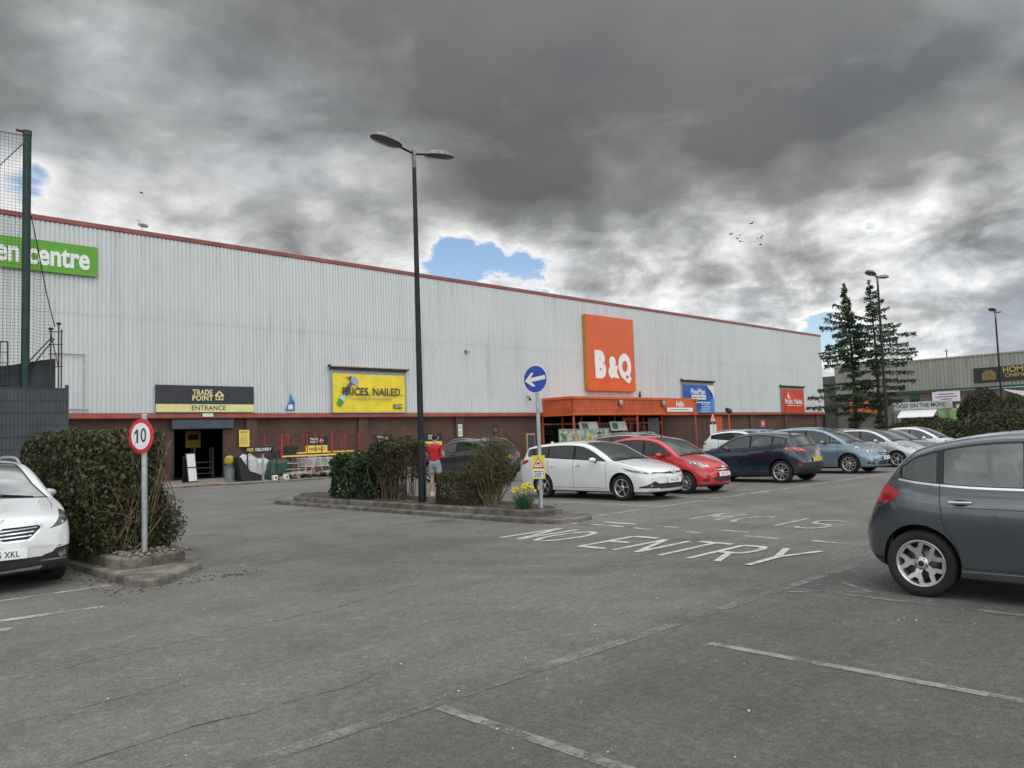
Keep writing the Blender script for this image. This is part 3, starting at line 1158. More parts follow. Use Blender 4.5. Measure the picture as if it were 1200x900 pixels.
    MT = Matrix.Translation((cx - .12, -W * .20, zd - .06)) @ Matrix.Rotation(R(-62), 4, 'Y')
    pts = [MT @ Vector((.185 * math.cos(t), .185 * math.sin(t), 0)) for t in np.linspace(0, 2 * PI, 25)]
    sw_.tube(pts, .016, 6)
    sw_.bar(MT @ Vector((0, -.18, 0)), MT @ Vector((0, .18, 0)), (.03, .02))
    sw_.build('steering_wheel', CM['dash'], root)
    mir = MB()
    mir.box((X(ws1 - .12) , 0, c_top(ws1) - .16), (.03, .22, .06), 0, bev=.012)
    mir.build('rear_view_mirror', CM['dash'], root)
    # wipers
    wp = MB()
    for y0, y1 in ((W * .33, .02), (-.02, -W * .33)):
        s_ = ws0 + .02
        wp.bar((X(s_ - .02), y0, c_top(s_) - .005 - .04 * (y0 / W * 2) ** 2), (X(s_ + .04), y1, c_top(s_ + .05) + .012), .016)
    wp.build('wiper', CM['rubber'], root)
    if P.get('rails'):
        for sg in (1, -1):
            q = MB()
            pts = []
            a, b = P['rails']
            for s in np.linspace(a, b, 12):
                e = min(1, (s - a) / .12, (b - s) / .12)
                sec = c.section(s)
                pts.append((X(s), sg * (sec[22][0] + .02), sec[22][1] + .01 + .045 * max(0, e)))
            q.tube(pts, .017, 8)
            q.build('roof_rail', CM['roofbar'], root)
    if P.get('aerial'):
        q = MB()
        s = P['aerial']
        q.tube([(X(s), 0, c_top(s)), (X(s + .02), 0, c_top(s) + .03)], .02, 8)
        q.tube([(X(s + .02), 0, c_top(s) + .03), (X(s + .22), 0, c_top(s) + .20)], [.006, .003], 6)
        q.build('aerial', CM['rubber'], root)
    if P.get('fin'):
        q = MB()
        s = P['fin']
        q.prism([(0, 0), (.14, 0), (.12, .055), (.09, .06)], Matrix.Translation((X(s), .015, c_top(s) - .005)) @ Matrix(((-1, 0, 0, 0), (0, 0, -1, 0), (0, 1, 0, 0), (0, 0, 0, 1))), .03, 0)
        q.build('aerial', mats['paint'], root)
    P['X'] = X
    P['root'] = root
    P['topf'] = c_top
    P['place'] = lambda s, y, z: (L / 2 - c.place(s, y, z).x, y, z)
    return root


def put(root, x, y, rz):
    root.location = (x, y, 0)
    root.rotation_euler = (0, 0, rz)


# ------------------------------------------------------------------ the cars of this car park
def rect(x0, z0, x1, z1, r=.02):
    return round_poly([(x0, z0), (x1, z0), (x1, z1), (x0, z1)], r, 3)


FR = dict(smax=1.0)

P_white = paint('white car paint', (.74, .745, .75), 0, .25)
P_red = paint('red car paint', (.52, .012, .016), .05, .22)
P_navy = paint('dark blue car paint', (.003, .013, .034), .15, .2)
P_grey = paint('grey metallic car paint', (.098, .110, .124), .65, .2)
P_bluegrey = paint('blue grey metallic car paint', (.20, .285, .34), .55, .26)
P_silver = paint('silver car paint', (.52, .535, .55), .6, .28)
P_dark = paint('dark grey car paint', (.055, .055, .065), .5, .24)
P_black = paint('black car paint', (.010, .010, .012), .2, .2)

ESTATE = dict(
    L=4.56, W=1.76, r=.312, axles=(.95, 3.55), paint=P_white, rim='multi', clad=.22, sweepF=.34, sweepR=.14, corner=.085, tumble=.27,
    top=[(0, .55), (.012, .63), (.05, .705), (.16, .765), (.40, .835), (.75, .905), (1.05, .955), (1.22, .985, 1), (1.6, 1.185), (1.95, 1.355), (2.2, 1.43),
         (2.6, 1.468), (3.0, 1.470), (3.5, 1.447), (3.95, 1.405), (4.18, 1.365, 1), (4.36, 1.12), (4.44, .98), (4.50, .93), (4.525, .80), (4.55, .70), (4.56, .62)],
    bot=[(0, .55), (.004, .42), (.02, .27), (.08, .205), (.3, .19), (1.2, .19), (3.4, .19), (4.2, .23), (4.46, .31), (4.545, .45), (4.56, .62)],
    belt=[(0, .55), (.1, .66), (.4, .745), (.8, .83), (1.15, .905), (1.6, .945), (2.4, .985), (3.3, 1.025), (3.95, 1.065), (4.25, 1.05), (4.56, .85)],
    plan=[(0, .66), (.05, .74), (.2, .80), (.5, .845), (.95, .872), (2.2, .88), (3.5, .875), (4.1, .85), (4.4, .81), (4.53, .76), (4.56, .70)],
    ws=(1.22, 2.2), rw=(4.18, 4.44), dlo=(1.42, 4.12), pillars=(2.46, 3.36), rails=None, fin=3.85, mirror=(1.72, 1.0), door0=1.40,
    front_clad=None, seat=2.5, handle_z=.845,
    cuts=[
        ([(0, .415), (.48, .415), (.53, .33), (.44, .285), (0, .285)], 'front', 'lower_grille', 'plastic', FR),
        ([(.46, .415), (.57, .475), (.80, .345), (.80, .31), (.50, .295)], 'front', 'body', 'plastic', FR),
        (circle(.036, 14, .66, .37), 'front', 'fog_light', 'lamp', FR),
        ([(0, .700), (.36, .668), (.60, .690), (.60, .672), (.36, .640), (.14, .635), (0, .622)], 'front', 'grille', 'plastic', FR),
        ([(0, .712), (.30, .682), (.62, .704), (.62, .692), (.30, .668), (0, .695)], 'front', 'body', 'chrome', FR),
        ([(.16, .44, .655), (.20, .60, .665), (.60, .80, .735), (.88, .86, .785), (.90, .86, .775), (.62, .85, .690), (.34, .76, .640), (.20, .58, .632)], ('F', 42), 'headlight', 'lamp', FR),
        ([(4.56, .40, .90), (4.50, .62, .93), (4.22, .86, 1.0), (4.08, .88, .985), (4.20, .86, .90), (4.50, .60, .82), (4.56, .40, .83)], ('B', 42), 'tail_light', 'red', dict(smin=3.6)),
    ])

GREY = dict(
    L=3.94, W=1.73, r=.308, axles=(.80, 3.27), paint=P_grey, rim='y5', clad=.0, sweepF=.26, sweepR=.24, corner=.12, tumble=.26, tyre=.20,
    top=[(0, .52), (.015, .62), (.06, .72), (.2, .82), (.5, .92), (.85, 1.0), (1.0, 1.035, 1), (1.4, 1.265), (1.75, 1.43), (2.1, 1.50), (2.45, 1.52), (2.8, 1.50), (3.1, 1.45), (3.30, 1.395, 1),
         (3.48, 1.27), (3.62, 1.12), (3.72, .98), (3.80, .86), (3.88, .74), (3.925, .64), (3.94, .56)],
    bot=[(0, .52), (.004, .42), (.03, .26), (.1, .20), (.4, .19), (3.3, .19), (3.6, .22), (3.82, .28), (3.92, .38), (3.94, .56)],
    belt=[(0, .5), (.1, .66), (.4, .80), (.9, .93), (1.4, .975), (2.2, .992), (2.8, 1.005), (3.2, 1.035), (3.5, 1.07), (3.70, .98), (3.94, .6)],
    plan=[(0, .62), (.05, .71), (.2, .78), (.5, .835), (.9, .86), (2.0, .865), (3.2, .862), (3.5, .835), (3.75, .765), (3.88, .70), (3.94, .62)],
    ws=(1.0, 1.85), rw=(3.32, 3.66), dlo=(1.25, 3.42), pillars=(2.36, 3.06), mirror=(1.52, 1.03), door0=1.22, handle_chrome=True, handle_z=.885, drop=.092,
    window_line=True, rearglass='glass', seat=2.22, seat_dz=.0, seat_gap=.72, seam=.007, arch=.045, handle_y=.992,
    cuts=[
        (round_poly([(3.42, .86, .955), (3.46, .855, .985), (3.58, .80, 1.05), (3.70, .70, 1.04), (3.80, .64, .92), (3.88, .56, .76), (3.70, .76, .750), (3.60, .82, .84)], .025, 3), ('B', 52), 'tail_light', 'red', dict(smin=3.0)),
        ([(3.56, .83, .885), (3.66, .79, .87), (3.74, .70, .81), (3.90, .56, .80), (3.90, .56, .74), (3.68, .78, .74)], ('B', 52), 'tail_light', 'lamp', dict(smin=3.0, only=['tail_light'])),
        ([(0, .34), (.80, .34), (.80, .31), (0, .31)], 'rear', None, 'seam', dict(smin=3.4)),
        ([(0, .30), (.80, .30), (.80, .1), (0, .1)], 'rear', None, 'plastic', dict(smin=3.4)),
        ([(1.05, .205), (3.02, .215), (3.02, .150), (1.05, .150)], 'side', None, 'plastic', {}),
        ([(.2, .62, .70), (.25, .80, .80), (.7, .86, .93), (.45, .84, .72)], ('F', 42), 'headlight', 'lamp', FR),
        (round_poly([(0, .25), (.50, .26), (.44, .44), (0, .46)], .04), 'front', 'lower_grille', 'plastic', FR),
        (round_poly([(0, .60), (.40, .61), (.46, .66), (0, .68)], .02), 'front', 'grille', 'plastic', FR),
        ([(0, .635), (.44, .645), (.44, .66), (0, .652)], 'front', None, 'chrome', FR),
    ],
    strips=[([(2.40, .275), (1.30, .285)], .02, 'side', 'chrome', {}), ([(3.03, .27), (2.40, .275)], .008, 'side', 'chrome', {}),
            ([(1.35, .80), (2.6, .835), (2.95, .84)], .006, 'side', 'seam', {})])

CROSS_W = dict(
    L=4.16, W=1.74, r=.325, axles=(.86, 3.40), paint=P_white, rim='split5', clad=.30, sweepF=.30, sweepR=.12, corner=.10, tumble=.29, flare=.03,
    top=[(0, .50), (.01, .62), (.04, .76), (.10, .835), (.25, .895), (.55, .955), (.95, 1.03), (1.10, 1.065, 1), (1.5, 1.31), (1.85, 1.475), (2.2, 1.535), (2.6, 1.55), (3.2, 1.53), (3.65, 1.47, 1), (3.9, 1.12), (3.98, 1.02), (4.08, .85), (4.14, .7), (4.16, .6)],
    bot=[(0, .50), (.004, .38), (.02, .28), (.06, .225), (.3, .20), (3.4, .20), (3.9, .25), (4.1, .36), (4.16, .6)],
    belt=[(0, .45), (.1, .72), (.4, .84), (.9, .95), (1.3, 1.0), (2.2, 1.02), (3.2, 1.06), (3.7, 1.08), (4.16, .8)],
    plan=[(0, .68), (.04, .75), (.15, .80), (.4, .84), (.85, .868), (2.0, .87), (3.4, .865), (3.8, .83), (4.08, .77), (4.16, .68)],
    ws=(1.10, 2.0), rw=(3.65, 3.92), dlo=(1.35, 3.6), pillars=(2.42, 3.22), rails=(1.95, 3.55), mirror=(1.62, 1.07), mirror_fold=.10, seat=2.4,
    cuts=[
        ([(0, .395), (.52, .395), (.60, .47), (.90, .50), (.90, .20), (0, .20)], 'front', None, 'plastic', FR),
        ([(.44, .40), (.60, .44), (.80, .455), (.86, .38), (.84, .345), (.44, .355)], 'front', 'body', 'plastic', FR),
        ([(.42, .352), (.80, .340), (.80, .325), (.40, .335)], 'front', 'body', 'chrome', FR),
        (circle(.052, 16, .68, .40), 'front', 'fog_light', 'lamp', FR),
        ([(0, .245), (.40, .245), (.44, .262), (.44, .285), (0, .270)], 'front', 'body', 'chrome', FR),
        (round_poly([(0, .585), (.30, .590), (.46, .735), (.44, .785), (0, .775)], .04), 'front', 'body', 'chrome', FR),
        (round_poly([(0, .605), (.29, .610), (.425, .735), (.40, .762), (0, .755)], .03), 'front', 'grille', 'plastic', FR),
        ([(0, .635), (.315, .645), (.33, .657), (0, .650)], 'front', None, 'chrome', FR),
        ([(0, .675), (.345, .690), (.36, .702), (0, .692)], 'front', None, 'chrome', FR),
        ([(0, .718), (.385, .735), (.395, .745), (0, .732)], 'front', None, 'chrome', FR),
        (round_poly([(.18, .50, .70), (.20, .58, .745), (.30, .70, .86), (.42, .76, .915), (.44, .80, .86), (.40, .80, .80), (.26, .68, .735)], .02, 3), ('F', 15), 'headlight', 'lamp', FR),
        ([(4.05, .60, 1.0), (3.85, .80, 1.05), (3.9, .83, .85), (4.1, .6, .85)], ('B', 42), 'tail_light', 'red', dict(smin=3.2)),
    ])

CITY_RED = dict(
    L=3.58, W=1.60, r=.285, axles=(.72, 3.10), paint=P_red, rim='ten', clad=.0, sweepF=.30, sweepR=.1, corner=.09, tumble=.25, tyre=.175,
    top=[(0, .48), (.012, .58), (.05, .69), (.14, .765), (.35, .855), (.6, .93), (.82, .99), (.90, 1.01, 1), (1.25, 1.25), (1.55, 1.42), (1.85, 1.50), (2.3, 1.535), (2.8, 1.515), (3.15, 1.45, 1), (3.33, 1.10), (3.42, 1.0), (3.52, .8), (3.57, .68), (3.58, .58)],
    bot=[(0, .48), (.004, .38), (.02, .26), (.07, .20), (.3, .19), (3.0, .19), (3.35, .24), (3.54, .36), (3.58, .58)],
    belt=[(0, .46), (.1, .62), (.35, .76), (.75, .90), (1.15, .955), (1.9, .99), (2.7, 1.05), (3.1, 1.08), (3.58, .8)],
    plan=[(0, .58), (.04, .66), (.15, .715), (.4, .765), (.75, .792), (1.8, .80), (3.0, .795), (3.3, .765), (3.5, .71), (3.58, .62)],
    ws=(.90, 1.78), rw=(3.15, 3.36), dlo=(1.14, 3.05), pillars=(2.02, 2.78), mirror=(1.40, 1.02), door0=1.06, seat=2.02, seat_dz=.04, aerial=1.9, handle_z=.86,
    cuts=[
        (round_poly([(0, .295), (.30, .30), (.40, .40), (.36, .425), (0, .42)], .03), 'front', 'lower_grille', 'plastic', FR),
        (round_poly([(0, .575), (.30, .585), (.34, .63), (.28, .660), (0, .665)], .02), 'front', 'grille', 'plastic', FR),
        ([(0, .612), (.32, .612), (.33, .630), (0, .632)], 'front', None, 'chrome', FR),
        (round_poly([(.50, .385), (.66, .40), (.66, .325), (.53, .315)], .03), 'front', 'fog_light', 'plastic', FR),
        (round_poly([(.16, .44, .69), (.20, .44, .755), (.40, .64, .845), (.68, .76, .90), (.66, .78, .85), (.44, .76, .76), (.24, .62, .68)], .03), ('F', 35), 'headlight', 'lamp', FR),
        ([(3.45, .50, .95), (3.2, .76, 1.1), (3.2, .78, .8), (3.5, .5, .75)], ('B', 42), 'tail_light', 'red', dict(smin=2.8)),
        ([(0, .235), (.70, .245), (.70, .19), (0, .19)], 'front', None, 'plastic', FR),
    ])

CROSS_NAVY = dict(
    L=4.19, W=1.80, r=.335, axles=(.86, 3.45), paint=P_navy, rim='split5', clad=.30, sweepF=.28, sweepR=.20, corner=.10, tumble=.34, flare=.0, arch=.045,
    top=[(0, .5), (.012, .64), (.05, .78), (.14, .87), (.35, .93), (.7, .99), (1.05, 1.045), (1.20, 1.07, 1), (1.6, 1.30), (1.95, 1.455), (2.25, 1.52), (2.6, 1.54), (3.0, 1.52), (3.35, 1.475), (3.68, 1.41, 1), (3.90, 1.15), (3.98, 1.06), (4.06, .99), (4.11, .88), (4.16, .74), (4.19, .60)],
    bot=[(0, .5), (.004, .4), (.02, .28), (.08, .22), (.3, .20), (3.5, .20), (3.9, .25), (4.1, .34), (4.17, .45), (4.19, .60)],
    belt=[(0, .45), (.1, .74), (.4, .86), (.9, .955), (1.3, .985), (2.2, 1.03), (3.0, 1.08), (3.4, 1.12), (3.75, 1.12), (3.95, 1.02), (4.19, .72)],
    plan=[(0, .66), (.05, .75), (.2, .82), (.5, .87), (.9, .895), (2.0, .885), (2.8, .885), (3.4, .90), (3.75, .88), (4.02, .81), (4.14, .74), (4.19, .66)],
    ws=(1.20, 2.12), rw=(3.68, 3.94), dlo=(1.45, 3.62), pillars=(2.46, 3.20), mirror=(1.72, 1.07), door0=1.40, rearglass='glass', seat=2.4, fin=3.3, handle_z=.965,
    drop=.10,
    cuts=[
        ([(0, .60), (.90, .60), (.90, .2), (0, .2)], 'rear', None, 'plastic', dict(smin=3.82)),
        (round_poly([(3.58, .88, 1.0), (3.62, .87, 1.075), (3.98, .70, 1.055), (4.11, .48, .975), (4.11, .44, .915), (4.00, .74, .935)], .03), ('B', 40), 'tail_light', 'red', dict(smin=3.2)),
        ([(3.62, .87, 1.02), (3.66, .87, 1.045), (3.98, .72, 1.03), (4.10, .50, .965), (4.10, .48, .945), (4.0, .74, 1.0)], ('B', 40), 'tail_light', 'lamp', dict(smin=3.2, only=['tail_light'])),
        ([(4.08, .76, .60), (4.02, .82, .60), (4.02, .82, .50), (4.10, .76, .50)], ('B', 40), 'reflector', 'red', dict(smin=3.2)),
        ([(0, 1.425), (.52, 1.40), (.54, 1.375), (0, 1.385)], 'rear', None, 'rubber', dict(smin=3.4)),
        ([(.2, .6, .78), (.3, .78, .90), (.7, .86, .95), (.4, .84, .80)], ('F', 42), 'headlight', 'lamp', FR),
    ],
    strips=[([(0, .70), (.72, .70)], .01, 'rear', 'seam', dict(smin=3.8)), ([(1.2, .42), (2.4, .45), (3.0, .40)], .012, 'side', 'seam', {})])

MPV_BLUE = dict(
    L=4.53, W=1.84, r=.33, axles=(.93, 3.66), paint=P_bluegrey, rim='twin5', clad=.24, sweepF=.36, sweepR=.12, corner=.10, tumble=.26,
    top=[(0, .50), (.012, .60), (.05, .72), (.15, .81), (.35, .90), (.65, .99), (.92, 1.055), (1.0, 1.08, 1), (1.4, 1.33), (1.8, 1.52), (2.2, 1.61), (2.7, 1.64), (3.4, 1.62), (4.0, 1.55), (4.2, 1.51, 1), (4.38, 1.1), (4.44, 1.0), (4.50, .8), (4.53, .6)],
    bot=[(0, .50), (.004, .40), (.02, .28), (.08, .215), (.3, .20), (3.6, .20), (4.2, .25), (4.47, .36), (4.53, .6)],
    belt=[(0, .46), (.1, .66), (.4, .80), (.8, .94), (1.2, 1.0), (2.2, 1.04), (3.4, 1.09), (4.1, 1.12), (4.53, .85)],
    plan=[(0, .66), (.05, .76), (.2, .83), (.5, .885), (.95, .915), (2.2, .92), (3.6, .915), (4.2, .88), (4.45, .82), (4.53, .72)],
    ws=(1.0, 2.1), rw=(4.2, 4.40), dlo=(1.15, 4.1), pillars=(2.45, 3.30), quarter_a=1.55, mirror=(1.78, 1.10), door0=1.30, seat=2.35, seat_dz=.10, handle_z=.93,
    cuts=[
        (round_poly([(0, .29), (.46, .30), (.42, .43), (0, .44)], .03), 'front', 'lower_grille', 'plastic', FR),
        (round_poly([(0, .60), (.36, .615), (.44, .685), (.38, .71), (0, .70)], .02), 'front', 'grille', 'plastic', FR),
        ([(0, .645), (.40, .655), (.41, .668), (0, .658)], 'front', None, 'chrome', FR),
        (round_poly([(.56, .30), (.80, .33), (.78, .43), (.64, .42)], .03), 'front', None, 'plastic', FR),
        (circle(.05, 16, .70, .375), 'front', 'fog_light', 'lamp', FR),
        (round_poly([(.20, .54, .71), (.24, .54, .79), (.50, .76, .905), (.86, .90, .985), (.84, .90, .94), (.56, .87, .81), (.34, .76, .71)], .03), ('F', 38), 'headlight', 'lamp', FR),
        ([(4.45, .6, 1.0), (4.2, .88, 1.1), (4.2, .9, .8), (4.5, .6, .8)], ('B', 42), 'tail_light', 'red', dict(smin=3.6)),
    ])

HATCH_SILVER = dict(
    L=3.86, W=1.70, r=.30, axles=(.80, 3.26), paint=P_silver, rim='multi', clad=.0, sweepF=.30, sweepR=.12, corner=.09, tumble=.26, tyre=.185,
    top=[(0, .48), (.012, .60), (.05, .70), (.15, .785), (.4, .88), (.7, .96), (.9, 1.0), (.96, 1.02, 1), (1.35, 1.26), (1.7, 1.43), (2.0, 1.50), (2.4, 1.52), (3.0, 1.49), (3.4, 1.42, 1), (3.62, 1.1), (3.70, 1.0), (3.8, .8), (3.85, .65), (3.86, .58)],
    bot=[(0, .48), (.004, .38), (.02, .27), (.08, .20), (.3, .19), (3.3, .19), (3.6, .24), (3.82, .36), (3.86, .58)],
    belt=[(0, .46), (.1, .64), (.4, .78), (.8, .91), (1.2, .96), (2.0, .99), (2.9, 1.04), (3.4, 1.07), (3.86, .8)],
    plan=[(0, .60), (.05, .69), (.2, .76), (.5, .815), (.85, .843), (2.0, .85), (3.2, .845), (3.5, .81), (3.78, .75), (3.86, .66)],
    ws=(.96, 1.92), rw=(3.4, 3.64), dlo=(1.20, 3.3), pillars=(2.16, 2.96), mirror=(1.52, 1.03), door0=1.12, seat=2.15, seat_dz=.03, handle_z=.87,
    cuts=[
        (round_poly([(0, .28), (.44, .29), (.50, .40), (.40, .46), (0, .46)], .03), 'front', 'lower_grille', 'plastic', FR),
        (round_poly([(0, .62), (.26, .63), (.32, .665), (.26, .69), (0, .70)], .02), 'front', 'grille', 'plastic', FR),
        (circle(.045, 14, .62, .37), 'front', 'fog_light', 'lamp', FR),
        (round_poly([(.18, .46, .69), (.22, .46, .765), (.45, .70, .855), (.72, .80, .915), (.70, .82, .87), (.46, .80, .765), (.28, .66, .69)], .03), ('F', 36), 'headlight', 'lamp', FR),
        ([(3.72, .6, .95), (3.5, .8, 1.05), (3.5, .82, .8), (3.76, .6, .8)], ('B', 42), 'tail_light', 'red', dict(smin=3.0)),
    ])

SUV_DARK = dict(
    L=4.37, W=1.90, r=.36, axles=(.88, 3.54), paint=P_dark, rim='twin5', clad=.34, sweepF=.30, sweepR=.16, corner=.09, tumble=.30, flare=.03,
    top=[(0, .55), (.012, .70), (.05, .86), (.15, .955), (.4, 1.0), (.8, 1.05), (1.15, 1.10), (1.30, 1.13, 1), (1.65, 1.38), (1.95, 1.54), (2.25, 1.60), (2.7, 1.625), (3.2, 1.60), (3.75, 1.53, 1), (4.02, 1.22), (4.10, 1.16), (4.22, 1.12), (4.29, 1.0), (4.34, .8), (4.37, .62)],
    bot=[(0, .55), (.004, .42), (.02, .32), (.08, .26), (.3, .23), (3.6, .23), (4.1, .30), (4.33, .42), (4.37, .62)],
    belt=[(0, .5), (.1, .82), (.4, .93), (.9, 1.02), (1.4, 1.07), (2.4, 1.12), (3.2, 1.18), (3.8, 1.22), (4.1, 1.14), (4.37, .9)],
    plan=[(0, .74), (.05, .83), (.2, .89), (.5, .93), (.9, .95), (3.5, .95), (3.9, .925), (4.2, .87), (4.33, .80), (4.37, .72)],
    ws=(1.30, 2.12), rw=(3.75, 4.04), dlo=(1.48, 3.72), pillars=(2.50, 3.28), mirror=(1.76, 1.14), door0=1.42, rearglass='privacy', seat=2.5, seat_dz=.12, rails=(2.0, 3.6), handle_z=1.03,
    cuts=[
        ([(0, .50), (.95, .50), (.95, .2), (0, .2)], 'rear', None, 'plastic', dict(smin=3.9)),
        (round_poly([(4.26, .56, 1.03), (4.22, .66, 1.06), (4.05, .88, 1.07), (3.95, .92, 1.06), (4.02, .92, .99), (4.26, .60, .97)], .02), ('B', 40), 'tail_light', 'red', dict(smin=3.5)),
        ([(.25, .6, .85), (.3, .8, .92), (.6, .9, .95), (.45, .86, .86)], ('F', 42), 'headlight', 'lamp', FR),
    ],
    strips=[([(0, .76), (.80, .76)], .01, 'rear', 'seam', dict(smin=3.9)), ([(0, 1.10), (.82, 1.08)], .01, 'rear', 'seam', dict(smin=3.9))])

SUV_WHITE = dict(SUV_DARK, paint=P_white, rearglass='privacy', clad=.30)
SALOON_DARK = dict(ESTATE, paint=P_dark, rim='ten')
mat_silverdark = paint('dark silver car paint', (.26, .26, .25), .6, .28)
mat_blue = paint('bright blue car paint', (.02, .13, .42), .2, .25)

# ------------------------------------------------------------------ ground
def asphalt():
    m, t, b = principled('asphalt')
    co = t.n('ShaderNodeTexCoord').outputs['Object']
    s = t.n('ShaderNodeSeparateXYZ', Vector=co)
    X, Y = s.outputs[0], s.outputs[1]
    big = t.noise(co, .16, 5, .6)
    mid = t.noise(co, .9, 6, .62)
    lane = t.noise(t.vmath('MULTIPLY', co, (.22, 1.6, 1)), 1.0, 6, .62, .4)      # wear along the aisle
    lane2 = t.noise(t.vmath('MULTIPLY', co, (1.5, .25, 1)), 1.0, 5, .6, .4)
    grit = t.noise(co, 55, 3, .75)
    grain = t.n('ShaderNodeTexVoronoi', {'feature': 'F1'}, Vector=co, Scale=95.0)
    # wobble the joints between the laid areas
    wob = t.math('MULTIPLY', t.math('SUBTRACT', t.noise(co, .8, 4, .6), .5), .5)
    yb = t.math('ADD', Y, wob)
    xb = t.math('ADD', X, wob)
    bay = t.maprange(yb, 3.3, 4.3, 1.0, 0.0)                    # near bays: newer darker surfacing
    far = t.maprange(xb, 10.85, 11.1)                             # beyond the dashed line: older and paler
    col = t.mix(bay, (.152, .1465, .134), (.114, .110, .1005))
    col = t.mix(t.math('MULTIPLY', far, t.maprange(bay, 0, 1, 1, 0)), col, (.160, .1545, .142))
    col = t.mix(1.0, col, t.ramp(big, [(.3, .80), (.5, 1.0), (.72, 1.20)]), 'MULTIPLY')
    col = t.mix(1.0, col, t.ramp(mid, [(.28, .84), (.5, 1.0), (.74, 1.14)]), 'MULTIPLY')
    col = t.mix(1.0, col, t.ramp(lane, [(.3, .86), (.55, 1.02), (.72, 1.12)]), 'MULTIPLY')
    col = t.mix(1.0, col, t.ramp(lane2, [(.3, .92), (.7, 1.06)]), 'MULTIPLY')
    col = t.mix(1.0, col, t.ramp(grit, [(.25, .50), (.5, 1.0), (.66, 1.3), (.78, 2.0)]), 'MULTIPLY')
    g2 = t.noise(co, 19, 4, .7)
    col = t.mix(1.0, col, t.ramp(g2, [(.3, .78), (.5, 1.0), (.70, 1.22)]), 'MULTIPLY')
    # polished arcs where cars swing round the island, and hand-laid patches
    dx, dy = t.math('SUBTRACT', X, 11.6), t.math('SUBTRACT', Y, 10.8)
    rad = t.math('SQRT', t.math('ADD', t.math('MULTIPLY', dx, dx), t.math('MULTIPLY', dy, dy)))
    ang = t.math('ARCTAN2', dy, dx)
    arc = t.noise(t.n('ShaderNodeCombineXYZ', X=t.math('MULTIPLY', rad, 1.9), Y=t.math('MULTIPLY', ang, 1.1), Z=0.0).outputs[0], 1.0, 5, .6, .2)
    am = t.math('MULTIPLY', t.maprange(rad, 2.0, 4.0), t.maprange(rad, 7.5, 11.0, 1, 0))
    col = t.mix(am, col, t.mix(1.0, col, t.ramp(arc, [(.30, .90), (.5, 1.0), (.66, 1.12)]), 'MULTIPLY'))
    pv = t.n('ShaderNodeTexVoronoi', {'feature': 'F1', 'distance': 'CHEBYCHEV'}, Vector=t.vmath('ADD', co, (.7, .4, 0)), Scale=.21)
    pr = t.n('ShaderNodeSeparateColor', Color=pv.outputs['Color']).outputs[0]
    pm = t.math('MULTIPLY', t.maprange(pv.outputs['Distance'], .30, .315, 1, 0, False), t.maprange(pr, .70, .71))
    col = t.mix(t.math('MULTIPLY', pm, .8), col, t.mix(1.0, col, (.88, .88, .89), 'MULTIPLY'))
    stone = t.n('ShaderNodeTexVoronoi', {'feature': 'F1'}, Vector=co, Scale=17.0)
    col = t.mix(1.0, col, t.ramp(t.n('ShaderNodeSeparateColor', Color=stone.outputs['Color']).outputs[0], [(0.0, .90), (.6, 1.0), (.90, 1.06), (1.0, 1.22)]), 'MULTIPLY')
    # oil drips and damp stains
    oil = t.n('ShaderNodeTexVoronoi', {'feature': 'F1'}, Vector=t.vmath('ADD', co, t.vmath('MULTIPLY', t.n('ShaderNodeTexNoise', {}, Vector=co, Scale=3.0, Detail=4.0).outputs[1], (.5, .5, 0))), Scale=.42)
    st = t.math('MULTIPLY', t.maprange(oil.outputs['Distance'], .10, .26, 1, 0), t.maprange(t.noise(co, .33, 3), .50, .66))
    col = t.mix(t.math('MULTIPLY', st, .55), col, (.030, .029, .028))
    # pale grit and gum specks
    sp = t.n('ShaderNodeTexVoronoi', {'feature': 'F1'}, Vector=co, Scale=2.6)
    sk = t.math('MULTIPLY', t.maprange(sp.outputs['Distance'], .018, .045, 1, 0), t.maprange(t.n('ShaderNodeSeparateColor', Color=sp.outputs['Color']).outputs[0], .72, .78))
    col = t.mix(t.math('MULTIPLY', sk, .7), col, (.40, .39, .37))
    t.set(b.inputs['Base Color'], col)
    t.set(b.inputs['Roughness'], t.maprange(mid, .3, .7, .78, .94, False))
    b.inputs['Specular IOR Level'].default_value = .35
    h = t.math('ADD', t.math('MULTIPLY', grit, .7), t.math('MULTIPLY', grain.outputs['Distance'], .8))
    t.set(b.inputs['Normal'], t.n('ShaderNodeBump', Strength=.55, Distance=.012, Height=h).outputs[0])
    return m


M_asphalt = asphalt()
M_conc = mat('weathered concrete', (.24, .225, .195), .9, var=.16, vscale=2.2, bump=.5, bscale=45, dirt=.6)
def kerb_mat():
    m = mat('mossy kerb stones', (.175, .158, .130), .92, var=.28, vscale=3.5, bump=.8, bscale=40, dirt=.8)
    t = NT.__new__(NT)
    t.t = m.node_tree
    b = [n for n in t.t.nodes if n.type == 'BSDF_PRINCIPLED'][0]
    old = b.inputs['Base Color'].links[0].from_socket
    co = t.n('ShaderNodeTexCoord').outputs['Object']
    s = t.n('ShaderNodeSeparateXYZ', Vector=co)
    u = t.math('DIVIDE', t.math('ADD', s.outputs[0], s.outputs[1]), .915)
    fr = t.math('FRACT', u)
    cell = t.n('ShaderNodeTexWhiteNoise', {'noise_dimensions': '1D'}, W=t.math('FLOOR', u)).outputs[0]
    c = t.mix(1.0, old, t.ramp(cell, [(0, .78), (1, 1.22)]), 'MULTIPLY')
    c = t.mix(t.maprange(fr, .0, .022, .85, 0, False), c, (.03, .03, .024))
    moss = t.maprange(t.noise(co, 5.5, 5, .65), .56, .70)
    c = t.mix(t.math('MULTIPLY', moss, .55), c, (.075, .080, .030))
    t.set(b.inputs['Base Color'], c)
    return m


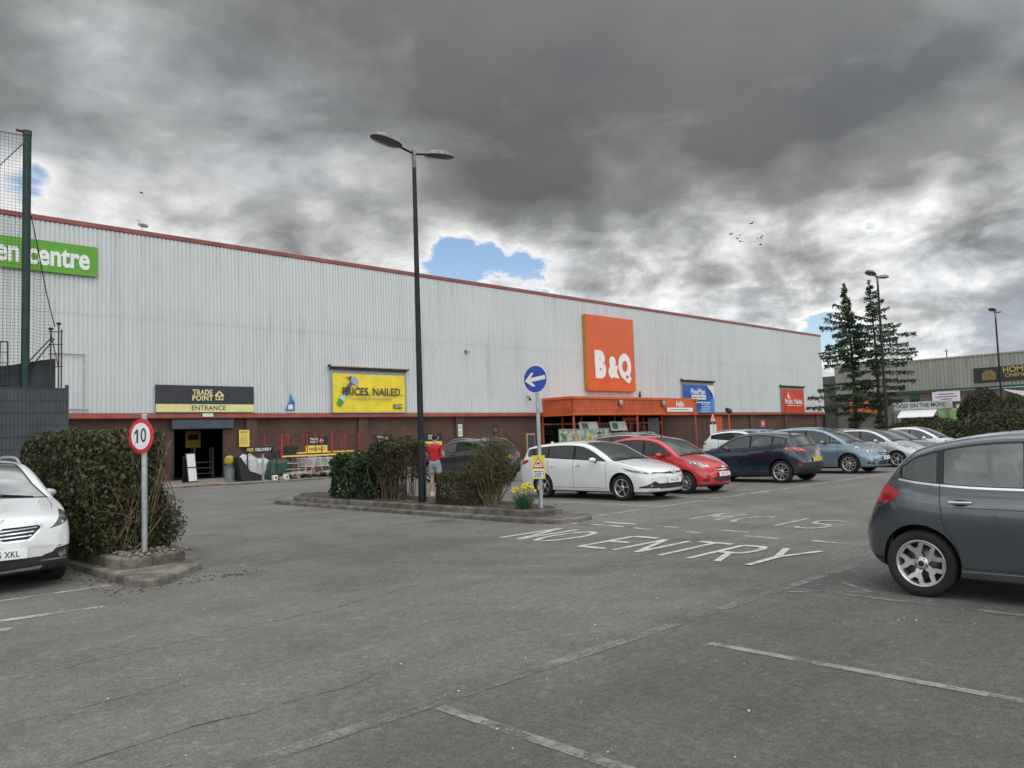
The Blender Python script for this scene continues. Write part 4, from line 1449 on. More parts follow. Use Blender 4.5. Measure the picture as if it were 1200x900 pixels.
M_kerb = kerb_mat()
M_soil = mat('bare soil', (.065, .05, .036), .97, var=.35, vscale=9, bump=1.0, bscale=30)
M_apron = mat('stained paving', (.25, .215, .165), .9, var=.2, vscale=.8, bump=.3, bscale=30, dirt=.5)


def worn_paint(name, col=(.56, .55, .51), lo=.36, hi=.56):
    m = bpy.data.materials.new(name)
    m.use_nodes = True
    t = NT(m.node_tree)
    co = t.n('ShaderNodeTexCoord').outputs['Object']
    n = t.math('ADD', t.math('MULTIPLY', t.noise(co, 2.2, 5, .65), .65), t.math('MULTIPLY', t.noise(co, 38, 3, .7), .35))
    b = t.n('ShaderNodeBsdfPrincipled', {}, Roughness=.8)
    t.set(b.inputs['Base Color'], t.mix(t.maprange(t.noise(co, 6, 5, .65), .35, .7), col, tuple(c * .62 for c in col)))
    tr = t.n('ShaderNodeBsdfTransparent')
    mx = t.n('ShaderNodeMixShader', Fac=t.maprange(n, lo, hi))
    t.t.links.new(tr.outputs[0], mx.inputs[1])
    t.t.links.new(b.outputs[0], mx.inputs[2])
    o = t.n('ShaderNodeOutputMaterial')
    t.t.links.new(mx.outputs[0], o.inputs[0])
    return m


M_line = worn_paint('worn white road paint', lo=.33, hi=.47)
M_line_old = worn_paint('old grey road paint', (.29, .285, .27), .38, .56)
M_line_mid = worn_paint('thin white road paint', (.44, .43, .405), .38, .54)
M_faint = worn_paint('faded road paint', (.225, .22, .208), .35, .60)

g = 1200
o = link('ground', raw_mesh('ground', [(-g, -g, 0), (g, -g, 0), (g, g, 0), (-g, g, 0)], [(0, 1, 2, 3)], M_asphalt))
setp(o, 'wide grey asphalt surface of the car park', 'ground', kind='structure')


def sheet(name, polys, m, z, label, cat, kind='structure'):
    vs, fs = [], []
    for p in polys:
        k = len(vs)
        vs += [(x, y, z) for x, y in p]
        fs.append(list(range(k, k + len(p))))
    me = raw_mesh(name, vs, fs, m)
    bm = bmesh.new()
    bm.from_mesh(me)
    for f in bm.faces:
        if f.normal.z < 0: f.normal_flip()
    bm.to_mesh(me)
    bm.free()
    o = link(name, me)
    return setp(o, label, cat, kind=kind)


def seg(a, b, w, jag=0):
    a, b = Vector(a), Vector(b)
    d = (b - a).normalized()
    n = Vector((-d.y, d.x)) * w / 2
    return [tuple(a + n), tuple(b + n), tuple(b - n), tuple(a - n)]


def crack(name, pts, w, label):
    """a ragged dark line along pts"""
    P = []
    for (a, b) in zip(pts, pts[1:]):
        n = max(2, int(math.dist(a, b) / .16))
        for k in range(n):
            t = k / n
            P.append((a[0] + (b[0] - a[0]) * t + random.gauss(0, .014), a[1] + (b[1] - a[1]) * t + random.gauss(0, .014)))
    L, Rr = [], []
    for i, p in enumerate(P):
        q = P[min(i + 1, len(P) - 1)]
        o_ = P[max(i - 1, 0)]
        d = Vector((q[0] - o_[0], q[1] - o_[1])).normalized()
        ww = w * random.uniform(.25, 1.0) * (1 if 2 < i < len(P) - 3 else .3)
        L.append((p[0] - d.y * ww, p[1] + d.x * ww))
        Rr.append((p[0] + d.y * ww, p[1] - d.x * ww))
    return sheet(name, [[L[i], L[i + 1], Rr[i + 1], Rr[i]] for i in range(len(P) - 1)], M_crack, .003, label, 'crack')


M_crack = worn_paint('crack in asphalt', (.036, .035, .033), .40, .56)

# stretched letters painted on the road; up is +X, reading towards -Y
GL = {
    'N': [((0, 0), (0, 1)), ((0, 1), (1, 0)), ((1, 0), (1, 1))],
    'E': [((0, 0), (0, 1)), ((0, 1), (1, 1)), ((0, .52), (.8, .52)), ((0, 0), (1, 0))],
    'T': [((.5, 0), (.5, 1)), ((-.15, 1), (1.15, 1))],
    'Y': [((.5, 0), (.5, .5)), ((.5, .5), (0, 1)), ((.5, .5), (1, 1))],
    'M': [((0, 0), (0, 1)), ((0, 1), (.5, .35)), ((.5, .35), (1, 1)), ((1, 1), (1, 0))],
    'I': [((.5, 0), (.5, 1))],
    'O': 'arc', 'R': 'R', 'C': 'C', 'S': 'S',
}


def glyph(ch):
    if ch in 'OCRS':
        if ch == 'O': return [(.5 + .5 * math.cos(t), .5 + .5 * math.sin(t)) for t in np.linspace(0, 2 * PI, 25)], []
        if ch == 'C': return [(.5 + .5 * math.cos(t), .5 + .5 * math.sin(t)) for t in np.linspace(.8, 2 * PI - .8, 20)], []
        if ch == 'R': return [(0, 1), (.5, 1)] + [(.6 + .35 * math.sin(t), .75 + .25 * math.cos(t)) for t in np.linspace(0, PI, 9)] + [(.5, .5), (0, .5)], [((0, 0), (0, 1)), ((.45, .5), (1, 0))]
        return [(.5 + .46 * math.cos(t), .76 + .24 * math.sin(t)) for t in np.linspace(.5, PI * 1.5, 10)] + [(.5 - .46 * math.cos(t), .26 + .26 * math.sin(t)) for t in np.linspace(PI / 2, PI + PI / 2 + .9, 10)], []
    return [], GL[ch]


def road_word(label, items, m):
    polys = []
    for ch, y0, y1, x0, x1 in items:
        path, segs = glyph(ch)
        f = lambda p: (x0 + (x1 - x0) * p[1], y0 + (y1 - y0) * p[0])
        for a, b in segs:
            A, B = f(a), f(b)
            # wide where the stroke runs across the lane
            across = abs(A[1] - B[1]) > abs(A[0] - B[0])
            polys.append(seg(A, B, (.135 if across else .092)))
        P = [f(p) for p in path]
        for a, b in zip(P, P[1:]):
            across = abs(a[1] - b[1]) / (math.dist(a, b) + 1e-6)
            d = Vector((b[0] - a[0], b[1] - a[1])).normalized() * .015
            polys.append(seg((a[0] - d.x, a[1] - d.y), (b[0] + d.x, b[1] + d.y), .085 + .045 * across))
    # strokes overlap: lift each by a hair so that no two lie in one plane
    vs, fs = [], []
    for k, p in enumerate(polys):
        n0 = len(vs)
        vs += [(x, y, .004 + k * .00012) for x, y in p]
        fs.append(list(range(n0, n0 + 4)))
    me = raw_mesh('road_lettering', vs, fs, m)
    bm = bmesh.new()
    bm.from_mesh(me)
    for f_ in bm.faces:
        if f_.normal.z < 0: f_.normal_flip()
    bm.to_mesh(me)
    bm.free()
    return setp(link('road_lettering', me), label, 'road marking', kind='structure')


road_word('white NO ENTRY painted across the lane in stretched letters', [
    ('N', 9.40, 9.00, 8.85, 10.32), ('O', 8.80, 8.32, 8.88, 10.15),
    ('E', 7.62, 7.16, 8.76, 10.05), ('N', 6.98, 6.58, 8.72, 10.0), ('T', 6.38, 5.96, 8.65, 10.05),
    ('R', 5.72, 5.30, 8.64, 10.03), ('Y', 5.10, 4.62, 8.60, 10.06)], M_line)
road_word('faded white MC IS letters beyond the dashed line', [
    ('M', 8.26, 7.78, 12.5, 13.85), ('C', 7.45, 6.95, 12.45, 13.62), ('I', 6.55, 6.35, 12.3, 13.61), ('S', 6.15, 5.65, 12.25, 13.5)], M_line_mid)
sheet('dashed_line', [seg((11.06, a), (11.02, b), .12) for a, b in ((10.37, 9.64), (9.32, 8.59))] +
      [seg((11.45, a), (11.44, b), .12) for a, b in ((9.34, 8.60), )], M_line, .004, 'white give way dashes beside the island nose', 'road marking')
sheet('dashed_line', [seg((10.97, a), (10.93, b), .12) for a, b in ((8.32, 7.9), (7.29, 6.95), (6.23, 5.66), (5.19, 4.65))] +
      [seg((11.4, a), (11.38, b), .11) for a, b in ((8.2, 7.6), (6.9, 6.4))], M_line_mid, .004, 'worn broken white dashes beyond the word ENTRY', 'road marking')
sheet('bay_line', [seg((12.1, 10.18), (46, 10.18), .10)], M_line_mid, .0045, 'long white line along the noses of the parked row', 'road marking')
sheet('bay_line', [seg((14.45 + 2.5 * k, 15.0), (14.45 + 2.5 * k, 10.23), .10) for k in range(12)], M_line_mid, .004, 'white lines dividing the far row of bays', 'road marking')
sheet('bay_line', [seg((0.2, 10.30), (3.22, 10.27), .09)], M_line_mid, .004, 'white line in front of the white car at the left', 'road marking')
sheet('bay_line', [seg((.6, 9.22), (2.75, 8.93), .13), seg((.7, 8.78), (1.85, 8.56), .12)], M_line_mid, .004, 'smeared white paint on the road left of the aisle', 'road marking')
sheet('bay_line', [seg((5.29, 3.35), (5.29, -1.5), .085)], M_line_old, .004, 'grey bay line running to the right edge', 'road marking')
sheet('bay_line', [seg((3.05, 3.82), (3.12, -1.0), .085)], M_line_old, .004, 'grey bay line in the nearest foreground', 'road marking')
sheet('bay_line', [seg((7.6, 3.8), (7.62, -1.5), .085)], M_faint, .004, 'faded bay line beside the grey car', 'road marking')
sheet('bay_line', [seg((-1.5, 3.93), (10.4, 3.86), .12)], M_faint, .0045, 'faded long line closing the near bays', 'road marking')
sheet('bay_line', [seg((-.55, 3.8), (-.5, -1.0), .085)], M_faint, .004, 'faded bay line at the lower left', 'road marking')
crack('crack', [(7.36, 3.75), (8.1, 3.62), (8.35, 3.25)], .008, 'thin crack round a sunken cover')
crack('crack', [(.35, 6.6), (2.3, 6.72), (4.3, 6.9), (6.3, 7.35)], .007, 'long thin crack across the aisle')
crack('crack', [(.9, 4.55), (1.9, 4.66), (2.9, 4.6), (4.1, 4.95)], .006, 'crack in the near asphalt left of the bays')
crack('crack', [(.4, 5.6), (1.6, 5.55), (2.8, 5.75)], .005, 'short crack at the lower left')
crack('crack', [(11.9, 6.9), (12.9, 6.2), (15.5, 5.2), (18.5, 4.6)], .025, 'wide dark crack through the pale asphalt')
sheet('drain_cover', [seg((7.42, 3.79), (7.84, 3.14), .05), seg((7.84, 3.14), (8.18, 3.55), .05)], M_line_old, .004, 'pale edge of a sunken cover near the grey car', 'cover')


# ------------------------------------------------------------------ kerbed islands
def slab(mb, poly, z0, z1, mi_top=0, mi_side=0):
    n = len(poly)
    ar = sum(poly[i][0] * poly[(i + 1) % n][1] - poly[(i + 1) % n][0] * poly[i][1] for i in range(n))
    if ar < 0: poly = poly[::-1]
    vs = [(x, y, z0) for x, y in poly] + [(x, y, z1 - .025) for x, y in poly]
    c = Vector((sum(p[0] for p in poly) / n, sum(p[1] for p in poly) / n))
    ins = []
    for x, y in poly:
        d = (c - Vector((x, y)))
        d = d.normalized() * .035
        ins.append((x + d.x, y + d.y, z1))
    vs += ins
    fs = [(i, (i + 1) % n, n + (i + 1) % n, n + i) for i in range(n)] + [(n + i, n + (i + 1) % n, 2 * n + (i + 1) % n, 2 * n + i) for i in range(n)]
    mb.add(vs, fs, mi_side)
    mb.add(ins, [tuple(range(n))], mi_top)


def inset_poly(poly, d):
    c = Vector((sum(p[0] for p in poly) / len(poly), sum(p[1] for p in poly) / len(poly)))
    n = len(poly)
    out = []
    ar = sum(poly[i][0] * poly[(i + 1) % n][1] - poly[(i + 1) % n][0] * poly[i][1] for i in range(n))
    sg = 1 if ar > 0 else -1
    for i in range(n):
        a, p, b = Vector(poly[i - 1]), Vector(poly[i]), Vector(poly[(i + 1) % n])
        e1, e2 = (p - a).normalized(), (b - p).normalized()
        n1, n2 = Vector((-e1.y, e1.x)) * sg, Vector((-e2.y, e2.x)) * sg
        bis = (n1 + n2)
        bis = bis / max(.4, bis.dot(n1)) if bis.length > .1 else n1
        out.append(tuple(p + bis * d))
    return out


def island(label, low, high, h1, h2):
    q = MB()
    slab(q, low, -.05, h1, 0, 0)
    slab(q, high, h1 - .02, h2, 0, 0)
    o = q.build('traffic_island', [M_kerb])
    setp(o, label, 'kerb', kind='structure')
    inner = inset_poly(high, .13)
    # lumpy soil inside the kerb
    xs = [p[0] for p in inner]
    ys = [p[1] for p in inner]
    s = MB()
    s.add([(x, y, h2 + .004) for x, y in inner], [tuple(range(len(inner)))], 0)
    so = s.build('soil_bed', [M_soil])
    for p in so.data.polygons:
        if p.normal.z < 0: so.data.flip_normals(); break
    setp(so, 'dark soil filling ' + label.split(' ', 1)[1], 'soil', kind='structure')
    return inner


low_l = [(3.30, 15.6), (3.32, 12.7), (3.34, 9.95), (3.46, 9.68), (3.7, 9.74), (4.42, 10.5), (4.60, 10.95), (4.68, 11.6), (4.78, 12.6), (4.86, 15.6)]
high_l = [(3.44, 15.4), (3.45, 12.8), (3.45, 10.95), (3.52, 10.76), (3.75, 10.72), (4.36, 10.88), (4.47, 11.2), (4.52, 11.8), (4.68, 15.4)]
in_l = island('the small kerbed island with the speed limit sign', low_l, high_l, .10, .24)
low_c = [(10.62, 20.3), (10.60, 15), (10.56, 12), (10.56, 10.4), (10.75, 9.95), (11.2, 9.72), (11.7, 9.85), (12.15, 10.5), (12.5, 12), (12.65, 15), (12.7, 21.2), (12.2, 21.9), (11.2, 21.4)]
high_c = [(10.80, 19.6), (10.78, 15), (10.75, 12), (10.75, 10.75), (10.95, 10.45), (11.5, 10.42), (11.85, 10.9), (12.2, 12), (12.4, 15), (12.45, 20.8), (11.6, 20.9)]
in_c = island('the long kerbed island with the lamp post', low_c, high_c, .09, .215)

# pebbles lying on the soil of the small island: too many to count
q = MB()
for _ in range(190):
    x, y = random.uniform(3.6, 4.45), random.uniform(10.75, 11.5)
    r = random.choice((.010, .014, .018, .030))
    q.ball((x, y, .245 + r * .3), (r, r * random.uniform(.6, 1.2), r * .6), 6, 4, random.choice((0, 0, 1)))
for _ in range(160):
    y = random.uniform(10.9, 20)
    q.ball((random.uniform(10.95, 12.0), y, .222), (random.uniform(.01, .03),) * 2 + (.012,), 6, 4, random.choice((0, 1, 1)))
M_peb1 = mat('pale pebble', (.24, .21, .17), .85, var=.3, vscale=20)
M_peb2 = mat('brown pebble', (.16, .12, .09), .9, var=.3, vscale=20)
setp(q.build('gravel', [M_peb1, M_peb2]), 'pebbles and crumbs scattered on the island soil', 'gravel', kind='stuff')

q = MB()
for _ in range(150):
    x, y = random.uniform(.2, 9.5), random.uniform(1.6, 4.4)
    if random.random() < .3: x, y = random.uniform(.5, 10), random.uniform(4, 9.5)
    r = random.choice((.004, .005, .006, .009))
    q.ball((x, y, r * .5), (r * random.uniform(.8, 1.6), r, r * .7), 6, 4, random.choice((0, 0, 1)))
for _ in range(260):                      # grit and dead leaves gathered along the kerbs
    if random.random() < .5: x, y = random.uniform(3.0, 3.35), random.uniform(9.4, 13)
    else: x, y = random.uniform(3.4, 4.9), 9.55 + .9 * random.random() * random.random()
    r = random.uniform(.006, .02)
    q.ball((x, y, r * .3), (r * 1.3, r, r * .4), 6, 4, random.choice((1, 2, 2)))
M_chip = mat('pale chipping', (.52, .51, .48), .8, var=.2, vscale=20)
M_dead = mat('dead leaf brown', (.11, .07, .035), .9, var=.4, vscale=30)
setp(q.build('loose_chippings', [M_chip, M_peb1, M_dead]), 'loose pale chippings and grit scattered on the near asphalt', 'gravel', kind='stuff')

# paving in front of the store
q = MB()
slab(q, [(-20, 39.9), (-20, 33.6), (15, 33.2), (15.9, 32.6), (26, 32.6), (90, 33.4), (92, 39.9)], -.05, .06, 0, 1)
setp(q.build('pavement', [M_apron, M_kerb]), 'brownish paved strip along the foot of the store', 'pavement', kind='structure')

# ------------------------------------------------------------------ the store
def cladding_mat(name, col, streak=(.30, .31, .29), amt=.5, moss=None):
    m, t, b = principled(name)
    co = t.n('ShaderNodeTexCoord').outputs['Object']
    s = t.n('ShaderNodeSeparateXYZ', Vector=co)
    al = t.math('ADD', s.outputs[0], s.outputs[1])
    v = t.n('ShaderNodeCombineXYZ', X=t.math('MULTIPLY', al, 1.6), Y=t.math('MULTIPLY', s.outputs[2], .10), Z=0.0).outputs[0]
    st = t.noise(v, 1.0, 7, .68)
    pt = t.noise(co, .22, 5, .6)
    c = t.mix(t.math('MULTIPLY', t.math('MULTIPLY', t.maprange(st, .46, .72), t.maprange(pt, .35, .7, .35, 1.0)), amt), col, streak)
    # sheets of slightly different age
    sh = t.n('ShaderNodeTexWhiteNoise', {'noise_dimensions': '2D'}, Vector=t.n('ShaderNodeCombineXYZ', X=t.math('FLOOR', t.math('DIVIDE', al, 3.0)), Y=t.math('FLOOR', t.math('DIVIDE', s.outputs[2], 4.4)), Z=0.0).outputs[0])
    c = t.mix(1.0, c, t.ramp(sh.outputs[0], [(0, .955), (1, 1.02)]), 'MULTIPLY')
    if moss:
        c = t.mix(t.math('MULTIPLY', t.maprange(t.noise(v, .7, 5, .6), .42, .7), .6), c, moss)
    t.set(b.inputs['Base Color'], c)
    b.inputs['Roughness'].default_value = .5
    b.inputs['Specular IOR Level'].default_value = .35
    return m


M_clad = cladding_mat('white corrugated cladding', (.605, .628, .632), (.33, .345, .34), .55)
M_brick = brick_mat('brown brick', (.135, .070, .050), (.098, .052, .039), (.066, .050, .042))
M_brick_d = brick_mat('dark brown brick', (.130, .070, .052), (.105, .057, .043), (.055, .045, .04), .9)
M_redtrim = mat('faded red metal trim', (.36, .085, .055), .45, var=.12, vscale=1.5, dirt=.25)
M_rooftrim = mat('dull red roof edge', (.27, .072, .066), .5, var=.12, vscale=1.0, dirt=.2)
M_orange = mat('orange painted metal', (.62, .115, .022), .45, var=.08, vscale=1.2, dirt=.2)
M_orange_d = mat('orange brown ribbed metal', (.52, .098, .030), .5, var=.1, vscale=1.5, dirt=.25)
M_sign_or = mat('orange sign face', (.66, .105, .018), .42, var=.05, vscale=.5)
M_white = mat('white sign lettering', (.80, .81, .82), .45, var=.03)
M_black = mat('black sign board', (.018, .018, .020), .5, var=.15)
M_charc = mat('charcoal sign board', (.030, .031, .038), .5, var=.1)
M_cream = mat('pale yellow sign lettering', (.74, .68, .32), .5, var=.05)
M_creamw = mat('cream lettering', (.80, .78, .60), .5, var=.04)
M_yel = mat('yellow vinyl banner', (.83, .66, .035), .5, var=.06, vscale=1.5, bump=.9, bscale=2.2)
M_yelp = mat('yellow board', (.80, .64, .08), .5, var=.06)
M_green = mat('green sign face', (.115, .36, .030), .5, var=.06, vscale=.8)
M_bluev = mat('blue vinyl banner', (.018, .105, .42), .45, var=.12, vscale=1.2, bump=.8, bscale=2.2)
M_blue2 = mat('bright blue vinyl', (.05, .26, .62), .45, var=.1)
M_redv = mat('red vinyl banner', (.62, .055, .025), .5, var=.08, vscale=1.0, bump=.7, bscale=2.2)
M_steel = mat('galvanised steel', (.42, .44, .45), .42, .7, var=.15, vscale=4)
M_dkmetal = mat('dark grey metal', (.045, .047, .050), .5, .4, var=.15)
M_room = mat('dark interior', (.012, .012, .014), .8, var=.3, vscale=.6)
M_shutter = mat('blue grey shutter box', (.070, .085, .115), .5, .2, var=.1)
M_paper = mat('white paper', (.74, .74, .73), .6, var=.04)
M_ink = mat('printed ink', (.04, .04, .045), .6, var=0)
M_inkg = mat('grey printed ink', (.28, .28, .27), .6, var=0)
M_sglass = glass('shop window glass', (.42, .46, .46))
M_wood = mat('pale wood', (.42, .30, .17), .7, var=.2, vscale=8)

XW0, XW1, YW, ZT, ZR = -22.0, 90.0, 40.0, 3.42, 12.22
FACE = (R(90), 0, 0)


def corrugated(name, x0, x1, z0, z1, m, parent, y=0.0, pitch=.20, deep=.046, axis='x', mi=0):
    """trapezoid ribs running up the sheet, facing -Y (axis x) or -X (axis y)"""
    vs, fs = [], []
    prof = [(0, 0), (.55, 0), (.66, deep), (.89, deep)]
    n = int(round((x1 - x0) / pitch))
    pts = []
    for k in range(n):
        for (u, d) in prof:
            x = x0 + (k + u) * pitch
            if x <= x1: pts.append((x, y + d))
    pts.append((x1, y))
    for (x, d) in pts:
        for z in (z0, z1):
            vs.append((x, d, z) if axis == 'x' else (d, x, z))
    for i in range(len(pts) - 1):
        f = (2 * i, 2 * i + 2, 2 * i + 3, 2 * i + 1)
        fs.append(f if axis == 'x' else f[::-1])
    return link(name, raw_mesh(name, vs, fs, m), parent)


store = thing('store_building', 'huge white corrugated warehouse store with brown brick base and red roof edge', 'store')
corrugated('cladding', XW0, XW1, ZT, 8.12, M_clad, store, YW)
corrugated('cladding', XW0, XW1, 8.05, ZR, M_clad, store, YW - .014)
q = MB()
for k in range(15):
    x = XW0 + 7.5 * k + 2.2
    for z in (5.0, 6.6, 8.2, 9.8, 11.4):
        for j in range(12):
            q.box((x + j * .6, YW - .02, z), (.03, .02, .03), 0)
q.build('sheet_fixings', [M_steel], store)
q = MB()
q.box(((XW0 + XW1) / 2, YW + .08, ZR + .11), (XW1 - XW0 + .3, .28, .25), 0, bev=.03)
q.build('roof_edge', [M_rooftrim], store)
q = MB()
q.box(((XW0 + XW1) / 2, YW + .06, ZT - .14), (XW1 - XW0 + .2, .22, .24), 0, bev=.02)
q.box(((XW0 + XW1) / 2, YW + .16, ZT - .27), (XW1 - XW0, .30, .02), 0)
q.build('wall_trim', [M_redtrim], store)
# brick base with its openings: the trade entrance and the store front
DX0, DX1, DZ = 15.55, 18.28, 3.06
SX0, SX1 = 42.6, 58.0
YB = YW + .34
q = MB()
zt = ZT - .285
for a, b in ((XW0, DX0), (DX1, SX0), (SX1, XW1)):
    q.box(((a + b) / 2, YB + .15, zt / 2), (b - a, .30, zt), 0)
q.box(((DX0 + DX1) / 2, YB + .15, (DZ + zt) / 2), (DX1 - DX0, .28, zt - DZ), 0)
q.build('brick_base', [M_brick], store)
for x in (-14, -6.6, .7, 8.1, 19.72, 26.8, 34.42, 66.2, 73.4, 80.8, 88.4):
    q = MB()
    q.box((x, YB - .10, zt / 2), (.62, .20, zt), 0)
    q.build('brick_pier', [M_brick_d], store)
q = MB()
q.box(((XW0 + XW1) / 2, YW + 36, ZR - .2), (XW1 - XW0, 71.3, .2), 0)
q.box((XW1 - .16, YW + 36, ZR / 2), (.3, 71, ZR - .7), 0)
q.box((XW0 + .16, YW + 36, ZR / 2), (.3, 71, ZR - .7), 0)
q.box(((XW0 + XW1) / 2, YW + 71.5, ZR / 2), (XW1 - XW0 - 1, .3, ZR - .7), 0)
q.build('rear_shell', [M_clad], store)
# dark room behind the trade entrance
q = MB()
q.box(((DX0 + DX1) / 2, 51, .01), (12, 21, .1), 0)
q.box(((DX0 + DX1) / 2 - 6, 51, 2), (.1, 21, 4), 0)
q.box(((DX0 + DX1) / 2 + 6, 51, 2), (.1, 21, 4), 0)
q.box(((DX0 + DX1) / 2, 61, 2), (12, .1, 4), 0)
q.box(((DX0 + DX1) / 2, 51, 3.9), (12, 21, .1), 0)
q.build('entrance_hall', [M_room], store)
q = MB()
q.box(((DX0 + DX1) / 2 + .15, YB - .12, DZ - .20), (DX1 - DX0 + .5, .34, .52), 0, bev=.04)
q.box((DX0 + .05, YB + .06, 1.5), (.10, .14, 3.0), 1)
q.box((DX1 - .05, YB + .06, 1.5), (.10, .14, 3.0), 1)
q.build('roller_shutter', [M_shutter, M_dkmetal], store)

# sign boards fixed to the wall
YS = YW - .06


def board(name, x0, x1, z0, z1, m, y=YS, d=.06, label=None, cat='sign', parent=None, group=None, bev=.008):
    q = MB()
    q.box((0, 0, 0), (x1 - x0, d, z1 - z0), 0, bev=bev)
    o = q.build(name, [m] if not isinstance(m, list) else m, parent, ((x0 + x1) / 2, y - d / 2, (z0 + z1) / 2))
    if label: setp(o, label, cat, group)
    return o


def line_of_print(w, h, rows, m, parent, x, y, z, jag=.25, gap=.5, lengths=None, name='printed_lines'):
    """rows of tiny words, too small to read, as raised ink"""
    q = MB()
    rh = h / rows
    for r_ in range(rows):
        x_ = -w / 2
        end = w / 2 * (1 - random.uniform(0, jag)) if lengths is None else -w / 2 + w * lengths[r_ % len(lengths)]
        while x_ < end:
            ww = random.uniform(.5, 2.2) * rh
            q.box((x_ + ww / 2, 0, h / 2 - (r_ + .5) * rh), (min(ww, end - x_ + .001), .004, rh * gap), 0)
            x_ += ww + rh * .35
    return q.build(name, [m], parent, (x, y, z))


# garden centre board, cut by the left edge of the photograph
o = board('garden_centre_sign', 2.6, 11.92, 9.84, 11.27, M_green, label='bright green garden centre board high on the white wall', d=.10)
text('garden centre', 1.36, M_white, o, (4.32, -.058, .02), FACE, bold=.028, extrude=.01, align='RIGHT', sx=.72, space=1.0)

# trade entrance board
o = board('trade_entrance_sign', 14.58, 19.70, 3.46, 4.82, M_charc, label='charcoal and yellow trade entrance board over the dark doorway', d=.08)
st = MB()
st.box((0, 0, 0), (5.11, .012, .40), 0)
st.build('yellow_strip', [M_cream], o, (0, -.047, -.475))
M_trade = M_cream


def slab_text(txt, size, m, parent, loc, **kw):
    """heavy lettering with slab serifs"""
    o_ = text(txt, size, m, parent, loc, FACE, **kw)
    return o_


def house_logo(parent, x, z, s, m, y, mdark):
    q = MB()
    M = Matrix.Translation((x, y, z)) @ Matrix.Rotation(R(90), 4, 'X')
    q.prism([(-.62 * s, .02 * s), (0, .62 * s), (.62 * s, .02 * s), (.46 * s, .02 * s), (.46 * s, -.5 * s), (-.46 * s, -.5 * s), (-.46 * s, .02 * s)], M, .008, 0)
    M2 = Matrix.Translation((x, y - .010, z)) @ Matrix.Rotation(R(90), 4, 'X')
    q.prism([(0, .42 * s), (.16 * s, .22 * s), (.10 * s, -.02 * s), (-.10 * s, -.02 * s), (-.16 * s, .22 * s)], M2, .004, 1)
    for sg in (-1, 1):
        q.prism([(sg * .10 * s, -.14 * s), (sg * .34 * s, -.06 * s), (sg * .34 * s, -.40 * s), (sg * .08 * s, -.40 * s)], M2, .004, 1)
    return q.build('house_emblem', [m, mdark], parent)


slab_text('TRADE', .37, M_trade, o, (-.22, -.048, .325), bold=.030, extrude=.004, sx=.84, space=1.08)
slab_text('POINT', .37, M_trade, o, (-.22, -.048, .03), bold=.030, extrude=.004, sx=.92, space=1.10)
house_logo(o, .66, .165, .44, M_trade, -.044, M_charc)
text('ENTRANCE', .34, M_ink, o, (.1, -.056, -.475), FACE, bold=.016, space=1.05)

# yellow banner with its frame
def banner(name, x0, x1, z0, z1, m, label, rail_dx=0.0):
    b = thing(name, label, 'banner', ((x0 + x1) / 2, YS - .10, (z0 + z1) / 2))
    w, h = x1 - x0, z1 - z0
    q = MB()
    # vinyl sheet with shallow creases
    nx, nz = 26, 14
    vs, fs = [], []
    for i in range(nx + 1):
        for j in range(nz + 1):
            u, v = i / nx, j / nz
            e = math.sin(PI * u) * math.sin(PI * v)
            d = e * (.020 * math.sin(7 * u + 9 * v) + .014 * math.sin(17 * u - 11 * v + 1) + .05 * math.sin(2.2 * u + 1.1))
            vs.append((-w / 2 + w * u, -d, -h / 2 + h * v))
    for i in range(nx):
        for j in range(nz):
            a = i * (nz + 1) + j
            fs.append((a, a + nz + 1, a + nz + 2, a + 1))
    q.add(vs, fs, 0, True)
    q.build('vinyl_sheet', [m], b)
    q = MB()
    for sx in (-1, 1):
        q.bar((sx * (w / 2 + .06), .02, -h / 2 - .02), (sx * (w / 2 + .06), .02, h / 2 + .22), .05, 0)
    q.bar((-w / 2 - .08, .02, -h / 2 - .03), (w / 2 + .08, .02, -h / 2 - .03), .045, 0)
    q.box((rail_dx, .0, h / 2 + .30), (w + .30, .16, .16), 1, bev=.02)
    q.box((rail_dx, -.06, h / 2 + .40), (w + .45, .28, .05), 2)
    q.box((-w / 2 - .22, -.05, h / 2 + .42), (.12, .2, .14), 1)
    q.box((w / 2 + .22, -.05, h / 2 + .38), (.12, .2, .12), 1)
    # lacing
    n = int(w / .30)
    for k in range(n + 1):
        x = -w / 2 + w * k / n
        q.bar((x, -.0, h / 2 - .03), (x, .01, h / 2 + .22), .018, 0)
    q.build('banner_frame', [M_steel, M_dkmetal, M_wood], b)
    return b, w, h


b, w, h = banner('yellow_banner', 24.55, 29.72, 3.46, 5.72, M_yel, 'yellow vinyl banner with a hammer and the words PRICES. NAILED.')
text('PRICES. NAILED.', .64, M_ink, b, (.12, -.128, .06), FACE, bold=.018, extrude=.003, sx=.92, space=1.02)
text('On hundreds of essential products', .215, M_inkg, b, (.05, -.098, -.33), FACE, bold=.004)
q = MB()
q.box((0, 0, 0), (.62, .01, .26), 0)
k_ = q.build('logo_plate', [M_black], b, (1.95, -.085, -.78))
text('TRADE', .115, M_creamw, k_, (-.07, -.008, .06), FACE, bold=.02)
text('POINT', .115, M_creamw, k_, (-.07, -.008, -.06), FACE, bold=.02)
house_logo(k_, .2, 0, .15, M_creamw, -.008, M_black)
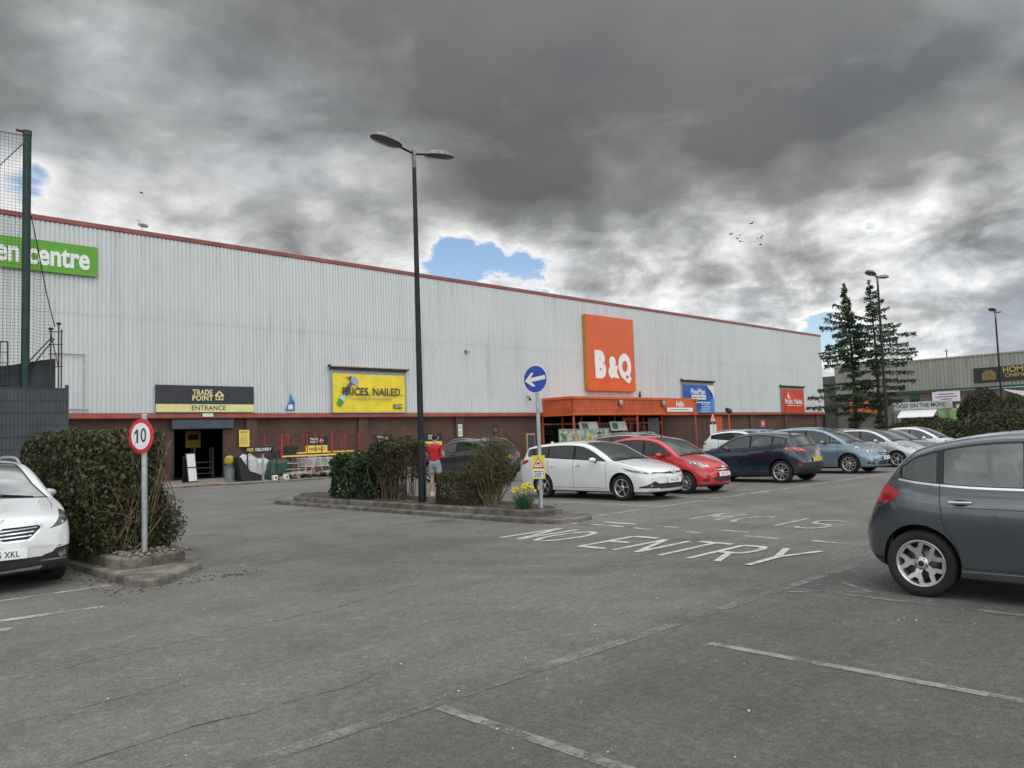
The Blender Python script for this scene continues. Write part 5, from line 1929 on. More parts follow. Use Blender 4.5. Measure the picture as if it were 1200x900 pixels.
# the hammer printed on it, in its own flat relief
q = MB()
def flat(poly, y, mi, q=q):
    q.prism(poly, Matrix.Translation((0, y, 0)) @ Matrix.Rotation(R(90), 4, 'X'), .004, mi)
flat([(-2.38, -.60), (-2.12, -.84), (-1.92, -.52), (-2.20, -.30)], -.105, 0)
flat([(-2.20, -.30), (-1.92, -.52), (-1.76, -.22), (-2.02, -.02)], -.105, 1)
flat([(-2.02, -.02), (-1.76, -.22), (-1.30, .52), (-1.46, .66)], -.105, 2)
flat([(-1.62, .92), (-1.36, 1.02), (-1.05, .92), (-.86, .62), (-1.0, .46), (-1.22, .50), (-1.40, .66)], -.109, 3)
flat([(-1.36, 1.02), (-1.62, .92), (-1.80, .98), (-1.56, .80), (-1.42, .70)], -.112, 2)
flat([(-1.12, .62), (-.96, .48), (-.56, -.04), (-.64, -.12)], -.113, 3)
q.build('hammer_picture', [mat('printed green', (.03, .30, .05), .5), mat('printed pale blue', (.50, .66, .68), .5), mat('printed dark blue grey', (.07, .10, .16), .5), mat('printed steel blue', (.36, .44, .58), .4)], b)

# big orange board
o = board('store_sign', 47.25, 53.35, 5.12, 11.16, M_sign_or, label='big square orange board with white B&Q letters', d=.35, bev=.02)
text('B', 2.7, M_white, o, (-1.55, -.186, -1.02), FACE, bold=.075, extrude=.02, sx=.80)
text('&', 2.2, M_white, o, (0.10, -.186, -1.16), FACE, bold=.065, extrude=.02, sx=.78)
text('Q', 2.5, M_white, o, (1.65, -.186, -1.06), FACE, bold=.070, extrude=.02, sx=.76)
q = MB()
q.box((0, 0, 0), (.04, .34, 5.98), 0)
q.build('board_edge', [mat('ochre board edge', (.50, .22, .04), .5)], o, (-3.075, 0, 0))

b, w, h = banner('blue_banner', 60.7, 65.8, 3.40, 5.95, M_bluev, 'blue FlexiPlan banner half behind the orange porch')
text('FlexiPlan', .72, M_white, b, (-.25, -.10, .62), FACE, bold=.02, extrude=.003, sx=.95)
q = MB()
q.box((-.15, -.10, .12), (2.4, .012, .40), 0)
q.prism([(1.25, 1.25), (2.5, 1.25), (2.5, -.1), (2.2, .5)], Matrix.Translation((0, -.085, 0)) @ Matrix.Rotation(R(90), 4, 'X'), .01, 1)
q.prism([(-.6, -1.27), (2.5, .2), (2.5, -1.27)], Matrix.Translation((0, -.082, 0)) @ Matrix.Rotation(R(90), 4, 'X'), .008, 2)
q.build('banner_print', [M_white, M_paper, M_blue2], b)
line_of_print(2.2, .18, 1, M_ink, b, -.15, -.112, .12)
line_of_print(4.2, .22, 1, M_white, b, 0, -.105, -.35)
line_of_print(1.4, .9, 4, M_white, b, .9, -.11, -.85, gap=.3)

b, w, h = banner('red_banner', 79.4, 84.5, 3.40, 5.86, M_redv, 'red vinyl banner with the words Prices. Nailed.')
text('Prices. Nailed.', .78, M_white, b, (0, -.10, -.08), FACE, bold=.02, extrude=.003, sx=.92)
line_of_print(3.4, .16, 1, M_white, b, .1, -.10, -.50)
q = MB()
q.prism([(-1.5, .4), (-1.2, 1.0), (-1.05, .5), (-.7, .2), (-.8, .1), (-1.3, .35)], Matrix.Translation((0, -.09, 0)) @ Matrix.Rotation(R(90), 4, 'X'), .01, 0)
q.prism([(-2.1, -1.15), (-1.9, -.4), (-1.8, -.4), (-2.0, -1.15)], Matrix.Translation((0, -.09, 0)) @ Matrix.Rotation(R(90), 4, 'X'), .01, 1)
q.build('hammer_picture', [M_paper, M_ink], b)

# ------------------------------------------------------------------ orange porch
CX0, CX1, CY0, CZ0, CZ1 = 42.35, 58.35, 37.0, 3.10, 4.42
porch = thing('entrance_porch', 'orange ribbed metal porch over the store doors', 'porch', (0, 0, 0))
corrugated('fascia_panel', CX0 + .03, CX1 - .03, CZ0 + .14, CZ1 - .16, M_orange_d, porch, CY0, pitch=.26, deep=.05)
corrugated('fascia_panel', CY0 + .03, YW - .03, CZ0 + .14, CZ1 - .16, M_orange_d, porch, CX0, pitch=.26, deep=.05, axis='y')
q = MB()
q.box(((CX0 + CX1) / 2, (CY0 + YW) / 2 - .05, CZ1 - .06), (CX1 - CX0 + .16, YW - CY0 + .04, .20), 0, bev=.02)
q.box(((CX0 + CX1) / 2, CY0 + .02, CZ0 + .06), (CX1 - CX0 + .08, .10, .15), 0, bev=.015)
q.box((CX0 + .02, (CY0 + YW) / 2, CZ0 + .06), (.10, YW - CY0 - .08, .15), 0)
q.box((CX1 - .02, (CY0 + YW) / 2, (CZ0 + CZ1) / 2), (.10, YW - CY0 - .08, CZ1 - CZ0 - .3), 0)
q.box(((CX0 + CX1) / 2, (CY0 + YW) / 2 + .1, CZ0 + .16), (CX1 - CX0 - .2, YW - CY0 - .1, .03), 1)
q.build('porch_frame', [M_orange, M_dkmetal], porch)
for x in (42.5, 50.0, 58.2):
    q = MB()
    q.box((x, CY0 + .12, 1.55), (.14, .14, 3.1), 0, bev=.01)
    q.build('porch_post', [M_redtrim], porch)
for x in (47.7, 53.3):
    l = MB()
    l.ball((0, -.16, 0), (.22, .16, .26), 14, 8, 0)
    l.box((0, -.02, 0), (.3, .08, .3), 1)
    setp(l.build('bulkhead_lamp', [mat('cloudy lamp glass', (.30, .28, .24), .3), M_dkmetal], None, (x, CY0, 3.98)),
         'round bulkhead lamp on the orange porch ' + ('at its middle' if x < 50 else 'beside the word Hello'), 'wall lamp', 'lamps on the porch')
o = board('hello_sign', 53.75, 57.75, 3.30, 4.28, M_sign_or, y=CY0 - .01, label='orange porch panel with the white word Hello', d=.05)
text('Hello', .66, M_white, o, (0, -.03, .17), FACE, bold=.022, extrude=.003, sx=.80)
q = MB()
q.box((0, 0, 0), (3.7, .012, .34), 0)
pb = q.build('white_strip', [M_white], o, (0, -.032, -.29))
line_of_print(3.3, .16, 1, M_inkg, pb, 0, -.009, 0)
# store front behind the porch
front = thing('shop_front', None, None, (0, 0, 0))
front.parent = store
q = MB()
xs = [42.7, 44.9, 47.1, 49.3, 51.3, 53.3, 55.2, 57.9]
for x in xs:
    q.box((x, YB + .02, 1.55), (.12, .14, 3.1), 0)
q.box(((xs[0] + xs[-1]) / 2, YB + .02, 2.55), (xs[-1] - xs[0], .11, .12), 0)
q.box(((xs[0] + xs[-1]) / 2, YB + .02, .10), (xs[-1] - xs[0], .10, .16), 0)
q.build('frame', [M_orange], front)
for a, b_ in zip(xs, xs[1:]):
    q = MB()
    q.box(((a + b_) / 2, YB + .04, 1.35), (b_ - a - .13, .012, 2.28), 0)
    q.build('pane', [M_sglass], front)
q = MB()
q.box((50, 45.2, .02), (16, 9.8, .06), 0)
q.box((50, 50, 1.9), (16, .1, 3.8), 0)
q.box((42.2, 45.2, 1.9), (.1, 9.8, 3.8), 0)
q.box((58.2, 45.2, 1.9), (.1, 9.8, 3.8), 0)
q.box((50, 45.2, 3.6), (16, 9.6, .1), 0)
q.build('lobby', [mat('warm brown lobby', (.10, .075, .055), .8, var=.3, vscale=.8)], front)
q = MB()
q.box((54.25, YB - .06, 1.5), (.22, .1, 3.0), 0)
q.box((52.4, YB - .06, 1.5), (.22, .1, 3.0), 0)
q.box((53.3, YB - .06, 2.86), (2.1, .12, .30), 0)
q.build('door_surround', [M_orange], front)
q = MB()
q.box((56.6, YB - .03, 1.5), (1.6, .06, 2.9), 0)
q.build('grey_door', [mat('grey door', (.16, .18, .21), .4)], front)

# goods and boards under the porch
def shelf_stand(x, y, w, h, label, cols, pic=None):
    t_ = thing('plant_stand', label, 'display stand', (x, y, 0), 0, 'display stands under the porch')
    q = MB()
    for sx in (-1, 1):
        for sy in (-.25, .25):
            q.bar((sx * w / 2, sy, 0), (sx * w / 2, sy, h), .04)
    for k in range(3):
        q.box((0, 0, .35 + k * (h - .5) / 2.4), (w, .55, .03))
    q.build('rack', [M_steel], t_)
    q = MB()
    for k in range(3):
        z = .37 + k * (h - .5) / 2.4
        for j in range(int(w / .13)):
            c_ = random.choice(cols)
            hh = random.uniform(.14, .30)
            q.ball((-w / 2 + .08 + j * .13, random.uniform(-.12, .12), z + hh / 2), (.07, .09, hh / 2), 7, 5, c_)
    q.build('stock', [mat('green pot plants', (.05, .12, .03), .7, var=.4, vscale=12), mat('pale bagged goods', (.45, .46, .38), .6, var=.3, vscale=10), mat('brown pots', (.22, .12, .06), .7)], t_)
    if pic:
        q = MB()
        M = Matrix.Rotation(R(-14), 3, 'X')
        q.box((0, -.2, h + .38), (w * .92, .03, .72), 0, M=M)
        q.box((-w * .20, -.225, h + .38), (w * .30, .012, .5), 1, M=M)
        q.box((w * .22, -.225, h + .30), (w * .34, .012, .4), 2, M=M)
        q.build('header_board', [M_paper, mat('picture green', (.08, .30, .06), .6, var=.4, vscale=5), mat('picture orange brown', (.48, .25, .06), .6, var=.4, vscale=5)], t_)
    return t_


shelf_stand(45.2, 38.2, 2.3, 1.9, 'rack of potted plants left of the store doors with a picture board', (0, 0, 1), True)
shelf_stand(49.0, 38.4, 2.2, 1.9, 'rack of pale bags and pots near the doors with a picture board', (0, 1, 1, 2), True)
shelf_stand(51.6, 38.7, 1.5, 1.6, 'small stand of green plants right beside the store doors', (0, 0, 0, 1))
adv = thing('advert_panels', 'low glass trolley screen with garden pictures under the porch', 'screen', (42.8, 36.2, 0))
q = MB()
for k in range(5):
    q.box((-2.9 + 1.35 * k, 0, 1.05), (.06, .06, 2.1), 0)
q.box((-.2, 0, 2.08), (5.5, .06, .06), 0)
q.box((-.2, 0, .35), (5.5, .06, .06), 0)
q.build('frame', [M_steel], adv)
pics = [mat('picture pale green', (.36, .42, .33), .5, var=.35, vscale=3), mat('picture leaf green', (.10, .26, .10), .5, var=.5, vscale=4), mat('picture tan', (.42, .26, .10), .5, var=.4, vscale=4), mat('picture yellow green', (.44, .46, .10), .5, var=.4, vscale=4)]
for k in range(4):
    q = MB()
    x = -2.9 + 1.35 * (k + .5)
    q.box((x, 0, 1.22), (1.25, .03, 1.6), 0)
    q.box((x - .25, -.02, 1.3), (.45, .012, 1.0), 1 + (k % 3))
    q.box((x + .35, -.02, .9), (.45, .012, .7), 1 + ((k + 1) % 3))
    q.build('picture_panel', pics, adv)

# ------------------------------------------------------------------ small things on the wall
q = MB()
q.box((0, -.2, 0), (.12, .36, .12), 0, bev=.02)
q.box((0, -.02, .04), (.2, .04, .2), 1)
setp(q.build('security_camera', [mat('yellowed camera case', (.42, .36, .16), .5), M_dkmetal], None, (35.0, YW, 7.5)), 'small camera fixed halfway up the white wall right of the lamp post', 'camera')
q = MB()
q.tube([(0, 0, 0), (0, -.25, .05), (0, -.35, -.12)], .035, 8, 0)
q.ball((0, -.36, -.18), (.10, .12, .12), 10, 6, 0)
setp(q.build('wall_light', [M_dkmetal], None, (40.7, YW, 4.55)), 'small dark wall light just above the red trim left of the porch', 'wall lamp')
q = MB()
q.box((0, -.1, 0), (.16, .18, .30), 0, bev=.03)
q.box((0, -.12, .26), (.10, .10, .20), 0, bev=.02)
setp(q.build('alarm_box', [M_dkmetal], None, (54.3, YW, 4.85)), 'dark alarm box on the wall above the orange porch', 'alarm box')
q = MB()
q.box((0, -.07, 0), (.34, .12, .46), 0, bev=.03)
q.box((0, -.11, -.34), (.22, .10, .14), 1, bev=.02)
setp(q.build('alarm_box', [mat('pale alarm case', (.55, .56, .56), .5), M_dkmetal], None, (89.3, YW, 5.6)), 'pale alarm box near the far end of the white wall', 'alarm box')
q = MB()
M = Matrix.Rotation(R(90), 4, 'X')
q.prism([(-.28, -.35), (.30, -.35), (.30, .12), (.05, .55), (-.02, .1)], M, .05, 0)
q.prism([(-.12, -.30), (.18, -.30), (.18, -.02), (-.08, -.05)], Matrix.Translation((0, -.055, 0)) @ M, .01, 1)
setp(q.build('blue_plaque', [mat('blue plaque paint', (.05, .22, .52), .5, var=.3, vscale=6), M_paper], None, (21.85, YW - .01, 3.92)), 'small blue and white plaque on the cladding left of the yellow banner', 'plaque')
q = MB()
q.box((0, -.06, 0), (.55, .10, .18), 0, bev=.02)
setp(q.build('lamp_fitting', [M_paper], None, (17.2, YW - .05, 3.30)), 'white strip lamp on the red trim over the trade doorway', 'lamp')
o = board('notice', 18.98, 19.56, 1.62, 2.52, M_yelp, y=YB - .20, d=.02, label='yellow notice on the brick pier beside the trade doorway', cat='notice')
line_of_print(.44, .12, 2, M_ink, o, 0, -.014, .33)
line_of_print(.42, .5, 7, M_inkg, o, 0, -.014, -.08, gap=.35)
o = board('notice', 34.24, 34.62, 1.84, 2.64, M_paper, y=YB - .20, d=.02, label='white notice on the brick pier right of the lamp post', cat='notice')
line_of_print(.28, .22, 3, M_ink, o, 0, -.014, .22)
line_of_print(.28, .3, 6, M_inkg, o, 0, -.014, -.15)
o = board('notice', 37.55, 38.1, 1.9, 2.55, M_dkmetal, y=YB, d=.03, label='dark square notice on the brick between white notice and porch', cat='notice')
line_of_print(.3, .3, 4, M_inkg, o, 0, -.02, 0)
o = board('notice', 75.5, 76.3, 1.9, 2.6, mat('salmon sign', (.62, .16, .09), .5), y=YB, d=.03, label='small salmon red notice low on the far brick wall', cat='notice')
line_of_print(.5, .4, 3, M_paper, o, 0, -.02, 0)
for k, (x, lab) in enumerate(((23.7, 'black and yellow PARKING sign on the brick behind the red posts'), (28.3, 'black and yellow sign partly hidden by the bushes'), (32.25, 'black and yellow sign behind the man in red'))):
    o = board('parking_sign', x - .72, x + .72, 1.12, 2.08, M_black, y=YB, d=.04, label=lab, group='trade parking signs')
    text('TRADE', .17, M_creamw, o, (-.16, -.024, .33), FACE, bold=.02)
    text('POINT', .17, M_creamw, o, (-.16, -.024, .16), FACE, bold=.02)
    house_logo(o, .32, .24, .22, M_paper, -.024, M_black)
    q = MB()
    q.box((0, 0, 0), (1.40, .012, .44), 0)
    yb_ = q.build('yellow_strip', [M_yelp], o, (0, -.027, -.25))
    text('PARKING', .25, M_ink, yb_, (0, -.009, 0), FACE, bold=.016, sx=.95)
o = board('delivery_board', 16.75, 18.15, 1.30, 1.62, M_black, y=34.8, d=.04, label='black board reading FREE DELIVERY above the bags', cat='sign')
text('FREE', .20, M_yelp, o, (-.48, -.026, .0), FACE, bold=.02, sx=.8)
text('DELIVERY', .20, M_white, o, (.18, -.026, .0), FACE, bold=.02, sx=.95)
for sx in (-.6, .6):
    q = MB()
    q.box((sx, 0, -.70), (.05, .04, 1.40), 0)
    q.build('stand_leg', [M_dkmetal], o)
q = MB()
q.box((0, -.03, 1.55), (1.45, .06, 3.05), 0)
setp(q.build('orange_door', [M_orange], None, (67.15, YB, 0)), 'plain orange door in the brick right of the porch', 'door')
# pipes on the cladding beside the compound
q = MB()
q.tube([(10.1, YW - .08, 6.15), (11.45, YW - .08, 6.15)], .03, 6)
q.tube([(11.40, YW - .08, 6.15), (11.40, YW - .08, 3.48)], .02, 6)
q.tube([(10.1, YW - .08, 3.60), (11.6, YW - .08, 3.60)], .03, 6)
setp(q.build('wall_pipe', [M_steel], None), 'thin grey pipe loop on the wall at the compound corner', 'pipe')

# ------------------------------------------------------------------ the block across the far end of the car park
XR = 105.0
M_olive = cladding_mat('olive beige corrugated cladding', (.33, .325, .29), (.18, .18, .155), .7, (.22, .225, .17))
M_brickr = brick_mat('grey brown brick', (.20, .165, .135), (.16, .135, .115), (.15, .135, .12))
M_gtrim = mat('dark green trim', (.020, .075, .060), .45, var=.1)
M_grn = mat('lime green board', (.22, .46, .10), .5, var=.12, vscale=2)
M_dglass = mat('dark shop glass', (.02, .028, .03), .08, var=.1)
FX = (R(90), 0, R(-90))       # lettering that faces -X
blk = thing('retail_block', 'low beige corrugated retail block with a green trim at the far right', 'shop block')
corrugated('cladding', -25, 45, 5.85, 9.55, M_olive, blk, XR, pitch=.42, deep=.07, axis='y')
q = MB()
q.box((XR + .1, 10, 9.62), (.4, 70.4, .16), 0)
q.build('roof_edge', [mat('pale roof edge', (.36, .35, .28), .6)], blk)
q = MB()
q.box((XR + .06, 10, 5.72), (.3, 70.3, .26), 0)
q.build('green_trim', [M_gtrim], blk)
q = MB()
q.box((XR + .45, 10, 2.78), (.3, 70, 5.55), 0)
q.build('brick_wall', [M_brickr], blk)
q = MB()
q.box((XR + 20, 10, 9.4), (39.4, 70, .2), 0)
q.box((XR + 20, 44.9, 4.7), (39.0, .2, 9.2), 0)
q.build('rear_shell', [M_olive], blk)
for y0, y1, z0, z1 in ((34.6, 35.7, 3.0, 5.45), (26.9, 28.2, 3.0, 5.45), (36.6, 38.0, .5, 3.2), (22, 25.2, .5, 4.4), (12, 20, .5, 4.4)):
    q = MB()
    q.box((XR + .27, (y0 + y1) / 2, (z0 + z1) / 2), (.10, y1 - y0, z1 - z0), 0)
    w_ = q.build('window', [M_gtrim], blk)
    q = MB()
    q.box((XR + .21, (y0 + y1) / 2, (z0 + z1) / 2 - .2), (.04, (y1 - y0) * .8, (z1 - z0) * .6), 0)
    q.build('pane', [M_dglass], w_)
q = MB()
q.tube([(XR + 3, 32, 9.6), (XR + 3, 32, 10.9)], .06, 6)
q.tube([(XR + 3, 31.7, 10.7), (XR + 3, 32.3, 10.7)], .03, 6)
setp(q.build('roof_aerial', [M_dkmetal], None), 'thin aerial on the roof of the beige block', 'aerial')
link_b = thing('link_building', 'dark low link building between the white store and the beige block', 'building')
q = MB()
q.box((112, 53, 4.35), (8, 15.6, 8.7), 0)
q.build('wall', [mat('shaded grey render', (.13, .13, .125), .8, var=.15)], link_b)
q = MB()
q.box((107.9, 53, 4.1), (.3, 15.4, .4), 0)
q.box((107.92, 50, 1.9), (.2, 4, 3.4), 0)
q.build('dark_band', [M_dkmetal], link_b)


def board_x(name, y0, y1, z0, z1, m, x=XR - .12, d=.08, label=None, cat='sign'):
    q = MB()
    q.box((0, 0, 0), (d, abs(y1 - y0), z1 - z0), 0)
    o = q.build(name, [m], None, (x, (y0 + y1) / 2, (z0 + z1) / 2))
    return setp(o, label, cat)


o = board_x('home_cinema_sign', 28.3, 14.5, 6.33, 8.06, M_black, label='black and gold HOME CINEMA board on the beige cladding')
M_gold = mat('gold lettering', (.52, .38, .10), .5)
text('HOME', .90, M_gold, o, (-.045, 2.6, .42), FX, bold=.02)
text('CINEMA', .58, M_gold, o, (-.045, 2.6, -.22), FX, bold=.01)
q = MB()
MXR = Matrix.Translation((-.05, 5.3, -.05)) @ Matrix.Rotation(R(-90), 4, 'Z') @ Matrix.Rotation(R(90), 4, 'X')
q.prism([(-.75, -.6), (.75, -.6), (.75, .15), (.3, .62), (0, .5), (-.3, .62), (-.75, .15)], MXR, .02, 0)
q.build('gold_emblem', [mat('dull gold', (.20, .14, .04), .6)], o)
q = MB()
for r_, (a, b_) in enumerate(((.45, 1.9), (.22, 1.7), (-.05, 1.4))):
    q.box((-.05, -1.0 - b_ / 2 + .9, a), (.012, b_, .13), 0)
q.box((-.05, -1.4, -.52), (.012, 1.9, .36), 0)
q.build('printed_lines', [M_paper], o)
o = board_x('shop_banner', 33.0, 29.9, 4.28, 5.5, M_paper, x=XR - .2, label='white banner with purple lines on the beige block')
q = MB()
for a, b_ in ((.32, 1.8), (0, 2.4), (-.3, 1.2)):
    q.box((-.05, 0, a), (.012, b_, .13), 0)
q.build('printed_lines', [mat('purple print', (.30, .12, .36), .6)], o)
o = board_x('orange_shop_sign', 43.2, 39.3, 3.2, 5.0, mat('orange shop sign', (.55, .16, .05), .5, var=.3, vscale=1.5), label='orange shop sign behind the conifer trunks')
line = MB()
line.box((-.05, .3, .1), (.012, 2.4, .5), 0)
line.build('printed_lines', [M_redv], o)
t_ = thing('shop_canopy', 'white sloping shop canopy at the right edge under the black board', 'awning', (XR - 1.2, 21, 0))
q = MB()
q.prism([(-4, 4.0), (4.0, 5.35), (4.0, 5.25), (1, 4.0), (-4, 3.9)], Matrix.Translation((0, 0, 0)) @ Matrix.Rotation(R(90), 4, 'Z') @ Matrix.Rotation(R(90), 4, 'X'), 1.2, 0)
q.build('canopy_sheet', [M_paper], t_)

# snack kiosk
XF = 85.0
kio = thing('snack_kiosk', 'snack kiosk with a pale FOOD ON THE MOVE roof board and white awning', 'kiosk', (XF, 27.6, 0))
q = MB()
q.box((1.3, 0, 1.6), (2.4, 5.6, 3.0), 0, bev=.03)
q.box((-.1, -2.2, 1.55), (.3, .25, 3.1), 1)
q.box((-.1, 2.75, 1.55), (.3, .25, 3.1), 1)
q.build('cabin', [mat('pale kiosk wall', (.46, .46, .40), .6, dirt=.4), M_conc], kio)
q = MB()
q.box((0, .15, 3.52), (.12, 5.5, .78), 0, bev=.01)
fb = q.build('fascia_board', [mat('pale grey green fascia', (.46, .50, .47), .5)], kio)
text('FOOD ON THE MOVE', .54, mat('dark green lettering', (.02, .05, .045), .5), fb, (-.065, .45, 3.52), FX, bold=.02, sx=.92)
q = MB()
q.box((-.02, .5, 1.9), (.16, 3.4, 1.1), 0)
q.build('serving_hatch', [mat('dark hatch', (.045, .02, .018), .7)], kio)
q = MB()
q.prism([(0, 3.08), (-1.3, 2.40), (-1.3, 2.32), (0, 3.0)], Matrix.Translation((0, 2.2, 0)) @ Matrix.Rotation(R(90), 4, 'X'), 3.4, 0)
q.build('awning', [M_paper], kio)
q = MB()
q.box((-.12, -2.1, 2.0), (.06, 1.5, 1.7), 0)
q.box((-.12, -3.5, 2.4), (.06, 1.1, 2.2), 0)
q.box((-.12, -3.5, 3.2), (.08, .9, .3), 1)
q.build('green_panel', [M_grn, M_paper], kio)

# ------------------------------------------------------------------ lamp posts
M_post = mat('dark painted lamp post', (.009, .010, .013), .5, .2, var=.3, vscale=3)
M_lampg = mat('weathered grey lamp housing', (.26, .26, .25), .6, .2, var=.25, vscale=9)
M_lens = mat('dull lamp lens', (.10, .10, .095), .15, var=.2)


def lamp_post(loc, h, rz, label, k=1.0):
    t_ = thing('lamp_post', label, 'street lamp', loc, rz, 'twin headed lamp posts')
    q = MB()
    q.tube([(0, 0, 0), (0, 0, 1.35)], .092, 16, 0)
    q.tube([(0, 0, 1.35), (0, 0, 1.42)], [.092, .072], 16, 0, caps=False)
    q.tube([(0, 0, 1.42), (0, 0, h * .55), (0, 0, h - .42)], [.072, .062, .048], 14, 0)
    q.box((.085, 0, .75), (.02, .10, .45), 0, bev=.006)
    q.build('post', [M_post], t_)
    q = MB()
    q.tube([(0, 0, h - .42), (0, 0, h + .02)], .052, 12, 0)
    q.lathe([(.052, h + .02), (.03, h + .05), (0, h + .055)], 12, 0)
    q.build('post_top', [M_lampg], t_)
    for sg in (1, -1):
        q = MB()
        q.tube([(0, 0, h - .08), (sg * .18, 0, h - .05), (sg * .42, 0, h + .0)], .028, 8, 0)
        q.build('arm', [M_post], t_)
        hd = bpy.data.objects.new('lamp_head', None)
        COL.objects.link(hd)
        hd.parent = t_
        hd.location = (sg * .78, 0, h + .03)
        hd.rotation_euler = (0, R(-6), 0 if sg == 1 else PI)
        n = 20
        vs, fs = [], []
        # a flattened pebble: wide in the middle, narrowing at the arm
        for i in range(11):
            x = -.40 + .80 * i / 10
            e = math.sqrt(max(0, 1 - (abs(x) / .405) ** 2.6))
            w_ = .19 * e * (1.0 + .12 * x)
            hh = .15 * e
            for j in range(n // 2 + 1):
                a = PI * j / (n // 2)
                vs.append((x, w_ * math.cos(a), hh * math.sin(a) ** .8 if math.sin(a) > 0 else 0))
        m_ = n // 2 + 1
        for i in range(10):
            for j in range(m_ - 1):
                fs.append((i * m_ + j, i * m_ + j + 1, (i + 1) * m_ + j + 1, (i + 1) * m_ + j))
        q = MB()
        q.add(vs, [f[::-1] for f in fs], 0, True)
        q.build('housing', [M_lampg], hd)
        vs2, fs2 = [], []
        for i in range(11):
            x = -.405 + .81 * i / 10
            e = math.sqrt(max(0, 1 - (abs(x) / .41) ** 2.6))
            for j in range(7):
                u = -1 + j / 3
                vs2.append((x, .195 * e * u * (1.0 + .12 * x), -.045 * e * (1 - u * u) - .006))
        for i in range(10):
            for j in range(6):
                fs2.append((i * 7 + j, i * 7 + j + 1, (i + 1) * 7 + j + 1, (i + 1) * 7 + j))
        q = MB()
        q.add(vs2, fs2, 0, True)
        rim_ = [(-.405 + .81 * i / 20, .197 * math.sqrt(max(0, 1 - (abs(-.405 + .81 * i / 20) / .41) ** 2.6))) for i in range(21)]
        loop = [(x, y, 0) for x, y in rim_] + [(x, -y, 0) for x, y in rim_[::-1]]
        q.tube(loop, .012, 6, 1)
        q.build('lens', [M_lens, M_dkmetal], hd)
    return t_


lamp_post((11.19, 14.43, .215), 8.22, R(0), 'tall dark twin headed lamp post rising from the central island between the bushes')
lamp_post((38.2, 14.06, 0), 8.65, R(0), 'dark twin headed lamp post in front of the two conifers')
lamp_post((57.2, 13.95, 0), 8.65, R(3), 'farthest dark lamp post in front of the beige retail block')

# ------------------------------------------------------------------ signs on poles
M_signred = mat('sign red', (.55, .018, .030), .4, var=.05)
M_signblue = mat('sign blue', (.010, .055, .36), .35, var=.05)
M_signwhite = mat('sign white', (.76, .77, .77), .4, var=.04)
M_pole = mat('grey sign pole', (.40, .43, .44), .45, .5, var=.12, vscale=6)


def disc(mb, r, y, d, mi, n=40, cx=0, cz=0):
    mb.prism(circle(r, n), Matrix.Translation((cx, y, cz)) @ Matrix.Rotation(R(90), 4, 'X'), d, mi)


# faces -Y in its own frame
t_ = thing('speed_limit_sign', 'round red rimmed speed limit sign reading 10 on a grey pole by the left hedge', 'road sign', (3.93, 11.15, .24), R(-70))
q = MB()
q.tube([(0, 0, -.05), (0, 0, 1.84)], .038, 14, 0)
q.lathe([(.04, 1.84), (.03, 1.855), (0, 1.86)], 14, 0)
q.build('pole', [M_pole], t_)
q = MB()
zc = 1.555
disc(q, .235, -.045, .012, 0, cz=zc)
disc(q, .180, -.0572, .003, 1, cz=zc)
q.box((0, -.020, zc + .10), (.30, .03, .03), 2)
q.box((0, -.020, zc - .10), (.30, .03, .03), 2)
dsc = q.build('sign_face', [M_signred, M_signwhite, M_pole], t_)
text('0', .265, M_ink, dsc, (.055, -.0616, zc + .002), FACE, bold=.014, sx=.86)
q = MB()
q.prism([(-.078, -.092), (-.045, -.092), (-.045, .092), (-.070, .092), (-.118, .055), (-.118, .020), (-.078, .046)], Matrix.Translation((0, -.0612, zc)) @ Matrix.Rotation(R(90), 4, 'X'), .0015, 0)
q.build('lettering', [M_ink], dsc)

t_ = thing('arrow_sign', 'round blue sign with a white arrow on a tall grey pole at the island nose', 'road sign', (11.22, 10.72, .09), R(-78))
q = MB()
q.tube([(0, 0, -.05), (0, 0, 2.88)], .038, 14, 0)
q.tube([(0, 0, 2.86), (0, 0, 2.90)], .041, 14, 1)
q.build('pole', [M_pole, M_dkmetal], t_)
q = MB()
zc = 2.655
disc(q, .275, -.045, .012, 1, cz=zc)
disc(q, .262, -.0572, .002, 0, cz=zc)
q.box((0, -.020, zc + .10), (.30, .03, .03), 2)
dsc = q.build('sign_face', [M_signblue, M_signwhite, M_pole], t_)
q = MB()
arrow = [(x_ * 1.18, y_ * 1.18) for x_, y_ in [(-.205, 0), (-.07, .115), (-.01, .115), (-.085, .034), (.20, .034), (.20, -.034), (-.085, -.034), (-.01, -.115), (-.07, -.115)]]
q.prism(arrow, Matrix.Translation((0, -.060, zc)) @ Matrix.Rotation(R(90), 4, 'X') @ Matrix.Rotation(R(7), 4, 'Z'), .0025, 0)
q.build('arrow', [M_signwhite], dsc)

t_ = thing('warning_plate', 'small yellow warning plate with a red triangle fixed low on the arrow pole', 'road sign', (11.22, 10.72, .09), R(-78))
q = MB()
zc = .93
q.box((0, -.048, zc), (.29, .008, .46), 0, bev=.003)
q.box((0, -.028, zc), (.10, .03, .05), 3)
q.prism([(-.135, -.02), (.135, -.02), (0, .205)], Matrix.Translation((0, -.0525, zc)) @ Matrix.Rotation(R(90), 4, 'X'), .002, 1)
q.prism([(-.098, .003), (.098, .003), (0, .165)], Matrix.Translation((0, -.055, zc)) @ Matrix.Rotation(R(90), 4, 'X'), .002, 2)
q.box((0, -.0535, zc - .13), (.25, .003, .16), 2)
q.prism([(-.045, .06), (.04, .06), (.03, .095), (-.02, .095)], Matrix.Translation((0, -.0575, zc)) @ Matrix.Rotation(R(90), 4, 'X'), .0015, 4)
q.prism([(-.05, .03), (-.035, .03), (-.02, .055), (-.04, .055)], Matrix.Translation((0, -.0575, zc)) @ Matrix.Rotation(R(90), 4, 'X'), .0015, 4)
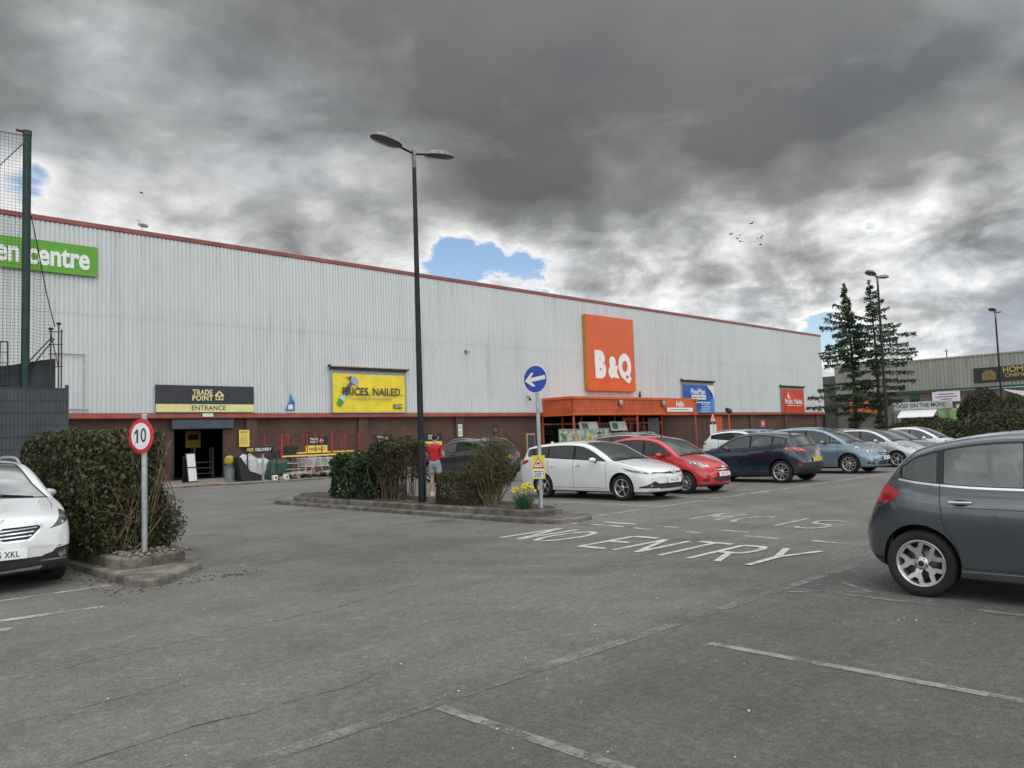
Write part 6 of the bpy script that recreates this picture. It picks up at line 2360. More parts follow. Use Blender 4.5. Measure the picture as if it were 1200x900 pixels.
q.prism([(.01, .03), (.05, .02), (.055, .03), (.02, .05)], Matrix.Translation((0, -.0575, zc)) @ Matrix.Rotation(R(90), 4, 'X'), .0015, 4)
wp = q.build('plate', [M_yelp, M_signred, M_signwhite, M_pole, M_ink], t_)
line_of_print(.20, .13, 3, M_ink, wp, 0, -.0565, zc - .13, gap=.45)

t_ = thing('triangle_sign', 'red triangle warning sign over two white plates near the far brick wall', 'road sign', (60.7, 37.0, 0))
q = MB()
q.tube([(0, 0, 0), (0, 0, 3.0)], .045, 10, 0)
q.build('pole', [M_pole], t_)
q = MB()
MM = Matrix.Translation((0, -.06, 2.5)) @ Matrix.Rotation(R(90), 4, 'X')
q.prism([(-.56, -.1), (.56, -.1), (0, .88)], MM, .02, 0)
q.prism([(-.36, .02), (.36, .02), (0, .64)], Matrix.Translation((0, -.075, 0)) @ MM, .004, 1) if False else q.prism([(-.36, .02), (.36, .02), (0, .64)], Matrix.Translation((0, -.082, 2.5)) @ Matrix.Rotation(R(90), 4, 'X'), .003, 1)
q.prism([(-.06, .08), (.06, .08), (.05, .42), (-.05, .42)], Matrix.Translation((0, -.087, 2.5)) @ Matrix.Rotation(R(90), 4, 'X'), .003, 2)
q.build('triangle', [M_signred, M_signwhite, M_ink], t_)
q = MB()
q.box((-.28, -.06, 1.75), (.46, .02, .95), 0)
q.box((.28, -.06, 1.75), (.46, .02, .95), 0)
q.build('white_plate', [M_signwhite], t_)

t_ = thing('floodlight_post', 'short orange post with a dark floodlight by the far brick wall', 'floodlight', (63.5, 37.0, 0))
q = MB()
q.tube([(0, 0, 0), (0, 0, 3.25)], .07, 10, 0)
q.build('post', [M_orange], t_)
q = MB()
q.box((-.15, -.1, 3.42), (.7, .35, .34), 0, bev=.04, M=Matrix.Rotation(R(20), 3, 'Y'))
q.build('lamp_head', [M_dkmetal], t_)

# ------------------------------------------------------------------ garden compound at the left
FY, FXR, FH = 27.2, 7.28, 3.62
M_mesh = mat('grey mesh fence panel', (.062, .070, .078), .6, .3, var=.15, vscale=.9)
M_meshd = mat('dark shade netting', (.040, .044, .050), .85, var=.25, vscale=1.2)
M_gpost = mat('dark green net pole', (.006, .034, .026), .4, .2, var=.15)
M_wire = mat('black net cord', (.012, .013, .014), .8, var=0)
fence = thing('mesh_fence', 'grey close mesh security fence of the garden compound behind the hedge', 'fence', (0, FY, 0))
x0 = FXR - 2.5 * 6
for k in range(6):
    a = x0 + 2.5 * k
    q = MB()
    n = int(2.44 / .05)
    vs, fs = [], []
    for j in range(n + 1):                       # pressed vertical ribs
        x = a + .03 + 2.44 * j / n
        d = .012 if j % 2 else 0
        vs += [(x, d, .06), (x, d, FH)]
    fs = [(2 * j, 2 * j + 2, 2 * j + 3, 2 * j + 1) for j in range(n)]
    q.add(vs, fs, 0)
    for z in np.linspace(.3, FH - .02, 10):
        q.box((a + 1.25, -.012, z), (2.44, .012, .012), 0)
    q.build('mesh_panel', [M_mesh], fence)
for k in range(7):
    q = MB()
    q.box((x0 + 2.5 * k, .05, FH / 2 + .05), (.09, .07, FH + .1), 0)
    q.build('fence_post', [M_mesh], fence)
q = MB()
q.box((FXR + .02, (YW - FY) / 2, FH / 2), (.05, YW - FY - .2, FH), 0)
q.build('side_panel', [M_mesh], fence)
t_ = thing('shade_screen', 'dark shade cloth sloping above the mesh fence', 'screen', (0, FY + .35, 0))
q = MB()
vs = []
xs_ = np.linspace(x0, FXR - .25, 25)
top_ = [4.10 + .42 * max(0, (x - 4.6) / 2.4) + .03 * math.sin(3 * x) for x in xs_]
for x, z in zip(xs_, top_): vs += [(x, .03 * math.sin(5 * x), 1.0), (x, .04 * math.sin(4 * x + 1), z), ]
q.add(vs, [(2 * j, 2 * j + 2, 2 * j + 3, 2 * j + 1) for j in range(24)], 0, True)
q.build('cloth', [M_meshd], t_)
q = MB()
q.tube([(x, 0, z + .01) for x, z in zip(xs_, top_)], .018, 6, 0)
for x in (FXR - .28, 4.4, 1.5): q.tube([(x, .08, 0), (x, .08, 4.5)], .03, 6, 0)
q.build('cloth_edge', [M_dkmetal], t_)
# scaffold-like corner frame with net hooks
t_ = thing('corner_frame', 'rusty tubular frame standing up at the fence corner', 'frame', (FXR - .38, FY + .35, 0))
q = MB()
for dx, h_ in ((0, 5.5), (.22, 5.65), (.30, 5.5)):
    q.tube([(dx, 0, 0), (dx, 0, h_)], .022, 6, 0)
for z in (4.3, 4.7, 5.0, 5.4): q.tube([(-.06, 0, z), (.34, 0, z + .03)], .016, 6, 0)
q.tube([(0, 0, 5.2), (-.75, 0, 4.25)], .02, 6, 0)
q.tube([(.1, 0, 5.2), (-.55, 0, 4.25)], .02, 6, 0)
q.tube([(.22, .02, 4.3), (.0, .02, 5.4)], .016, 6, 0)
q.ball((.22, 0, 5.68), (.08, .05, .05), 8, 5, 0)
q.ball((0, 0, 5.5), (.08, .05, .05), 8, 5, 0)
q.build('tubes', [mat('rusty dark tube', (.075, .062, .055), .7, .4, var=.3, vscale=8)], t_)
t_ = thing('ladder', 'narrow dark ladder top behind the fence', 'ladder', (5.62, FY + .25, 0))
q = MB()
for dx in (-.10, .10): q.tube([(dx * 1.3, 0, 0), (dx, 0, 5.0)], .022, 6, 0)
for z in np.arange(.4, 5.0, .33): q.tube([(-.12, 0, z), (.12, 0, z)], .014, 6, 0)
q.tube([(-.10, 0, 5.0), (.10, 0, 5.0)], .022, 6, 0)
q.build('rails', [M_dkmetal], t_)
NPX, NY, NH = 6.16, FY + .15, 11.55
t_ = thing('net_pole', 'tall dark green pole holding the net beside the garden centre board', 'pole', (NPX, NY, 0))
q = MB()
q.tube([(0, 0, 0), (0, 0, NH)], .118, 16, 0)
q.tube([(0, 0, NH - .10), (0, 0, NH + .06)], .13, 16, 1)
q.tube([(-.30, 0, NH + .02), (.0, 0, NH + .02)], .04, 6, 1)
q.build('post', [M_gpost, M_dkmetal], t_)
t_ = thing('netting', 'black cord net hung from the green pole over the compound', 'net', (0, NY, 0))
q = MB()
cell = .10
xa = -9.0


def cord(pts, w=.0045):
    q.tube(pts, w, 3, 0, caps=False, smooth=False)


def sag(x): return NH - .12 - .25 * math.sin(PI * ((x - xa) / (NPX - xa)) ** 1) * .8
for k in range(int((NPX - xa) / cell)):
    x = NPX - k * cell
    cord([(x, .02 * math.sin(3 * x), z) for z in np.linspace(4.15, sag(x), 4)])
for k in range(int((NH - 4.2) / cell)):
    z = 4.2 + k * cell
    cord([(x, .03 * math.sin(2 * z + x), z - .05 * math.sin(PI * (x - xa) / 5)) for x in np.linspace(xa, NPX, 12)])
cord([(x, 0, sag(x) + .02) for x in np.linspace(xa, NPX, 12)], .012)
cord([(NPX - .1, 0, NH - .35), (NPX - 1.2, .02, NH - 1.85), (NPX - 2.4, .02, NH - 2.7)], .016)
# the slack edge right of the pole, tied down to the corner frame
edge = [(NPX + .13, 0, NH - 2.6), (NPX + .33, 0, 7.9), (NPX + .56, 0, 6.6), (NPX + .80, 0, 5.55)]
cord(edge, .018)
for z in np.arange(4.3, 8.7, cell):
    xr = float(np.interp(z, [p[2] for p in edge[::-1]], [p[0] for p in edge[::-1]]))
    cord([(NPX + .1, 0, z + .05), ((NPX + xr) / 2, 0, z - .02), (xr, 0, z)])
for k in range(1, 6):
    x = NPX + k * cell
    zt_ = float(np.interp(x, [p[0] for p in edge], [p[2] for p in edge]))
    cord([(x, 0, 4.3), (x, 0, zt_)])
q.build('cords', [M_wire], t_)

# ------------------------------------------------------------------ trolleys and goods at the trade entrance
M_trol = mat('trolley wire', (.55, .56, .57), .4, .6, var=.1)
M_castor = mat('black castor', (.02, .02, .02), .7, var=.1)
M_bag = mat('white woven sack', (.60, .61, .62), .8, var=.12, vscale=5, bump=.8, bscale=6)
M_tarp = mat('dark green sheet', (.025, .085, .065), .5, var=.2, vscale=3, bump=.6, bscale=5)
M_redp = mat('red trolley bay post', (.42, .020, .018), .45, var=.08)
M_ply = mat('worn plywood deck', (.50, .43, .27), .7, var=.15, vscale=4)
GY = .06
reds = (17.95, 18.36, 19.18, 19.72, 20.06, 20.52, 20.72, 21.08, 21.62, 21.86, 22.22, 22.66)
bay = thing('trolley_bay', 'trolley bay of red posts with yellow rails beside the trade doorway', 'trolley bay', (0, 34.4, GY))
for k, x in enumerate(reds):
    q = MB()
    thick = .085 if k in (1, 2, 7) else .042
    q.box((x, .0 if k % 2 else .9, 1.05), (thick, thick, 2.1), 0, bev=.008)
    q.build('red_post', [M_redp], bay)
for a, b_, z, dy in ((18.36, 22.9, 1.04, 0), (19.2, 22.9, 1.16, .9)):
    q = MB()
    q.box(((a + b_) / 2, dy - .06, z), (b_ - a, .04, .065), 0, bev=.01)
    q.build('yellow_rail', [M_yelp], bay)
q = MB()
for z in (.42, .70):
    q.box((18.95, -.06, z), (1.3, .03, .035), 0)
q.build('side_rail', [M_trol], bay)


def castors(mb, w, l, r=.09):
    for sx in (-1, 1):
        for sy in (-1, 1):
            mb.lathe([(0, -.02), (r, -.02), (r, .02), (0, .02)], 14, 1, Matrix.Translation((sx * l / 2 * .8, sy * w / 2 * .85, r)) @ Matrix.Rotation(R(90), 4, 'X'), smooth=False)
            mb.box((sx * l / 2 * .8, sy * w / 2 * .85, r + .07), (.05, .06, .10), 0)


def platform_trolley(x, y, rz, label, deck=True):
    t = thing('platform_trolley', label, 'trolley', (x, y, GY), rz, 'platform trolleys')
    q = MB()
    q.box((0, 0, .26), (1.25, .62, .035), 0 if deck else 1, bev=.008)
    q.build('deck', [M_ply, M_trol], t)
    q = MB()
    castors(q, .62, 1.25, .10)
    q.box((0, 0, .225), (1.2, .56, .03), 0)
    q.build('chassis', [M_trol, M_castor], t)
    q = MB()
    for sg in (-1, 1):
        q.tube([(.56, sg * .26, .26), (.80, sg * .26, .98)], .018, 8, 0)
    q.tube([(.80, -.26, .98), (.80, .26, .98)], .018, 8, 0)
    q.tube([(.70, -.26, .66), (.70, .26, .66)], .013, 8, 0)
    q.build('handle', [M_trol], t)
    return t


platform_trolley(18.75, 33.6, R(6), 'platform trolley with a plywood deck in front of the red posts')
platform_trolley(20.5, 33.35, R(2), 'platform trolley with its handle leaning beside the green bush')

platform_trolley(19.6, 34.9, R(4), 'platform trolley standing behind the plywood one in the bay')
platform_trolley(21.0, 33.9, R(5), 'platform trolley half hidden by the glossy bush', False)


def wire_trolley(x, y, rz, label):
    t = thing('shopping_trolley', label, 'trolley', (x, y, GY), rz, 'wire trolleys nested in the bay')
    q = MB()
    for i in range(8):
        z = .52 + .38 * i / 7
        d = i / 7
        L_, W_ = .42 + .06 * d, .25 + .03 * d
        q.tube([(-L_, -W_, z), (L_, -W_, z), (L_, W_, z), (-L_, W_, z), (-L_, -W_, z)], .007 if 0 < i < 7 else .014, 5, 0)
    for k in range(9):
        u = -1 + k / 4
        for sg in (-1, 1): q.tube([(u * .42, sg * .25, .52), (u * .48, sg * .28, .90)], .005, 5, 0)
        q.tube([(u * .42, -.25, .52), (u * .42, .25, .52)], .005, 5, 0)
    for k in range(5):
        u = -1 + k / 2
        for sg in (-1, 1): q.tube([(sg * .42, u * .25, .52), (sg * .48, u * .28, .90)], .005, 5, 0)
    q.build('basket', [M_trol], t)
    q = MB()
    castors(q, .5, .9, .065)
    for sg in (-1, 1):
        q.tube([(.40, sg * .23, .16), (-.38, sg * .25, .16), (-.46, sg * .26, .55), (-.54, sg * .26, .98)], .014, 6, 0)
    q.tube([(-.54, -.27, .99), (-.54, .27, .99)], .016, 8, 0)
    q.build('frame', [M_trol, M_castor], t)
    return t


t0 = wire_trolley(19.55, 33.95, R(-75), 'leftmost wire trolley nested under the yellow rail')
for k, lab in enumerate(('second wire trolley from the left under the yellow rail', 'third wire trolley in the nested row under the rail', 'rightmost visible wire trolley of the nested row')):
    c_ = t0.copy()
    COL.objects.link(c_)
    c_.location.x += .42 * (k + 1)
    c_.location.y += .05 * (k % 2)
    c_['label'] = lab
    for ch in KIDS(t0):
        d_ = ch.copy()
        COL.objects.link(d_)
        d_.parent = c_


def sack(x, y, w, d, h, m, label, name='bulk_bag', cat='bag', lean=0):
    q = MB()
    n, mm = 28, 12
    vs, fs = [], []
    for j in range(mm + 1):
        v = j / mm
        for i in range(n):
            a = 2 * PI * i / n
            e = 3.2
            ca, sa = math.cos(a), math.sin(a)
            r_ = (abs(ca) ** e + abs(sa) ** e) ** (-1 / e)
            f = (1 - .10 * (2 * v - 1) ** 4) * (1 + .05 * math.sin(5 * a + 6 * v) + .03 * math.sin(9 * a - 8 * v))
            if v > .85: f *= 1 - .5 * (v - .85) / .15
            vs.append((w / 2 * r_ * ca * f + lean * v, d / 2 * r_ * sa * f, h * v * (1 + .03 * math.sin(3 * a))))
    for j in range(mm):
        for i in range(n):
            i2 = (i + 1) % n
            fs.append((j * n + i, j * n + i2, (j + 1) * n + i2, (j + 1) * n + i))
    fs.append(tuple(mm * n + i for i in range(n)))
    q.add(vs, fs, 0, True)
    return setp(q.build(name, [m], None, (x, y, GY)), label, cat)


sack(17.05, 35.2, .8, .8, 1.2, M_bag, 'tall white woven bulk bag left of the hoop racks')
sack(17.75, 35.3, .95, .85, 1.0, M_bag, 'squat white bulk bag behind the hoop racks')
sack(18.2, 34.7, 1.1, .8, .92, M_tarp, 'goods under a dark green sheet beside the first red post', 'covered_goods', 'goods', .25)
q = MB()
q.prism([(-.55, .0), (.4, 0), (.4, .25), (-.15, .45), (-.6, 1.1), (-.75, 1.1)], Matrix.Translation((0, .35, 0)) @ Matrix.Rotation(R(90), 4, 'X'), .7, 0)
setp(q.build('barrow_tray', [M_castor], None, (16.75, 34.35, GY)), 'black tipped barrow tray at the left of the bulk bags', 'barrow')
for k, (x, lab) in enumerate(((17.05, 'left hoop of the three steel trolley hoops'), (17.40, 'middle hoop of the three steel trolley hoops'), (17.75, 'right hoop of the three steel trolley hoops'))):
    t = thing('hoop_rack', lab, 'rack', (x, 33.7, GY), R(70), 'steel hoops by the bags')
    q = MB()
    q.tube([(-.28, 0, 0), (-.28, 0, .95)] + [(-.28 * math.cos(a), 0, .95 + .24 * math.sin(a)) for a in np.linspace(.2, PI - .2, 7)] + [(.28, 0, .95), (.28, 0, 0)], .022, 8, 0)
    q.box((0, 0, .02), (.75, .08, .03), 0)
    q.build('hoop', [M_dkmetal if k else M_steel], t)
for k, (x, lab) in enumerate(((17.45, 'left white ballast block with a dark mark by the hoops'), (18.0, 'right white ballast block with a dark mark by the hoops'))):
    t = thing('ballast_block', lab, 'block', (x, 33.35, GY), R(5), 'white ballast blocks')
    q = MB()
    q.box((0, 0, .11), (.22, .20, .22), 0, bev=.02)
    q.build('block', [M_paper], t)
    q = MB()
    q.box((0, -.102, .12), (.05, .005, .12), 0)
    q.box((0, -.104, .12), (.12, .005, .04), 0)
    q.build('mark', [M_ink], t)
q = MB()
for k in range(5): q.box((0, -.16 + .08 * k, .09 + .015 * (k % 2)), (1.1, .07, .05), 0)
for sx in (-.45, 0, .45): q.box((sx, 0, .04), (.08, .42, .07), 0)
setp(q.build('timber_pallet', [M_wood], None, (18.2, 33.55, GY)), 'low pile of brown timber at the foot of the hoops', 'timber')
q = MB()
q.prism([(-.8, 0), (.6, .15), (.75, .55), (.2, .62), (-.5, .30)], Matrix.Translation((0, .3, .95)) @ Matrix.Rotation(R(90), 4, 'X'), .6, 0)
q.tube([(.3, 0, 1.5), (.75, 0, 2.2)], .02, 6, 0)
q.tube([(-.5, .1, 0), (-.5, .1, 1.0)], .03, 6, 0)
q.tube([(.5, .1, 0), (.5, .1, 1.2)], .03, 6, 0)
setp(q.build('wheelbarrow_body', [M_castor], None, (18.85, 35.3, GY)), 'black upturned barrow leaning behind the red posts', 'barrow')

# A-board, bin trolley, barrier by the doorway
t_ = thing('a_board', 'white faced folding A-board standing before the dark doorway', 'A-board', (14.92, 36.6, GY), R(12))
q = MB()
for sg in (-1, 1):
    M = Matrix.Rotation(R(sg * 9), 3, 'X')
    q.box((0, sg * .12, .68), (.50, .03, 1.36), 0, M=M, bev=.006)
for dz in (-.33, .33):
    q.box(Matrix.Rotation(R(-9), 3, 'X') @ Vector((0, -.022, dz)) + Vector((0, -.12, .68)), (.42, .012, .60), 1, M=Matrix.Rotation(R(-9), 3, 'X'))
q.build('frame', [M_black, M_paper], t_)
t_ = thing('bin_trolley', 'grey bin trolley topped by a yellow and green sack', 'bin', (15.9, 34.6, GY))
q = MB()
q.tube([(0, 0, .06), (0, 0, .72)], [.20, .25], 16, 0)
q.build('bin', [mat('grey bin', (.20, .21, .21), .6)], t_)
q = MB()
q.ball((0, 0, .95), (.24, .20, .24), 14, 8, 0)
q.ball((.02, -.04, .68), (.26, .22, .13), 14, 8, 1)
q.build('sack_top', [mat('yellow sack', (.46, .38, .03), .6, var=.3, vscale=9), mat('dark teal sack', (.02, .08, .075), .6, var=.3, vscale=9)], t_)
t_ = thing('barrier', 'low black rail barrier beside the doorway pier', 'barrier', (16.6, 36.0, GY))
q = MB()
for x in (1.75, 3.05): q.tube([(x, 0, 0), (x, 0, 1.1)], .03, 8, 0)
for z in (.55, 1.06): q.tube([(1.75, 0, z), (3.05, 0, z)], .025, 8, 0)
q.build('rails', [M_castor], t_)
t_ = thing('hall_sign', 'yellow hanging notice inside the dark trade doorway', 'sign', (18.2, 44.2, 2.15))
q = MB()
q.box((0, 0, 0), (.85, .04, .95), 0)
q.box((0, -.025, .1), (.6, .01, .3), 1)
q.tube([(0, 0, .45), (0, 0, 1.7)], .015, 6, 1)
q.build('board', [M_yelp, M_ink], t_)
t_ = thing('hall_rack', 'grey goods rack just inside the trade doorway', 'rack', (18.0, 42.5, .06))
q = MB()
for x in (-.5, .5): q.box((x, 0, .8), (.05, .5, 1.6), 0)
for z in (.2, .5, .8): q.box((0, 0, z), (1.0, .5, .04), 0)
q.build('shelves', [mat('grey rack', (.20, .22, .24), .5)], t_)
t_ = thing('red_rack', 'dim red rack at the left of the trade doorway', 'rack', (15.75, 38.8, .06))
q = MB()
for z in (.3, .7, 1.1): q.box((0, 0, z), (.4, .5, .05), 0)
q.ball((0, 0, .48), (.16, .2, .14), 8, 6, 1)
q.ball((0, 0, .88), (.16, .2, .14), 8, 6, 0)
q.box((0, .2, .6), (.4, .04, 1.2), 0)
q.build('shelves', [M_dkmetal, mat('dim red goods', (.30, .05, .04), .6)], t_)
t_ = thing('menu_board', 'small brown framed board beside the white estate car', 'A-board', (32.4, 31.6, 0), R(20))
q = MB()
q.box((0, 0, 1.1), (1.1, .05, 1.5), 0)
q.box((0, -.03, 1.1), (.9, .02, 1.3), 1)
for sx in (-.45, .45): q.box((sx, .05, .2), (.06, .06, .4), 0)
q.build('board', [M_wood, M_ink], t_)

# ------------------------------------------------------------------ plants
def leaves_mesh(name, P, N, size, m, aspect=.5, droop=.0, var=.35, outward=.6, fold=.18):
    """one folded leaf per point: P points, N outward directions"""
    P, N = np.asarray(P, float), np.asarray(N, float)
    n = len(P)
    rnd = rng.normal(size=(n, 3))
    rnd /= np.linalg.norm(rnd, axis=1, keepdims=True)
    nor = N * outward + rnd * (1 - outward * .5)
    nor /= np.linalg.norm(nor, axis=1, keepdims=True) + 1e-9
    t = rng.normal(size=(n, 3))
    t[:, 2] += .35 - droop
    t -= nor * np.sum(t * nor, axis=1, keepdims=True)
    t /= np.linalg.norm(t, axis=1, keepdims=True) + 1e-9
    b = np.cross(nor, t)
    L = size * (1 + var * rng.normal(size=(n, 1)).clip(-1.6, 2.0))
    W = L * aspect * .5
    v0 = P - t * L * .5
    v2 = P + t * L * .5 - nor * L * .08
    v1 = P + b * W + nor * W * fold * 2
    v3 = P - b * W + nor * W * fold * 2
    V = np.stack([v0, v1, v2, v3], 1).reshape(-1, 3)
    me = bpy.data.meshes.new(name)
    me.vertices.add(4 * n)
    me.vertices.foreach_set('co', V.ravel().astype(np.float32))
    me.loops.add(4 * n)
    me.loops.foreach_set('vertex_index', np.arange(4 * n, dtype=np.int32))
    me.polygons.add(n)
    me.polygons.foreach_set('loop_start', np.arange(0, 4 * n, 4, dtype=np.int32))
    me.materials.append(m)
    me.update(calc_edges=True)
    me.validate()
    return me


def lump(p, s=1.0, k=0.0):
    """smooth lumpy field for uneven outlines"""
    x, y, z = p[:, 0] * s, p[:, 1] * s, p[:, 2] * s
    return (np.sin(2.1 * x + 1.3 * y + k) * np.sin(1.7 * y - 2.3 * z + 2 * k) + .6 * np.sin(4.3 * x - 3.1 * z + k) * np.sin(3.7 * y + 2.9 * x)
            + .4 * np.sin(8.1 * z + 6.3 * x - k) * np.sin(7.7 * y + 1.1)) / 2


def box_shell(n, sx, sy, sz, power=5, skin=.10, lumps=.10, seed=0.0, ls=1.6, low=.0):
    """points in the outer skin of a clipped hedge or a rounded bush standing on z = 0"""
    d = rng.normal(size=(n * 2, 3))
    d[:, 2] = np.abs(d[:, 2]) * 1.0
    d /= np.linalg.norm(d, axis=1, keepdims=True)
    # spread over the box faces rather than over the sphere
    d = d / np.max(np.abs(d), axis=1, keepdims=True) * rng.uniform(.55, 1.0, size=(n * 2, 1)) ** 0
    u = rng.uniform(-1, 1, size=(n * 2, 3))
    ax = rng.choice(3, size=n * 2, p=np.array([sy * sz * 2, sx * sz * 2, sx * sy * 1.0]) / (sy * sz * 2 + sx * sz * 2 + sx * sy))
    d = u.copy()
    d[:, 2] = rng.uniform(low, 1, size=n * 2) * 2 - 1
    s_ = rng.choice([-1, 1], size=n * 2)
    for a in range(3):
        k = ax == a
        d[k, a] = s_[k] if a < 2 else 1
    zz = (d[:, 2] + 1) / 2
    q = np.stack([np.abs(d[:, 0]), np.abs(d[:, 1]), np.maximum(0, d[:, 2])], 1)
    r = (q ** power).sum(1) ** (1 / power)
    r = np.maximum(r, 1)
    d = d / r[:, None]
    dep = rng.exponential(skin, size=n * 2)
    P = np.stack([d[:, 0] * sx / 2, d[:, 1] * sy / 2, (d[:, 2] + 1) / 2 * sz], 1)
    nr = np.stack([d[:, 0] ** 5 / sx, d[:, 1] ** 5 / sy, np.maximum(0, d[:, 2]) ** 5 / sz * .8], 1) + 1e-4
    nr /= np.linalg.norm(nr, axis=1, keepdims=True)
    f = lump(P, ls, seed)
    P = P + nr * (f * lumps - dep)[:, None]
    keep = rng.uniform(size=n * 2) < np.clip(.75 + .9 * f, .15, 1)
    P, nr = P[keep][:n], nr[keep][:n]
    ok = P[:, 2] > .02
    return P[ok], nr[ok]


def twig(mb, a, b, r0, r1, bend=.08, n=5, mi=0):
    a, b = Vector(a), Vector(b)
    L = (b - a).length
    pts = []
    off = Vector((random.gauss(0, 1), random.gauss(0, 1), random.gauss(0, .4))) * bend * L
    for k in range(n + 1):
        t = k / n
        pts.append(a.lerp(b, t) + off * math.sin(PI * t) + Vector((random.gauss(0, 1), random.gauss(0, 1), 0)) * bend * .15 * L * t)
    mb.tube(pts, [r0 + (r1 - r0) * k / n for k in range(n + 1)], 5, mi)
    return pts


M_twig = mat('tan twig bark', (.20, .155, .085), .9, var=.3, vscale=14)
M_twigd = mat('dark twig bark', (.060, .045, .032), .9, var=.3, vscale=14)
M_bark = mat('conifer bark', (.052, .042, .034), .95, var=.3, vscale=6, bump=.8, bscale=14)
L_hedge = leaf_mat('hedge leaves', [(.024, .032, .013), (.044, .054, .020), (.066, .074, .028), (.092, .092, .040), (.12, .098, .045)], .45)
L_hedgeb = leaf_mat('brownish hedge leaves', [(.045, .036, .018), (.065, .058, .024), (.085, .075, .030), (.11, .085, .040)], .6)
L_laurel = leaf_mat('glossy green leaves', [(.016, .034, .014), (.026, .054, .020), (.040, .078, .028), (.065, .10, .04)], .32)
L_olive = leaf_mat('olive brown leaves', [(.032, .034, .016), (.050, .048, .022), (.070, .062, .030), (.080, .060, .034)], .55)
L_privet = leaf_mat('privet leaves', [(.034, .040, .015), (.056, .062, .024), (.080, .080, .034), (.10, .088, .040)], .5)
L_conif = leaf_mat('conifer needles', [(.034, .058, .030), (.050, .082, .040), (.070, .104, .050), (.092, .115, .062)], .6, .12)
L_far = leaf_mat('dark shrub leaves', [(.026, .034, .016), (.042, .054, .022), (.064, .074, .032), (.085, .085, .042)], .5)
L_far2 = leaf_mat('purple brown shrub leaves', [(.046, .040, .026), (.066, .060, .034), (.085, .085, .042)], .6)


def plant(name, label, cat, loc, rz=0, group=None):
    return thing(name, label, cat, loc, rz, group)


# big clipped hedge on the left island
hg = plant('clipped_hedge', 'tall clipped green hedge with bare tan twigs showing beside the 10 sign', 'hedge', (3.84, 13.25, .22))
P, N = box_shell(24000, 1.06, 3.75, 1.68, 9, .07, .085, .4, 2.2)
me = leaves_mesh('foliage', P, N, .072, L_hedge, .48)
# thin the front where the twigs show
link('foliage', me, hg)
P2, N2 = box_shell(5200, 1.04, 3.65, 1.60, 8, .10, .08, 1.7, 1.8)
k = (P2[:, 1] < -.2) | (rng.uniform(size=len(P2)) < .3)
link('brown_foliage', leaves_mesh('brown_foliage', P2[k], N2[k], .055, L_hedgeb, .42), hg)
q = MB()
for _ in range(95):
    x, y = random.uniform(-.5, .5), random.uniform(-1.85, 1.7) if random.random() < .4 else random.uniform(-1.9, -1.2)
    x2, y2 = x + random.gauss(.05, .20), y + random.gauss(-.12, .20)
    x2, y2 = max(-.52, min(.50, x2)), max(-1.86, min(1.8, y2))
    pts = twig(q, (x * .7, y * .95, 0), (x2, y2, random.uniform(.9, 1.72)), .011, .003, .10, 6)
    for _ in range(3):
        j = random.randint(2, 5)
        p = pts[j]
        twig(q, p, p + Vector((random.gauss(0, .14), random.gauss(-.05, .14), random.uniform(.08, .32))), .005, .002, .1, 3)
q.build('twigs', [M_twig], hg)
q = MB()
for _ in range(46):
    x, y = random.uniform(-.4, .4), random.uniform(-1.7, 1.7)
    twig(q, (x * .6, y, 0), (x, y + random.gauss(0, .2), random.uniform(.7, 1.4)), .022, .008, .08, 5)
q.build('stems', [M_twigd], hg)
# leggy growth at the right foot
sh = plant('straggly_shrub', 'sparse straggly shrub spreading from the right foot of the hedge', 'shrub', (4.30, 11.5, .2))
q = MB()
lp, ln = [], []
for _ in range(60):
    a = random.uniform(-2.2, 1.2)
    r_ = random.uniform(.06, .30)
    e = Vector((r_ * math.cos(a), r_ * math.sin(a), random.uniform(.2, .75)))
    pts = twig(q, (random.gauss(-.1, .06), random.gauss(.05, .10), 0), e, .007, .002, .12, 5)
    for p in pts[2:]:
        for _ in range(7):
            lp.append(p + Vector((random.gauss(0, .05), random.gauss(0, .05), random.gauss(0, .05))))
            ln.append((random.gauss(0, 1), random.gauss(0, 1), .6))
q.build('twigs', [M_twigd], sh)
link('foliage', leaves_mesh('foliage', lp, ln, .045, L_hedge, .5), sh)

ZI = .20
b1 = plant('laurel_bush', 'dense glossy green bush at the far left of the central island', 'bush', (11.55, 17.35, ZI))
P, N = box_shell(9500, 1.25, 2.0, 1.16, 3.2, .09, .16, 2.1, 2.0)
link('foliage', leaves_mesh('foliage', P, N, .085, L_laurel, .52), b1)
q = MB()
for _ in range(30): twig(q, (random.uniform(-.3, .3), random.uniform(-.6, .6), 0), (random.uniform(-.5, .5), random.uniform(-.85, .85), random.uniform(.5, 1.0)), .014, .005)
q.build('stems', [M_twigd], b1)
b2 = plant('brown_bush', 'taller olive brown bush with bare lower stems left of the lamp post', 'bush', (11.60, 15.95, ZI))
P, N = box_shell(9000, 1.2, 1.45, 1.50, 3.4, .11, .15, 3.3, 2.0, .32)
k = P[:, 2] > .45 + .25 * np.sin(P[:, 1] * 5)
link('foliage', leaves_mesh('foliage', P[k], N[k], .058, L_olive, .48), b2)
P, N = box_shell(2600, 1.15, 1.4, 1.52, 3.4, .06, .12, 5.3, 2.0, .6)
link('green_foliage', leaves_mesh('green_foliage', P[P[:, 2] > 1.0], N[P[:, 2] > 1.0], .06, L_hedge, .48), b2)
q = MB()
for _ in range(90):
    x, y = random.uniform(-.45, .3), random.uniform(-.6, .6)
    twig(q, (x * .7, y * .8, 0), (x + random.gauss(0, .10), y + random.gauss(0, .12), random.uniform(.8, 1.45)), .013, .004, .06, 5, 0)
q.build('stems', [mat('grey brown stem', (.13, .10, .065), .9, var=.3, vscale=10)], b2)
